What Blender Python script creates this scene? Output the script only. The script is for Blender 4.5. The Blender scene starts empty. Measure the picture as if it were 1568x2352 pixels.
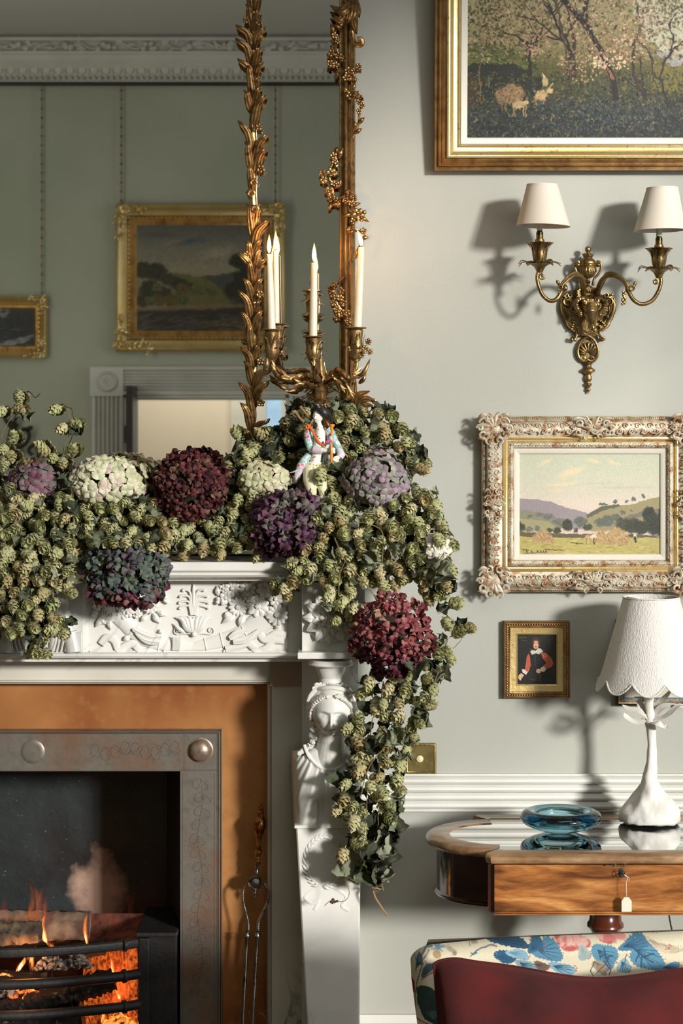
import bpy, bmesh, math, random
import numpy as np
from mathutils import Vector, Matrix, Quaternion
from math import sin, cos, pi, radians

C = bpy.context.scene.collection
SC = bpy.context.scene
F, CX, HY, CAMZ, D = 4700.0, 784.0, 966.0, 1.79, 5.53   # focal in px of a 1568x2352 frame

# ---------------------------------------------------------------- camera
cd = bpy.data.cameras.new('camera'); cam = bpy.data.objects.new('camera', cd); C.objects.link(cam)
cam.location = (0, -D, CAMZ); cam.rotation_euler = (pi/2, 0, 0)
cd.sensor_fit = 'VERTICAL'; cd.sensor_height = 36.0; cd.lens = F/2352*36.0
cd.shift_y = -(1176-HY)/2352; cd.clip_start = 0.05; cd.clip_end = 60
SC.camera = cam
# ---------------------------------------------------------------- world, lights, exposure
w = bpy.data.worlds.new('world'); SC.world = w; w.use_nodes = True
w.node_tree.nodes['Background'].inputs[0].default_value = (0.62, 0.72, 0.85, 1)
w.node_tree.nodes['Background'].inputs[1].default_value = 0.6
def area(name, loc, target, sx, sy, power, col, spread=180):
    l = bpy.data.lights.new(name, 'AREA'); l.shape = 'RECTANGLE'; l.size = sx; l.size_y = sy
    l.energy = power; l.color = col; l.spread = radians(spread)
    o = bpy.data.objects.new(name, l); C.objects.link(o); o.location = loc
    o.rotation_euler = (Vector(target)-Vector(loc)).to_track_quat('-Z', 'Y').to_euler()
    return o
# bright window on the right (throws the shadows to the left), its soft sky light, and two added unseen fill panels
sl_ = bpy.data.lights.new('low_sun', 'SUN'); sl_.energy = 4.4; sl_.color = (1.0, 0.97, 0.93); sl_.angle = radians(6.5)
so_ = bpy.data.objects.new('low_sun', sl_); C.objects.link(so_); so_.location = (6, -8, 4)
so_.rotation_euler = Vector((-0.72, 1.0, -0.26)).to_track_quat('-Z', 'Y').to_euler()
area('sky_daylight', (2.9, -3.4, 1.9), (-0.6, -1.2, 1.2), 2.4, 2.2, 30, (0.97, 0.98, 1.0))
area('ceiling_fill', (1.0, -2.9, 3.9), (0.2, -1.6, 0.6), 2.4, 1.6, 40, (1.0, 0.985, 0.96))  # added fill panel under the closed ceiling, lifts the shadows
area('west_fill', (-2.82, -3.9, 2.2), (-.6, -6.3, 2.1), 1.6, 2.4, 26, (1.0, 0.98, 0.95))  # added fill panel to brighten the opposite wall; west wall has no window
SC.view_settings.view_transform = 'Standard'; SC.view_settings.look = 'None'
SC.view_settings.gamma = 1.0; SC.view_settings.use_curve_mapping = False
SC.view_settings.exposure = 0.12
SC.cycles.max_bounces = 7; SC.cycles.diffuse_bounces = 3; SC.cycles.glossy_bounces = 4
SC.cycles.transmission_bounces = 6; SC.cycles.transparent_max_bounces = 10
SC.cycles.caustics_reflective = False; SC.cycles.caustics_refractive = False
SC.cycles.sample_clamp_indirect = 4.0; SC.cycles.blur_glossy = 0.5

# ---------------------------------------------------------------- helpers
def P(x, y, o=0.0):
    d = D-o
    return Vector(((x-CX)*d/F, -o, CAMZ+(HY-y)*d/F))
def W(px, o=0.0): return px*(D-o)/F
def lin(r, g, b):
    f = lambda c: (c/255/12.92) if c/255 <= 0.04045 else ((c/255+0.055)/1.055)**2.4
    return (f(r), f(g), f(b), 1)
ORG = {}
def thing(name, label, cat, loc=(0, 0, 0), group=None):
    o = bpy.data.objects.new(name, None); C.objects.link(o); o.location = loc
    o.empty_display_size = 0.05
    o['label'] = label; o['category'] = cat
    if group: o['group'] = group
    ORG[o.name] = Vector(loc); return o
def tag(o, label, cat, group=None):
    o['label'] = label; o['category'] = cat
    if group: o['group'] = group
    return o
def org(p): return ORG.get(p.name, Vector((0, 0, 0))) if p else Vector((0, 0, 0))
class MB:
    def __init__(s): s.v = []; s.f = []
    def add(s, vs, fs):
        n = len(s.v); s.v += [tuple(p) for p in vs]; s.f += [tuple(i+n for i in f) for f in fs]
    def box(s, a, b, M=None):
        x0, y0, z0 = a; x1, y1, z1 = b
        vs = [Vector(p) for p in ((x0,y0,z0),(x1,y0,z0),(x1,y1,z0),(x0,y1,z0),(x0,y0,z1),(x1,y0,z1),(x1,y1,z1),(x0,y1,z1))]
        if M is not None: vs = [M@p for p in vs]
        fs = [(0,3,2,1),(4,5,6,7),(0,1,5,4),(1,2,6,5),(2,3,7,6),(3,0,4,7)]
        if (x1-x0)*(y1-y0)*(z1-z0) < 0: fs = [f[::-1] for f in fs]
        s.add(vs, fs)
    def pbox(s, x0, y0, x1, y1, o0, o1):
        """a box facing the room whose front face (offset o1) fills pixel box, back at o0 from the wall"""
        a = P(x0, y1, o1); b = P(x1, y0, o1)
        s.box((a.x, -o1, a.z), (b.x, -o0, b.z))
    def tube(s, pts, r, n=8, cap=True, flat=None):
        pts = [Vector(p) for p in pts]; m = len(pts)
        rs = r if isinstance(r, (list, tuple)) else [r]*m
        base = len(s.v); T = []
        for i in range(m):
            t = pts[min(i+1, m-1)]-pts[max(i-1, 0)]
            T.append(t.normalized() if t.length > 1e-9 else Vector((0, 0, 1)))
        u = T[0].orthogonal().normalized()
        if flat is not None:
            u = (flat - T[0]*flat.dot(T[0])); u = u.normalized() if u.length > 1e-6 else T[0].orthogonal().normalized()
        for i in range(m):
            u = u - T[i]*u.dot(T[i])
            u = u.normalized() if u.length > 1e-6 else T[i].orthogonal().normalized()
            v = T[i].cross(u)
            for k in range(n):
                a = 2*pi*k/n
                q = 0.5 if flat is not None else 1.0
                s.v.append(tuple(pts[i]+(u*cos(a)*q+v*sin(a))*rs[i]))
        for i in range(m-1):
            for k in range(n):
                a = base+i*n+k; b = base+i*n+(k+1) % n
                s.f.append((a, b, b+n, a+n))
        if cap:
            s.f.append(tuple(base+k for k in range(n))[::-1]); s.f.append(tuple(base+(m-1)*n+k for k in range(n)))
    def lathe(s, prof, c, n=24, M=None, lob=0, lobA=0.0, ph=0.0, tw=0.0):
        c = Vector(c); base = len(s.v); m = len(prof)
        for j, (r, z) in enumerate(prof):
            for k in range(n):
                a = 2*pi*k/n
                rr = r*(1+lobA*cos(lob*a+ph+tw*j)) if lob else r
                p = Vector((rr*cos(a), rr*sin(a), z))
                if M is not None: p = M@p
                s.v.append(tuple(c+p))
        for j in range(m-1):
            for k in range(n):
                a = base+j*n+k; b = base+j*n+(k+1) % n
                s.f.append((a, b, b+n, a+n))
        if prof[0][0] > 1e-5: s.f.append(tuple(base+k for k in range(n))[::-1])
        if prof[-1][0] > 1e-5: s.f.append(tuple(base+(m-1)*n+k for k in range(n)))
    def sph(s, c, r, n=10, m=7, M=None):
        if not isinstance(r, (tuple, list, Vector)): r = (r, r, r)
        c = Vector(c); vs = []; fs = []
        def tr(p):
            p = Vector((p[0]*r[0], p[1]*r[1], p[2]*r[2]))
            return c+(M@p if M is not None else p)
        vs.append(tr((0, 0, -1)))
        for j in range(1, m):
            t = -pi/2+pi*j/m
            for k in range(n):
                a = 2*pi*k/n; vs.append(tr((cos(t)*cos(a), cos(t)*sin(a), sin(t))))
        vs.append(tr((0, 0, 1))); L = len(vs)-1
        for k in range(n): fs.append((0, 1+(k+1) % n, 1+k))
        for j in range(m-2):
            for k in range(n):
                a = 1+j*n+k; b = 1+j*n+(k+1) % n; fs.append((a, b, b+n, a+n))
        for k in range(n): fs.append((L, L-n+k, L-n+(k+1) % n))
        s.add(vs, fs)
    def grid(s, rows, close=False):
        base = len(s.v); nr = len(rows); nc = len(rows[0])
        for r in rows: s.v += [tuple(p) for p in r]
        for i in range(nr-1):
            for j in range(nc if close else nc-1):
                a = base+i*nc+j; b = base+i*nc+(j+1) % nc
                s.f.append((a, b, b+nc, a+nc))
    def petal(s, c, d, nrm, L, Wd, T, n=8, m=5):
        """rounded petal (flattened ellipsoid) starting at c, running along d"""
        d = Vector(d).normalized(); nrm = Vector(nrm).normalized(); x = d.cross(nrm).normalized(); nz = x.cross(d)
        M = Matrix((x, nz, d)).transposed()
        s.sph(Vector(c)+d*L*0.5, (Wd*0.5, T*0.5, L*0.5), n, m, M)
    def fin(s, path, wd, T, nrm, ribs=2, n=9, cross=9, cup=0.0):
        """carved leaf along a path: ribbed face, closed back"""
        pts = smooth(path, n); nrm = Vector(nrm).normalized(); rows = []
        m = len(pts)
        for i in range(m):
            t = i/(m-1)
            tg = (pts[min(i+1, m-1)]-pts[max(i-1, 0)]).normalized()
            sd = tg.cross(nrm); sd = sd.normalized() if sd.length > 1e-6 else Vector((1, 0, 0))
            up = sd.cross(tg).normalized()
            ww = wd*min(1, 0.55+1.5*t)*max(0.0, 1-t**2.1)**0.85*0.5+wd*0.02
            row = []
            for j in range(cross):
                q = -1+2*j/(cross-1)
                h = T*((1-q*q)**0.5*0.75+0.25*cos(q*pi*ribs)*(1-q*q))*(0.35+0.65*(1-t))+cup*q*q*T
                row.append(pts[i]+sd*q*ww+up*h)
            for j in range(cross-2, 0, -1):
                q = -1+2*j/(cross-1)
                row.append(pts[i]+sd*q*ww*0.96-up*T*0.15)
            rows.append(row)
        s.grid(rows, True)
        nc = len(rows[0]); b = len(s.v)-m*nc
        s.f.append(tuple(b+k for k in range(nc))[::-1]); s.f.append(tuple(b+(m-1)*nc+k for k in range(nc)))
    def rect(s, x0, z0, x1, z1, prof, y=0.0, sg=-1):
        """mitred frame: prof = [(inset, off)], outer rect in world x/z"""
        rows = []
        for ins, off in prof:
            rows.append([(x0+ins, y+sg*off, z0+ins), (x1-ins, y+sg*off, z0+ins), (x1-ins, y+sg*off, z1-ins), (x0+ins, y+sg*off, z1-ins)])
        s.grid(rows, True)
    def prism(s, poly, y0, y1):
        """polygon in x/z (counterclockwise seen from the room) between y0 (back) and y1 (front, smaller)"""
        n = len(poly); base = len(s.v)
        s.v += [(p[0], y0, p[-1]) for p in poly]+[(p[0], y1, p[-1]) for p in poly]
        for k in range(n): s.f.append((base+k, base+(k+1) % n, base+n+(k+1) % n, base+n+k))
        s.f.append(tuple(base+n+k for k in range(n))); s.f.append(tuple(base+k for k in range(n))[::-1])
    def build(s, name, mat, parent=None, sharp=38, loc=None, bevel=0, label=None, flat=False):
        me = bpy.data.meshes.new(name)
        og = org(parent)
        if loc is None: loc = Vector((0, 0, 0)) if parent else Vector((0, 0, 0))
        loc = Vector(loc)
        sub = og+(loc if parent else loc)
        me.from_pydata([(p[0]-sub.x, p[1]-sub.y, p[2]-sub.z) for p in s.v], [], s.f)
        me.validate()
        if not flat:
            me.polygons.foreach_set('use_smooth', [True]*len(me.polygons))
            me.set_sharp_from_angle(angle=radians(sharp))
        me.materials.append(mat)
        o = bpy.data.objects.new(name, me); C.objects.link(o); o.location = loc
        if parent: o.parent = parent
        ORG[o.name] = sub
        if bevel:
            b = o.modifiers.new('bevel', 'BEVEL'); b.width = bevel; b.segments = 2; b.limit_method = 'ANGLE'
        if label: o['label'] = label
        return o
def smooth(pts, n):
    """Catmull-Rom through pts, n samples"""
    p = [Vector(q) for q in pts]
    if len(p) == 2: return [p[0].lerp(p[1], i/(n-1)) for i in range(n)]
    p = [p[0]*2-p[1]]+p+[p[-1]*2-p[-2]]; m = len(p)-3; out = []
    for i in range(n):
        t = i/(n-1)*m; k = min(int(t), m-1); t -= k
        a, b, c, d = p[k:k+4]
        out.append(0.5*((2*b)+(c-a)*t+(2*a-5*b+4*c-d)*t*t+(3*b-a-3*c+d)*t**3))
    return out
def pp(l, o=None):
    """pixel path -> world points; entries (x,y) with shared offset or (x,y,off)"""
    return [P(q[0], q[1], q[2] if len(q) > 2 else o) for q in l]
def spiral(c, r0, r1, a0, turns, n=22, nrm='y'):
    out = []
    for i in range(n):
        t = i/(n-1); r = r0+(r1-r0)*t; a = a0+turns*2*pi*t
        out.append(Vector((c[0]+r*cos(a), c[1], c[2]+r*sin(a))))
    return out
def struct(o): o['kind'] = 'structure'; return o
FRONT = Vector((0, -1, 0))

# ---------------------------------------------------------------- materials
def mat(name, col, rough=0.5, metal=0.0, noise=None, bump=None, spec=None, emit=None, coat=0, sheen=0, sss=0, trans=0, ior=None, alpha=None):
    """noise=(scale, colour2, contrast_lo, contrast_hi, detail); bump=(scale, strength, detail)"""
    m = bpy.data.materials.new(name); m.use_nodes = True; nt = m.node_tree; N = nt.nodes; L = nt.links
    b = N['Principled BSDF']; b.inputs['Base Color'].default_value = col
    b.inputs['Roughness'].default_value = rough; b.inputs['Metallic'].default_value = metal
    if spec is not None: b.inputs['Specular IOR Level'].default_value = spec
    if coat: b.inputs['Coat Weight'].default_value = coat; b.inputs['Coat Roughness'].default_value = 0.12
    if sheen: b.inputs['Sheen Weight'].default_value = sheen
    if sss:
        b.inputs['Subsurface Weight'].default_value = sss; b.inputs['Subsurface Radius'].default_value = (0.01, 0.008, 0.006)
        b.inputs['Subsurface Scale'].default_value = 1.0
    if trans: b.inputs['Transmission Weight'].default_value = trans
    if ior: b.inputs['IOR'].default_value = ior
    if emit: b.inputs['Emission Color'].default_value = emit[0]; b.inputs['Emission Strength'].default_value = emit[1]
    if noise or bump:
        tc = N.new('ShaderNodeTexCoord'); mp = N.new('ShaderNodeMapping'); L.new(tc.outputs['Object'], mp.inputs[0])
        m['map'] = 1
    if noise:
        lst = noise if isinstance(noise, list) else [noise]; prev = None
        for (sc, c2, lo, hi, det) in lst:
            t = N.new('ShaderNodeTexNoise'); t.inputs['Scale'].default_value = sc; t.inputs['Detail'].default_value = det
            L.new(mp.outputs[0], t.inputs[0])
            r = N.new('ShaderNodeMapRange'); r.inputs[1].default_value = lo; r.inputs[2].default_value = hi
            L.new(t.outputs[0], r.inputs[0])
            x = N.new('ShaderNodeMix'); x.data_type = 'RGBA'; L.new(r.outputs[0], x.inputs[0])
            if prev is None: x.inputs[6].default_value = col
            else: L.new(prev, x.inputs[6])
            x.inputs[7].default_value = c2; prev = x.outputs[2]
        L.new(prev, b.inputs['Base Color'])
    if bump:
        t = N.new('ShaderNodeTexNoise'); t.inputs['Scale'].default_value = bump[0]; t.inputs['Detail'].default_value = bump[2] if len(bump) > 2 else 4
        L.new(mp.outputs[0], t.inputs[0]); bp = N.new('ShaderNodeBump'); bp.inputs['Strength'].default_value = bump[1]; bp.inputs['Distance'].default_value = 0.004
        L.new(t.outputs[0], bp.inputs['Height']); L.new(bp.outputs[0], b.inputs['Normal'])
    return m
def nodes(m): return m.node_tree.nodes, m.node_tree.links, m.node_tree.nodes['Principled BSDF']

M = {}
M['wall'] = mat('wall_paint', lin(173, 173, 163), 0.75, noise=(1.3, lin(168, 168, 157), .3, .7, 3), bump=(160, .12, 3))
M['rearwall'] = mat('rear_wall_paint', lin(190, 194, 175), 0.8, noise=(1.5, lin(178, 183, 163), .3, .7, 3))
M['ceil'] = mat('ceiling_paint', lin(205, 204, 196), 0.85, bump=(40, .1, 3))
M['trimw'] = mat('white_trim_paint', lin(218, 217, 208), 0.45, noise=(6, lin(205, 204, 194), .4, .75, 4), bump=(60, .08, 3))
M['floor'] = mat('oak_floor', lin(120, 86, 58), 0.5, noise=(9, lin(88, 60, 38), .3, .7, 6))
M['marble'] = mat('white_marble', lin(224, 222, 214), 0.28, noise=[(3.2, lin(206, 204, 195), .35, .75, 5), (14, lin(212, 210, 200), .5, .8, 4)], bump=(90, .05, 3))
def veins(m, scale, col, width=0.018, amt=0.75):
    N, L, b = nodes(m); src = b.inputs['Base Color'].links[0].from_socket
    mp = [n for n in N if n.type == 'MAPPING'][0]
    t = N.new('ShaderNodeTexNoise'); t.inputs['Scale'].default_value = scale; t.inputs['Detail'].default_value = 7; t.inputs['Distortion'].default_value = 1.2
    L.new(mp.outputs[0], t.inputs[0])
    s = N.new('ShaderNodeMath'); s.operation = 'SUBTRACT'; L.new(t.outputs[0], s.inputs[0]); s.inputs[1].default_value = 0.5
    a = N.new('ShaderNodeMath'); a.operation = 'ABSOLUTE'; L.new(s.outputs[0], a.inputs[0])
    r = N.new('ShaderNodeMapRange'); r.inputs[1].default_value = 0; r.inputs[2].default_value = width; r.inputs[3].default_value = amt; r.inputs[4].default_value = 0
    L.new(a.outputs[0], r.inputs[0])
    t2 = N.new('ShaderNodeTexNoise'); t2.inputs['Scale'].default_value = scale*.8; L.new(mp.outputs[0], t2.inputs[0])
    r2 = N.new('ShaderNodeMapRange'); r2.inputs[1].default_value = .5; r2.inputs[2].default_value = .68; L.new(t2.outputs[0], r2.inputs[0])
    mu = N.new('ShaderNodeMath'); mu.operation = 'MULTIPLY'; L.new(r.outputs[0], mu.inputs[0]); L.new(r2.outputs[0], mu.inputs[1])
    x = N.new('ShaderNodeMix'); x.data_type = 'RGBA'; L.new(mu.outputs[0], x.inputs[0]); L.new(src, x.inputs[6]); x.inputs[7].default_value = col
    L.new(x.outputs[2], b.inputs['Base Color'])
veins(M['marble'], 2.6, lin(140, 138, 130))
M['marble_vein'] = mat('veined_marble', lin(214, 212, 205), 0.3, noise=[(5, lin(190, 188, 182), .35, .75, 6)])
veins(M['marble_vein'], 7, lin(96, 94, 92), .03, .9)
M['slip'] = mat('ivory_marble_slip', lin(208, 204, 190), 0.3, noise=[(4, lin(190, 186, 170), .35, .75, 6)]); veins(M['slip'], 2.2, lin(110, 105, 95), .012, .8)
M['marble_brown'] = mat('brown_marble', lin(172, 150, 124), 0.32, noise=[(8, lin(150, 128, 102), .35, .75, 6)])
M['gilt'] = mat('antique_gilding', lin(172, 138, 88), 0.36, 0.85, noise=[(14, lin(140, 104, 64), .35, .7, 5), (60, lin(92, 66, 42), .50, .72, 3)], bump=(120, .25, 4))
M['gilt_dark'] = mat('worn_bronze_gilding', lin(158, 128, 84), 0.4, 0.85, noise=[(30, lin(90, 62, 38), .45, .7, 5)], bump=(150, .3, 4))
M['gilt_line'] = mat('gilded_cross_lined_wood', lin(190, 150, 88), 0.33, 0.85, noise=[(18, lin(140, 96, 50), .4, .7, 5)], bump=(200, .2, 4))
M['brassold'] = mat('old_brass', lin(142, 118, 76), 0.38, 0.9, noise=[(26, lin(104, 82, 50), .45, .7, 5)], bump=(180, .2, 4))
M['goldleaf'] = mat('gold_leaf_frame', lin(214, 186, 122), 0.36, 0.75, noise=[(7, lin(226, 204, 150), .4, .7, 4), (70, lin(150, 104, 60), .6, .78, 4)], bump=(100, .15, 4))
M['goldbrown'] = mat('rubbed_gold_bole', lin(164, 128, 78), 0.45, 0.6, noise=[(30, lin(120, 84, 50), .4, .7, 5)], bump=(100, .2, 4))
M['cream'] = mat('cream_liner', lin(226, 220, 204), 0.7, bump=(300, .1, 2))
M['linen'] = mat('linen_liner', lin(206, 200, 184), 0.85, bump=(500, .3, 2))
M['pickled'] = mat('pickled_gesso', lin(186, 174, 150), 0.5, 0.15, noise=[(60, lin(142, 102, 62), .46, .62, 5), (20, lin(200, 192, 174), .5, .75, 4)], bump=(140, .3, 4))
M['iron'] = mat('cast_iron', lin(40, 39, 37), 0.55, 0.3, noise=[(20, lin(52, 48, 44), .4, .7, 5)], bump=(90, .3, 4))
M['steel'] = mat('engraved_steel', lin(128, 122, 112), 0.42, 0.55, noise=[(6, lin(132, 98, 76), .46, .68, 6), (40, lin(110, 104, 95), .5, .8, 5)], bump=(70, .15, 5))
M['copper'] = mat('tarnished_brass_panel', lin(190, 132, 78), 0.42, 0.35, noise=[(2.4, lin(150, 88, 46), .42, .66, 4), (30, lin(170, 118, 66), .5, .75, 5)], bump=(30, .1, 5))
M['polish'] = mat('polished_steel', lin(170, 168, 162), 0.22, 1.0, noise=[(60, lin(90, 84, 74), .5, .7, 4)])
M['black'] = mat('black_paint', lin(22, 20, 18), 0.5)
# ================================================================ room shell
RY = -6.3                       # face of the opposite wall (seen only in the mirror)
def R(x, y, o=0.0):             # point near the opposite wall whose mirror image falls at photo pixel (x, y)
    d = (D-0.03)+(-0.03-RY-o)-0.0
    return Vector(((x-CX)*d/F, RY+o, CAMZ+(HY-y)*d/F))
RW = 11.77/F
XL, XR, ZC = -2.9, 3.0, 3.99
FLZ = 0.0
def walls():
    # main wall with the chimney opening
    fx0, fx1, fz = P(-672, 0).x, P(612, 0).x, P(0, 1566).z
    m = MB()
    m.box((XL, 0, 0), (fx0, .5, ZC)); m.box((fx1, 0, 0), (XR, .5, ZC)); m.box((fx0, 0, fz), (fx1, .5, ZC))
    struct(m.build('wall_north', M['wall'], flat=True))
    m = MB(); m.box((XL-.2, RY, 0), (XL, .5, ZC)); struct(m.build('wall_west', M['rearwall'], flat=True))
    m = MB()                    # wall with the tall window the daylight comes from
    wy0, wy1, wz0, wz1 = -6.22, -1.6, 0.3, 3.85
    m.box((XR, RY, 0), (XR+.2, wy0, ZC)); m.box((XR, wy1, 0), (XR+.2, .5, ZC)); m.box((XR, wy0, 0), (XR+.2, wy1, wz0)); m.box((XR, wy0, wz1), (XR+.2, wy1, ZC))
    struct(m.build('wall_east', M['wall'], flat=True))
    f = MB()
    f.box((XR+.02, wy0, wz0), (XR+.12, wy0+.07, wz1)); f.box((XR+.02, wy1-.07, wz0), (XR+.12, wy1, wz1)); f.box((XR+.02, wy0, wz0), (XR+.12, wy1, wz0+.08)); f.box((XR+.02, wy0, wz1-.07), (XR+.12, wy1, wz1))
    for k in range(1, 4): y = wy0+(wy1-wy0)*k/4; f.box((XR+.04, y-.015, wz0), (XR+.1, y+.015, wz1))
    for k in range(1, 4): z = wz0+(wz1-wz0)*k/4; f.box((XR+.04, wy0, z-.012), (XR+.1, wy1, z+.012))
    struct(f.build('window_1', M['trimw'], flat=True))
    # rear wall with door opening
    o0, o1, ot = R(288, 0).x, R(660, 0).x, R(0, 918).z
    m = MB()
    m.box((XL, RY-.25, 0), (o0, RY, ZC)); m.box((o1, RY-.25, 0), (XR, RY, ZC)); m.box((o0, RY-.25, ot), (o1, RY, ZC))
    struct(m.build('wall_south', M['rearwall'], flat=True))
    m = MB(); m.box((XL-.2, RY-2.2, -.1), (XR+.2, .5, 0))
    struct(m.build('floor', M['floor'], flat=True))
    m = MB(); m.box((XL-.2, RY-.3, ZC), (XR+.2, .5, ZC+.1)); struct(m.build('ceiling', M['ceil'], flat=True))
    # lobby behind the doorway
    lob = mat('warm_cream_lobby_paint', lin(226, 214, 196), 0.85)
    m = MB(); y1 = RY-1.5
    wx0, wx1 = R(597, 0).x-.02, R(597, 0).x+.46
    m.box((XL, y1-.1, 0), (wx0, y1, 3.0)); m.box((wx1, y1-.1, 0), (1.2, y1, 3.0)); m.box((wx0, y1-.1, 0), (wx1, y1, .8)); m.box((wx0, y1-.1, 2.35), (wx1, y1, 3.0))
    struct(m.build('wall_lobby', lob, flat=True))
    m = MB(); m.box((XL, y1, 2.9), (1.2, RY-.25, 3.0)); m.box((XL, y1, 0), (XL+.1, RY-.25, 3)); m.box((1.1, y1, 0), (1.2, RY-.25, 3))
    struct(m.build('ceiling_lobby', lob, flat=True))
    # lobby window: white frame with bluish daylight glass
    m = MB()
    m.box((wx0-.09, y1, .72), (wx0, y1+.05, 2.42)); m.box((wx1, y1, .72), (wx1+.07, y1+.05, 2.42)); m.box((wx0-.09, y1, 2.35), (wx1+.07, y1+.05, 2.43)); m.box((wx0-.09, y1, .7), (wx1+.07, y1+.07, .8))
    m.box((wx0+.10, y1-.06, .8), (wx0+.135, y1-.02, 2.35)); m.box((wx0, y1-.06, 1.52), (wx1, y1-.02, 1.55)); m.box((wx0+.3, y1-.06, .8), (wx0+.33, y1-.02, 2.35))
    wf = struct(m.build('window_2', M['trimw'], flat=True))
    sk = mat('daylight_seen_outside', lin(150, 178, 205), 0.9, emit=(lin(150, 178, 205), 1.0), noise=(9, lin(110, 140, 160), .45, .6, 4))
    m = MB(); m.box((wx0, y1-.09, .8), (wx1, y1-.08, 2.35)); m.build('pane', sk, wf, flat=True)
    # white pilaster strip of an inner doorway between cream wall and window
    m = MB(); a = R(530, 0).x*1.12; m.box((a, y1, 0), (a+.1, y1+.06, 2.6)); struct(m.build('trim_4', M['trimw'], flat=True))
    area('lobby_daylight', ((o0+o1)/2, RY-.75, 2.75), ((o0+o1)/2, RY-1.5, 1.2), 1.2, .5, 20, (1, .95, .87))
walls()
def along_x(m, prof, x0, x1, y=0.0, sg=-1):
    m.grid([[(x, y+sg*o, z) for (o, z) in prof] for x in (x0, x1)])
    b = len(m.v)-2*len(prof); n = len(prof)
    m.f.append(tuple(b+k for k in range(n))); m.f.append(tuple(b+n+k for k in range(n))[::-1])
# dado rail: reeded white moulding between pilaster and right wall
def dado():
    m = MB(); zt, zb = P(0, 1776).z, P(0, 1862).z; h = zt-zb
    pr = [(0, zt)]
    n = 4; pr += [(.012, zt), (.014, zt-.004)]
    for i in range(n):
        z0 = zt-.006-(h-.012)*i/n; z1 = zt-.006-(h-.012)*(i+1)/n
        base = .018+.012*(n-1-i)/n*0.6
        pr += [(base, z0), (base+.008, z0-(z0-z1)*.25), (base+.010, z0-(z0-z1)*.55), (base+.006, z1+.004), (base-.004, z1+.002)]
    pr += [(.014, zb), (0, zb)]
    along_x(m, pr, P(826, 0).x, XR); struct(m.build('trim_1', M['trimw'], sharp=25))
    m = MB(); zt = P(0, 2328).z
    along_x(m, [(0, zt), (.012, zt), (.018, zt-.01), (.02, zt-.02), (.013, zt-.03), (.024, zt-.04), (.024, 0), (0, 0)], P(826, 0).x, XR)
    struct(m.build('baseboard_north', M['trimw'], sharp=25))
dado()
# opposite room: cornice, picture rail, architrave
def cornice():
    m = MB(); z = lambda y: R(0, y).z
    zb = z(190)
    pr = [(0, zb), (.03, zb), (.03, z(182)), (.045, z(180)), (.05, z(172)), (.085, z(150)), (.095, z(146)), (.10, z(143)), (.105, z(133)), (.12, z(131)), (.125, z(126)), (.10, z(124)), (.10, z(104)), (.13, z(101)), (.135, z(96)), (.10, ZC), (0, ZC)]
    along_x(m, pr, XL, XR, RY, 1)
    root = struct(m.build('trim_2', M['trimw'], sharp=25))
    # beads, leaf-and-dart and swags as repeated modelling on the cornice
    random.seed(3)
    me = {}
    b = MB(); b.petal((0, 0, 0), (0, .25, 1), (0, 1, 0), z(150)-z(176), .052, .03, 8, 5)
    b.petal((.034, .005, 0), (0, .25, 1), (0, 1, 0), (z(150)-z(176))*.55, .016, .016, 6, 4)
    o = b.build('leaf', M['trimw'], root); n = 0
    x = -2.3
    o.location = (x, RY+.055, z(176)); mesh = o.data
    while x < .6:
        x += .068
        q = bpy.data.objects.new('leaf', mesh); C.objects.link(q); q.parent = root; q.location = (x, RY+.055, z(176))
    s = MB()
    x = -2.3
    while x < .6:
        s.sph((x, RY+.05, z(183)), (.011, .02, .014), 6, 4); x += .034
    so = s.build('bead', M['trimw'], root); so['kind'] = 'stuff'
    s = MB(); x = -2.3
    while x < .6:
        for k in range(5):
            s.sph((x+random.uniform(-.05, .05), RY+.115, z(114)+random.uniform(-.018, .018)), random.uniform(.012, .022), 7, 5)
        for k in range(5):
            a = random.uniform(0, 6.28); c = Vector((x+.11+random.uniform(-.07, .07), RY+.11, z(114)+random.uniform(-.015, .015)))
            s.petal(c, (cos(a), .2, sin(a)*.6), (0, 1, 0), .05, .02, .016, 6, 4)
        s.tube([Vector((x+.04+.035*i, RY+.112, z(114)+.02*sin(i*1.3))) for i in range(6)], .007, 5)
        x += .24
    so = s.build('fruit_swag', M['trimw'], root); so['kind'] = 'stuff'
    m = MB(); m.tube([(XL, RY+.03, z(195)), (XR, RY+.03, z(195))], .011, 8)
    struct(m.build('trim_3', mat('dark_picture_rail', lin(50, 46, 38), .5, .6)))
cornice()
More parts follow.
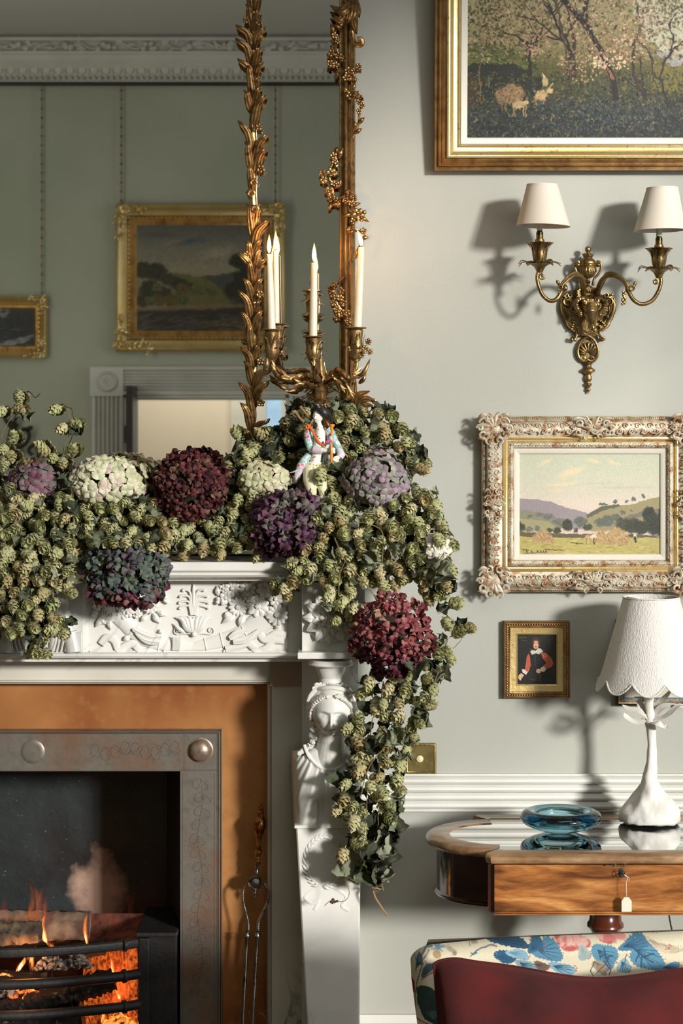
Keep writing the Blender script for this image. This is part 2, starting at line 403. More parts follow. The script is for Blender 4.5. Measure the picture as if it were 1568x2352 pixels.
def doorcase():
    m = MB(); x0, x1 = R(213, 0).x, R(737, 0).x; i0, i1 = R(285, 0).x, R(664, 0).x; zt, zb = R(0, 843).z, R(0, 906).z
    m.box((x0-.01, RY, zb-.01), (i0, RY+.055, zt)); m.box((i1, RY, zb-.01), (x1, RY+.055, zt))
    pr = [(0, zt)]; pr += [(.05, zt), (.05, zt-.015)]
    n = 7
    for i in range(n):
        a = zt-.015-(zt-zb-.03)*i/n; b_ = zt-.015-(zt-zb-.03)*(i+1)/n
        pr += [(.045, a-.002), (.03, a-(a-b_)*.5), (.045, b_+.002)]
    pr += [(.05, zb+.01), (.05, zb), (0, zb)]
    along_x(m, pr, i0, i1, RY, 1)
    for a, b_ in ((x0, i0), (i1, x1)):
        n = 6; rows = []
        xs = [(a, 0), (a, .04), (a+.012, .045)]
        for k in range(n):
            p = a+.015+(b_-a-.03)*k/n; q = a+.015+(b_-a-.03)*(k+1)/n
            xs += [(p+.003, .045), ((p+q)/2, .022), (q-.003, .045)]
        xs += [(b_-.01, .045), (b_, .04), (b_, -.1)]
        m.grid([[(x, RY+o, z) for x, o in xs] for z in (0, zb-.01)])
    m.box((i0-.002, RY-.25, 0), (i0+.02, RY+.03, zb)); m.box((i1-.02, RY-.25, 0), (i1+.002, RY+.03, zb)); m.box((i0, RY-.25, zb-.02), (i1, RY+.03, zb+.004))
    d = struct(m.build('door_1', M['trimw'], sharp=30))
    for cx in ((x0+i0)/2, (i1+x1)/2):
        r = MB(); c = Vector((cx, RY+.055, (zt+zb)/2-.005)); Mx = Matrix.Rotation(-pi/2, 3, 'X')
        r.lathe([(.0575, 0), (.0575, .014), (.052, .02), (.045, .014), (.038, .008), (.012, .01), (.008, .02), (0, .024)], c, 24, Mx)
        for k in range(8):
            a = k*pi/4; r.petal(c+Vector((.01*cos(a), .01, .01*sin(a))), (cos(a), 0, sin(a)), (0, 1, 0), .028, .017, .012, 6, 4)
        r.build('corner_rosette', M['trimw'], d)
    # mahogany door leaf standing open (its edge toward the room) and hinge
    m = MB(); e0, e1 = R(297, 0, .1).x, R(313, 0, .1).x
    m.box((e0, RY-.0, 0.01), (e1, RY+.30, R(0, 886, .2).z))
    dl = m.build('door_2', mat('dark_mahogany_edge', lin(42, 34, 30), .4), flat=True, bevel=.003); struct(dl)
    m = MB(); hx = R(287, 0).x; m.tube([(hx+.012, RY+.02, R(0, 1020).z), (hx+.012, RY+.02, R(0, 976).z)], .008, 8); m.box((hx, RY+.03, R(0, 1018).z), (hx+.03, RY+.034, R(0, 978).z)); m.build('hinge', M['black'], dl)
doorcase()

def iron_sconce():
    root = thing('iron_bracket', 'dark wrought-iron scroll bracket on the far wall at the left edge of the mirror', 'wall bracket', R(40, 1075))
    ir = mat('dark_wrought_iron', lin(40, 36, 30), .5, .6); k = RW
    for l in (((38, 955), (30, 990), (40, 1030), (36, 1080)), ((38, 1060), (60, 1070), (82, 1058), (90, 1035), (78, 1022), (66, 1034), (74, 1046)), ((38, 1030), (58, 1020), (68, 1000), (58, 985), (48, 994), (54, 1004)), ((36, 1060), (14, 1070), (-8, 1058), (-16, 1035), (-4, 1022), (8, 1034)), ((38, 990), (20, 975), (10, 955), (22, 940))):
        m = MB(); m.tube(smooth([R(a, b, .06) for a, b in l], 26), 4.5*k, 7); m.build('scroll', ir, root)
    for i, (x, y) in enumerate(((30, 948), (50, 955), (44, 975), (22, 965), (58, 990))): m = MB(); m.petal(R(x, y, .07), (cos(i*1.7), .2, sin(i*1.7)), (0, 1, 0), 22*k, 12*k, .012, 8, 5); m.build('leaf', ir, root)
iron_sconce()
# ================================================================ painted canvases (colour stored on the canvas mesh itself)
RNG = np.random.RandomState(7)
def vnoise(h, w, cell, rs=RNG):
    gh, gw = int(h/cell)+3, int(w/cell)+3
    g = rs.rand(gh, gw); y = np.arange(h)/cell; x = np.arange(w)/cell
    yi = y.astype(int); xi = x.astype(int); fy = (y-yi)[:, None]; fx = (x-xi)[None, :]
    fy = fy*fy*(3-2*fy); fx = fx*fx*(3-2*fx)
    a = g[yi][:, xi]; b = g[yi][:, xi+1]; c = g[yi+1][:, xi]; d = g[yi+1][:, xi+1]
    return (a*(1-fx)+b*fx)*(1-fy)+(c*(1-fx)+d*fx)*fy
def fbm(h, w, cell, oct=3):
    o = np.zeros((h, w)); s = 0; a = 1
    for k in range(oct): o += a*vnoise(h, w, max(cell, 1.2)); s += a; a *= .5; cell /= 2
    return o/s-.5
class Cv:
    def __init__(s, x0, y0, x1, y1, st=1.0, wob=3, cell=7):
        s.x0, s.y0, s.x1, s.y1, s.st = x0, y0, x1, y1, st
        s.w = int((x1-x0)/st)+1; s.h = int((y1-y0)/st)+1
        s.X, s.Y = np.meshgrid(np.linspace(x0, x1, s.w), np.linspace(y0, y1, s.h))
        s.NX = fbm(s.h, s.w, cell/st)*2*wob; s.NY = fbm(s.h, s.w, cell/st)*2*wob
        s.c = np.zeros((s.h, s.w, 3))
    def win(s, a, b, c, d):
        i0 = max(0, int((b-s.y0)/s.st)); i1 = min(s.h, int((d-s.y0)/s.st)+2); j0 = max(0, int((a-s.x0)/s.st)); j1 = min(s.w, int((c-s.x0)/s.st)+2)
        return (slice(i0, i1), slice(j0, j1)) if i1 > i0 and j1 > j0 else None
    def mix(s, W_, al, col):
        c = np.array(col, float)/255
        s.c[W_] = s.c[W_]*(1-al[..., None])+c*al[..., None]
    def grad(s, stops):
        ys = [q[0] for q in stops]
        Y = s.Y+s.NY
        for k in range(3): s.c[..., k] = np.interp(Y, ys, [q[1][k]/255 for q in stops])
    def mott(s, amt, cell, tint=(1, 1, 1)):
        n = fbm(s.h, s.w, cell/s.st)[..., None]*2*amt
        s.c = np.clip(s.c*(1+n*np.array(tint)), 0, 1)
    def poly(s, pts, col, a=1.0, wob=1.0, grad=None):
        xs = [p[0] for p in pts]; ys = [p[1] for p in pts]
        W_ = s.win(min(xs)-6, min(ys)-6, max(xs)+6, max(ys)+6)
        if W_ is None: return
        X = s.X[W_]+s.NX[W_]*wob; Y = s.Y[W_]+s.NY[W_]*wob; ins = np.zeros(X.shape, bool); n = len(pts)
        for i in range(n):
            (xa, ya), (xb, yb) = pts[i], pts[(i+1) % n]
            if ya == yb: continue
            cr = ((ya > Y) != (yb > Y)) & (X < (xb-xa)*(Y-ya)/(yb-ya)+xa); ins ^= cr
        s.mix(W_, ins*a, col)
    def ell(s, cx, cy, rx, ry, col, a=1.0, soft=.3, rot=0, wob=1.0):
        r = max(rx, ry)+4; W_ = s.win(cx-r, cy-r, cx+r, cy+r)
        if W_ is None: return
        X = s.X[W_]+s.NX[W_]*wob-cx; Y = s.Y[W_]+s.NY[W_]*wob-cy
        u = (X*cos(rot)+Y*sin(rot))/rx; v = (-X*sin(rot)+Y*cos(rot))/ry
        d = np.sqrt(u*u+v*v)
        s.mix(W_, np.clip((1-d)/soft, 0, 1)*a, col)
    def line(s, pts, w, col, a=1.0, wob=1.0):
        for i in range(len(pts)-1):
            (xa, ya), (xb, yb) = pts[i][:2], pts[i+1][:2]; w0 = w if not isinstance(w, list) else w[i]; w1 = w if not isinstance(w, list) else w[i+1]
            W_ = s.win(min(xa, xb)-w0-4, min(ya, yb)-w0-4, max(xa, xb)+w0+4, max(ya, yb)+w0+4)
            if W_ is None: continue
            X = s.X[W_]+s.NX[W_]*wob-xa; Y = s.Y[W_]+s.NY[W_]*wob-ya; dx, dy = xb-xa, yb-ya; L2 = dx*dx+dy*dy+1e-9
            t = np.clip((X*dx+Y*dy)/L2, 0, 1); d = np.hypot(X-t*dx, Y-t*dy); ww = w0+(w1-w0)*t
            s.mix(W_, np.clip(ww*.5-d+.5, 0, 1)*a, col)
    def dabs(s, n, box, cols, L=4, wd=2, ang=None, a=.9, jit=14, inside=None, rs=random):
        for _ in range(n):
            x = rs.uniform(box[0], box[2]); y = rs.uniform(box[1], box[3])
            if inside and not inside(x, y): continue
            c = rs.choice(cols); j = rs.uniform(-jit, jit)
            l = L*rs.uniform(.5, 1.4); q = wd*rs.uniform(.6, 1.3); an = rs.uniform(0, pi) if ang is None else ang+rs.uniform(-.4, .4)
            r = max(l, q)+1; W_ = s.win(x-r, y-r, x+r, y+r)
            if W_ is None: continue
            X = s.X[W_]-x; Y = s.Y[W_]-y; u = (X*cos(an)+Y*sin(an))/l*2; v = (-X*sin(an)+Y*cos(an))/q*2
            s.mix(W_, np.clip(1.5-np.sqrt(u*u+v*v), 0, 1)*a, [min(255, max(0, k+j)) for k in c])
    def linear(s):
        c = np.clip(s.c, 0, 1); return np.where(c <= .04045, c/12.92, ((c+.055)/1.055)**2.4)
def paint_mat(name, rough=.45, bump=.12, scale=260, gain=1.0):
    m = mat(name, (1, 1, 1, 1), rough, bump=(scale, bump, 3)); N, L, b = nodes(m)
    a = N.new('ShaderNodeAttribute'); a.attribute_name = 'Col'; L.new(a.outputs['Color'], b.inputs['Base Color']); return m
def canvas_mesh(name, cv, fn, m, parent, thick=None):
    """cv painted grid; fn(x, y) -> world point of that photo pixel"""
    a = np.array(fn(cv.x0, cv.y0)); bx = (np.array(fn(cv.x1, cv.y0))-a); by = (np.array(fn(cv.x0, cv.y1))-a)
    u = np.linspace(0, 1, cv.w)[None, :, None]; v = np.linspace(0, 1, cv.h)[:, None, None]
    og = np.array(org(parent)); pts = (a+u*bx+v*by-og).reshape(-1, 3)
    idx = np.arange(cv.w*cv.h).reshape(cv.h, cv.w)
    q = np.stack([idx[:-1, :-1], idx[1:, :-1], idx[1:, 1:], idx[:-1, 1:]], -1).reshape(-1, 4)
    me = bpy.data.meshes.new(name); me.vertices.add(len(pts)); me.vertices.foreach_set('co', pts.ravel())
    me.loops.add(q.size); me.loops.foreach_set('vertex_index', q.ravel()); me.polygons.add(len(q))
    me.polygons.foreach_set('loop_start', np.arange(0, q.size, 4)); me.update(calc_edges=True)
    col = np.ones((len(pts), 4)); col[:, :3] = cv.linear().reshape(-1, 3)
    at = me.color_attributes.new('Col', 'FLOAT_COLOR', 'POINT'); at.data.foreach_set('color', col.ravel())
    me.materials.append(m); o = bpy.data.objects.new(name, me); C.objects.link(o); o.parent = parent; ORG[o.name] = Vector(og); return o

# ---------------------------------------------------------------- 1. large blossom painting, top right
def blossom_painting():
    o = .03
    x0, x1, y0, y1 = 997, 1830, -330, 390
    a, b = P(x0, y1, o), P(x1, y0, o)
    root = thing('framed_painting', 'large gilt-framed oil painting of blossoming trees and sheep, highest on the right wall', 'painting', ((a.x+b.x)/2, 0, a.z))
    k = (D-o)/F
    mb = MB(); w_ = 60*k
    mb.rect(a.x, a.z, b.x, b.z, [(0, -.03), (0, .004), (.0015, .008), (4*k, .009), (5*k, .004), (8*k, .005), (9*k, .011), (12*k, .013), (14*k, .008), (17*k, .009), (19*k, .014), (23*k, .017), (25*k, .011), (27*k, .011)], -o)
    mb.build('outer_moulding', M['goldbrown'], root, sharp=50)
    mb = MB(); pr = [(27*k, .011), (28*k, .018), (31*k, .0195), (34*k, .018)]
    pr += [((34+(53-34)*i/8)*k, .018-.016*sin(pi/2*i/8)) for i in range(1, 9)]
    pr += [(54*k, .005), (57*k, .006), (59*k, .003), (60*k, -.003)]
    mb.rect(a.x, a.z, b.x, b.z, pr, -o); mb.build('cove_moulding', M['goldleaf'], root, sharp=50)
    mb = MB(); mb.rect(a.x, a.z, b.x, b.z, [(60*k, -.002), (61*k, 0), (73*k, -.004), (75*k, -.007), (76*k, -.012)], -o)
    mb.build('liner', M['cream'], root, sharp=30)
    mb = MB(); mb.box((a.x+.01, -.006, a.z+.01), (b.x-.01, -.0, b.z-.01)); mb.build('backing_board', M['goldbrown'], root, flat=True)
    cv = Cv(1066, -60, 1640, 322, 1.15, wob=5, cell=9)
    cv.grad([(-60, (150, 150, 124)), (40, (150, 146, 116)), (110, (128, 122, 92)), (160, (92, 92, 58)), (215, (74, 76, 52)), (260, (58, 64, 58)), (322, (46, 52, 52))])
    random.seed(11); ch = random
    cv.poly([(1440, -60), (1640, -60), (1640, 150), (1560, 150), (1520, 120), (1480, 90), (1450, 30)], (176, 180, 170), .9, 2)
    cv.poly([(1500, 120), (1640, 130), (1640, 172), (1530, 150)], (150, 150, 156), .9, 1)
    cv.poly([(1066, 104), (1160, 114), (1230, 135), (1230, 168), (1066, 155)], (92, 98, 56), .9, 2); cv.dabs(260, (1066, 104, 1230, 168), [(104, 108, 64), (74, 80, 48), (112, 112, 80), (60, 66, 42)], 9, 4, .1)
    cv.poly([(1500, 150), (1640, 165), (1640, 225), (1490, 205)], (118, 112, 62), .9, 2)
    cv.dabs(1500, (1066, -60, 1640, 150), [(148, 142, 112), (128, 124, 90), (104, 100, 68), (84, 80, 52), (160, 150, 128)], 7, 4)
    cv.poly([(1066, 150), (1120, 145), (1180, 150), (1240, 178), (1240, 222), (1066, 240)], (44, 50, 40), .9, 2)
    cv.poly([(1066, 170), (1100, 175), (1105, 240), (1066, 246)], (92, 62, 44), .7, 2)
    cv.dabs(2600, (1066, 225, 1640, 322), [(40, 46, 44), (58, 66, 58), (70, 76, 84), (54, 60, 74), (82, 84, 66), (96, 92, 84), (36, 38, 34)], 6, 3)
    cv.dabs(900, (1066, 165, 1640, 240), [(70, 74, 46), (94, 94, 58), (52, 56, 38), (110, 104, 66), (60, 66, 56)], 7, 3.5)
    cv.dabs(700, (1066, 180, 1640, 322), [(94, 92, 74), (34, 40, 34), (110, 104, 84), (46, 54, 44), (84, 88, 92), (66, 58, 50)], 9, 4); cv.dabs(500, (1066, -60, 1640, 140), [(96, 86, 60), (70, 64, 42), (150, 132, 104), (172, 156, 130), (116, 108, 80)], 9, 5)
    cv.dabs(160, (1240, 220, 1500, 300), [(70, 88, 112), (88, 100, 118), (120, 116, 100)], 5, 3)
    # trunks and branches
    tr = (52, 42, 34)
    def branch(x, y, ang, L, w_, dep):
        px_, py_ = x, y; pts = [(x, y)]; ws = [w_]
        for i in range(5):
            ang += ch.uniform(-.3, .3); x += cos(ang)*L/5; y -= sin(ang)*L/5; pts.append((x, y)); ws.append(w_*(1-.09*(i+1)))
        cv.line(pts, ws, (tr[0]+ch.uniform(-10, 14),)*1+(tr[1]+ch.uniform(-8, 8), tr[2]), .95, .4)
        if dep > 0:
            for s_ in (-1, 1, .4): branch(x, y, ang+s_*ch.uniform(.3, .8), L*ch.uniform(.55, .8), w_*.55, dep-1)
    def blossom(cx, cy, rx, ry, n, cols):
        cv.dabs(n, (cx-rx, cy-ry, cx+rx, cy+ry), cols, 5, 3.4, inside=lambda x, y: ((x-cx)/rx)**2+((y-cy)/ry)**2 < 1)
    pk = [(178, 148, 130), (158, 126, 108), (196, 178, 156), (128, 100, 82), (100, 84, 60)]
    blossom(1190, 55, 90, 60, 700, [(122, 104, 76), (150, 128, 104), (96, 84, 54), (168, 138, 122), (74, 66, 44)])
    blossom(1110, 60, 45, 60, 260, [(62, 62, 40), (84, 82, 54), (50, 48, 34), (110, 104, 74)])
    cv.line([(1215, 170), (1213, 110), (1208, 98)], [8, 6, 5], tr); cv.line([(1213, 110), (1185, 85), (1150, 78)], [5, 4, 2], tr); cv.line([(1213, 108), (1240, 90), (1262, 68)], [5, 4, 2], tr); cv.line([(1228, 110), (1230, 90), (1248, 60)], [4, 3, 2], tr)
    cv.line([(1103, 240), (1100, 170), (1101, 90), (1095, 20)], [3, 3, 3, 2], (120, 104, 84), .9)
    for xx in (1303, 1318): branch(xx, 182, 1.6, 95, 8, 2)
    cv.line([(1309, 180), (1296, 110), (1282, 40), (1262, -20)], [8, 6, 6, 5], (88, 74, 58)); cv.line([(1312, 180), (1316, 90), (1300, 30), (1290, -30)], [7, 6, 5, 4], (74, 60, 46))
    cv.line([(1412, 225), (1404, 180), (1378, 120), (1345, 65), (1312, 28), (1280, -8), (1262, -60)], [15, 13, 13, 13, 12, 11, 9], tr, 1, .6)
    cv.line([(1404, 180), (1385, 150), (1372, 130)], [5, 4, 3], (138, 104, 80)); cv.line([(1345, 65), (1340, 20), (1330, -60)], [8, 6, 5], tr); cv.line([(1330, 45), (1345, 5), (1380, -30)], [6, 4, 3], tr)
    cv.line([(1475, 220), (1450, 170), (1452, 110), (1468, 60), (1455, 10)], [7, 6, 5, 4, 3], (66, 52, 40)); cv.line([(1480, 225), (1470, 180), (1468, 130)], [6, 5, 4], (60, 48, 38)); cv.line([(1478, 220), (1440, 185), (1412, 168)], [5, 4, 3], (60, 48, 38))
    cv.line([(1532, 245), (1515, 180), (1520, 150), (1538, 120), (1540, 80), (1530, 62), (1545, 40)], [6, 5, 5, 5, 4, 4, 3], (54, 44, 36)); cv.line([(1538, 120), (1575, 90), (1580, 60)], [4, 3, 2], (54, 44, 36)); cv.line([(1500, 190), (1495, 140), (1480, 110), (1455, 95)], [4, 4, 3, 2], (66, 52, 40))
    blossom(1400, 45, 110, 85, 900, pk); blossom(1340, 150, 60, 40, 220, pk); blossom(1440, 110, 50, 40, 160, pk); blossom(1500, 40, 50, 50, 120, [(140, 128, 108), (110, 104, 76)])
    blossom(1560, 30, 30, 40, 100, [(84, 76, 52), (110, 96, 66)]); cv.dabs(90, (1360, 130, 1440, 160), [(206, 180, 164), (214, 204, 184)], 5, 3); cv.dabs(60, (1200, 80, 1260, 130), [(186, 150, 132)], 5, 3)
    # sheep: ewe, lamb, standing pair
    wool = [(142, 122, 96), (122, 104, 80), (162, 142, 112), (104, 86, 64)]
    cv.ell(1172, 216, 34, 22, (136, 116, 92), 1, .25); cv.ell(1146, 222, 12, 17, (128, 108, 86), 1, .4)
    cv.dabs(170, (1138, 194, 1206, 240), wool, 5, 3, inside=lambda x, y: ((x-1172)/36)**2+((y-216)/23)**2 < 1)
    for lx in (1152, 1160, 1192): cv.line([(lx, 232), (lx, 252)], 4, (120, 104, 80))
    cv.ell(1190, 240, 18, 10, (164, 148, 116), 1, .3); cv.ell(1206, 235, 8, 6, (176, 160, 128), 1, .4)
    for lx in (1178, 1184, 1200, 1206): cv.line([(lx, 244), (lx-1, 266)], 3, (150, 134, 104))
    cv.ell(1240, 219, 18, 13, (172, 150, 118), 1, .3); cv.ell(1262, 208, 9, 9, (190, 168, 134), 1, .4); cv.line([(1262, 200), (1268, 190)], 3, (180, 160, 128))
    cv.ell(1249, 189, 9, 14, (170, 156, 128), 1, .4); cv.line([(1248, 178), (1244, 170)], 3, (190, 176, 150))
    cv.dabs(40, (1225, 208, 1258, 230), [(190, 168, 136), (150, 126, 96)], 4, 2)
    for lx in (1230, 1250): cv.line([(lx, 228), (lx, 240)], 3, (150, 130, 100))
    # signature, lower left: dark capitals
    x = 1104
    for wl in (5, 2, 0, 6, 6, 5, 6, 6, 6, 6, 6):
        if wl: cv.line([(x, 297), (x, 292), (x+wl*.6, 292)], 1.6, (28, 26, 22), .8, 0); cv.line([(x+wl*.6, 292), (x+wl*.6, 297)], 1.3, (28, 26, 22), .7, 0)
        x += 5.2
    cv.mott(.16, 3); cv.c = np.clip((cv.c-.42)*1.2+.37, .02, 1)*np.array([1.02, .99, .93])
    canvas_mesh('canvas', cv, lambda x, y: P(x, y, o-.012), paint_mat('blossom_oil_paint', .42, .10), root)
    root.rotation_euler = (radians(4.2), 0, 0)
    return root
blossom_painting()

# ---------------------------------------------------------------- 2. harvest landscape
def harvest_canvas():
    cv = Cv(1186, 1034, 1528, 1284, 1.0, wob=2.2, cell=6)
    cv.grad([(1034, (174, 180, 160)), (1090, (184, 186, 166)), (1130, (190, 186, 170)), (1160, (200, 188, 174)), (1200, (196, 180, 172)), (1284, (190, 180, 160))])
    cl = [(214, 194, 152), (220, 196, 160), (206, 190, 160)]
    for (cx, cy, rx, ry, ro) in ((1310, 1085, 42, 11, -.35), (1250, 1062, 24, 7, -.4), (1365, 1058, 24, 5, .3), (1290, 1112, 60, 5, -.1), (1410, 1062, 22, 4, .4), (1270, 1128, 34, 5, -.1)):
        cv.ell(cx, cy, rx, ry, random.choice(cl), .75, .8, ro, 2)
    cv.ell(1440, 1120, 90, 5, (170, 166, 152), .5, .9); cv.ell(1380, 1110, 70, 3, (172, 170, 156), .5, .9)
    cv.poly([(1186, 1146), (1230, 1147), (1265, 1152), (1300, 1166), (1350, 1178), (1360, 1215), (1186, 1215)], (140, 132, 136))
    cv.poly([(1186, 1168), (1240, 1178), (1280, 1195), (1300, 1215), (1186, 1215)], (128, 126, 108)); cv.poly([(1186, 1190), (1260, 1198), (1290, 1220), (1186, 1222)], (148, 144, 110))
    cv.poly([(1340, 1200), (1360, 1175), (1400, 1162), (1450, 1158), (1490, 1146), (1528, 1138), (1528, 1220), (1340, 1220)], (142, 134, 100))
    cv.poly([(1346, 1182), (1380, 1163), (1420, 1158), (1425, 1163), (1386, 1172), (1350, 1190)], (88, 92, 74)); cv.poly([(1430, 1188), (1470, 1176), (1520, 1166), (1520, 1175), (1440, 1196)], (112, 108, 98))
    dk = [(72, 78, 68), (58, 64, 50), (84, 88, 80), (94, 100, 88)]
    def tree(cx, cy, rx, ry, c):
        cv.ell(cx, cy, rx, ry, c, .95, .3, 0, 1.6); cv.dabs(int(rx*ry/4), (cx-rx, cy-ry, cx+rx, cy+ry), [c, [k+14 for k in c], [k-12 for k in c]], 3.5, 2.5, inside=lambda x, y: ((x-cx)/rx)**2+((y-cy)/ry)**2 < .9)
    for a in ((1198, 1212, 9, 10), (1240, 1182, 12, 6), (1260, 1187, 14, 8), (1278, 1196, 10, 8), (1218, 1186, 6, 5), (1286, 1200, 12, 10), (1234, 1213, 7, 7), (1215, 1215, 8, 6)): tree(*a, (104, 106, 96))
    for a in ((1333, 1198, 16, 13), (1378, 1200, 14, 12), (1395, 1196, 16, 14), (1415, 1188, 11, 9), (1430, 1177, 6, 6), (1413, 1152, 6, 5), (1438, 1152, 4, 4), (1455, 1146, 6, 5), (1477, 1140, 4, 5), (1385, 1158, 12, 3), (1450, 1173, 3, 3)): tree(*a, (90, 96, 86))
    tree(1194, 1210, 13, 11, (56, 62, 44)); tree(1303, 1206, 14, 15, (54, 58, 42)); tree(1262, 1218, 7, 6, (64, 68, 50)); tree(1279, 1218, 10, 8, (62, 66, 48)); tree(1322, 1218, 6, 6, (70, 74, 56)); tree(1350, 1211, 11, 8, (64, 68, 52))
    tree(1430, 1204, 20, 16, (66, 70, 54)); tree(1452, 1208, 22, 20, (56, 60, 44)); tree(1490, 1182, 17, 20, (42, 46, 34)); tree(1505, 1205, 26, 28, (44, 50, 38)); tree(1520, 1185, 12, 20, (50, 56, 42)); tree(1472, 1212, 20, 18, (50, 54, 40))
    cv.poly([(1186, 1221), (1300, 1226), (1430, 1226), (1528, 1232), (1528, 1240), (1300, 1240), (1186, 1236)], (86, 74, 50), .9)
    cv.poly([(1186, 1232), (1300, 1236), (1528, 1234), (1528, 1284), (1186, 1284)], (166, 158, 96)); cv.dabs(420, (1186, 1236, 1528, 1284), [(178, 170, 104), (160, 150, 84), (142, 134, 72), (186, 176, 116), (150, 128, 78)], 12, 2, 0, .7)
    hay = [(176, 150, 106), (156, 130, 88), (192, 168, 122), (136, 112, 76)]
    for (cx, cy, rx, ry) in ((1246, 1243, 24, 26), (1380, 1244, 20, 28), (1417, 1248, 30, 37)):
        f = lambda x, y: ((x-cx)/rx)**2+((y-cy)/ry)**2 < 1 and y < cy+3
        cv.poly([(cx-rx-4, cy+3), (cx-rx*.7, cy-ry*.55), (cx-rx*.2, cy-ry*.95), (cx+rx*.25, cy-ry*.9), (cx+rx*.7, cy-ry*.5), (cx+rx+6, cy+3)], (168, 142, 100)); cv.dabs(int(rx*9), (cx-rx, cy-ry, cx+rx, cy+3), hay, 6, 2, .9, .8, inside=f)
    cv.ell(1350, 1234, 8, 7, (176, 150, 110)); cv.ell(1362, 1232, 9, 6, (200, 190, 168)); cv.line([(1346, 1238), (1346, 1249)], 2, (120, 96, 66)); cv.line([(1364, 1236), (1364, 1249)], 2.5, (70, 62, 50)); cv.line([(1356, 1236), (1356, 1247)], 2, (150, 130, 100)); cv.line([(1366, 1228), (1372, 1222)], 4, (190, 180, 160))
    cv.ell(1458, 1231, 4, 5, (204, 198, 182)); cv.line([(1458, 1235), (1459, 1245)], 5, (50, 48, 40)); cv.ell(1457, 1223.5, 2.2, 2.6, (160, 120, 90)); cv.line([(1446, 1230), (1455, 1229)], 1.5, (60, 50, 40))
    cv.line([(1310, 1247), (1338, 1249)], 2, (70, 62, 44)); cv.line([(1200, 1262), (1215, 1263)], 2, (60, 50, 36)); cv.line([(1250, 1262), (1295, 1264)], 2, (96, 78, 48)); cv.line([(1186, 1275), (1240, 1268)], 2, (120, 110, 60))
    for i, xx in enumerate((1208, 1219, 1233, 1240, 1246, 1252)): cv.line([(xx, 1270), (xx+1, 1264.5), (xx+4, 1270)], 1.4, (54, 44, 32), .9, 0)
    cv.mott(.05, 2.5); cv.c = np.clip((cv.c-.6)*1.05+.585, 0, 1)*np.array([1.0, .985, .97])
    return cv
def scroll(mb, c, r, a0, turns, t, hand=1, n=16):
    pts = [Vector((c[0]+hand*(r*(1-.8*i/(n-1)))*cos(a0+turns*2*pi*i/(n-1)), c[1]-.002*(i/n), c[2]+(r*(1-.8*i/(n-1)))*sin(a0+turns*2*pi*i/(n-1)))) for i in range(n)]
    mb.tube(pts, [t*(.5+.5*sin(pi*min(1, (i+2)/n))) for i in range(n)], 5)
def cartouche(mb, c, s, seed=0, corner=None):
    """shell-and-scroll ornament centred at c (world), half-size s = (sx, sz)"""
    rs = random.Random(seed); c = Vector(c); sx, sz = s
    mb.sph(c, (sx*.42, .006, sz*.42), 14, 8)
    for k in range(7):
        a = pi*(k/6) if corner is None else (corner+(-pi*.45+pi*.9*k/6))
        d = Vector((cos(a), 0, sin(a)))
        mb.fin([c+d*min(sx, sz)*.12+FRONT*.006, c+d*min(sx, sz)*.6+FRONT*.008, c+d*min(sx, sz)*.98+FRONT*.003], min(sx, sz)*.34, .004, FRONT, 1, 6, 5)
    for sg in (-1, 1):
        for (dx, dz, r, a0) in ((.62, .35, .34, 0), (.68, -.42, .36, pi), (.35, .72, .26, pi/2), (.3, -.78, .28, -pi/2), (.92, 0, .22, 0)):
            scroll(mb, c+Vector((sg*dx*sx, -.005, dz*sz)), r*min(sx, sz), a0, 1.1, min(sx, sz)*.1, sg)
        for dz in (.75, -.75, 0.1):
            p = c+Vector((sg*sx*.45, -.003, dz*sz)); mb.fin([p, p+Vector((sg*sx*.3, -.005, .1*sz)), p+Vector((sg*sx*.6, -.001, -.1*sz*(1 if dz > 0 else -1)))], min(sx, sz)*.3, .004, FRONT, 1, 6, 5)
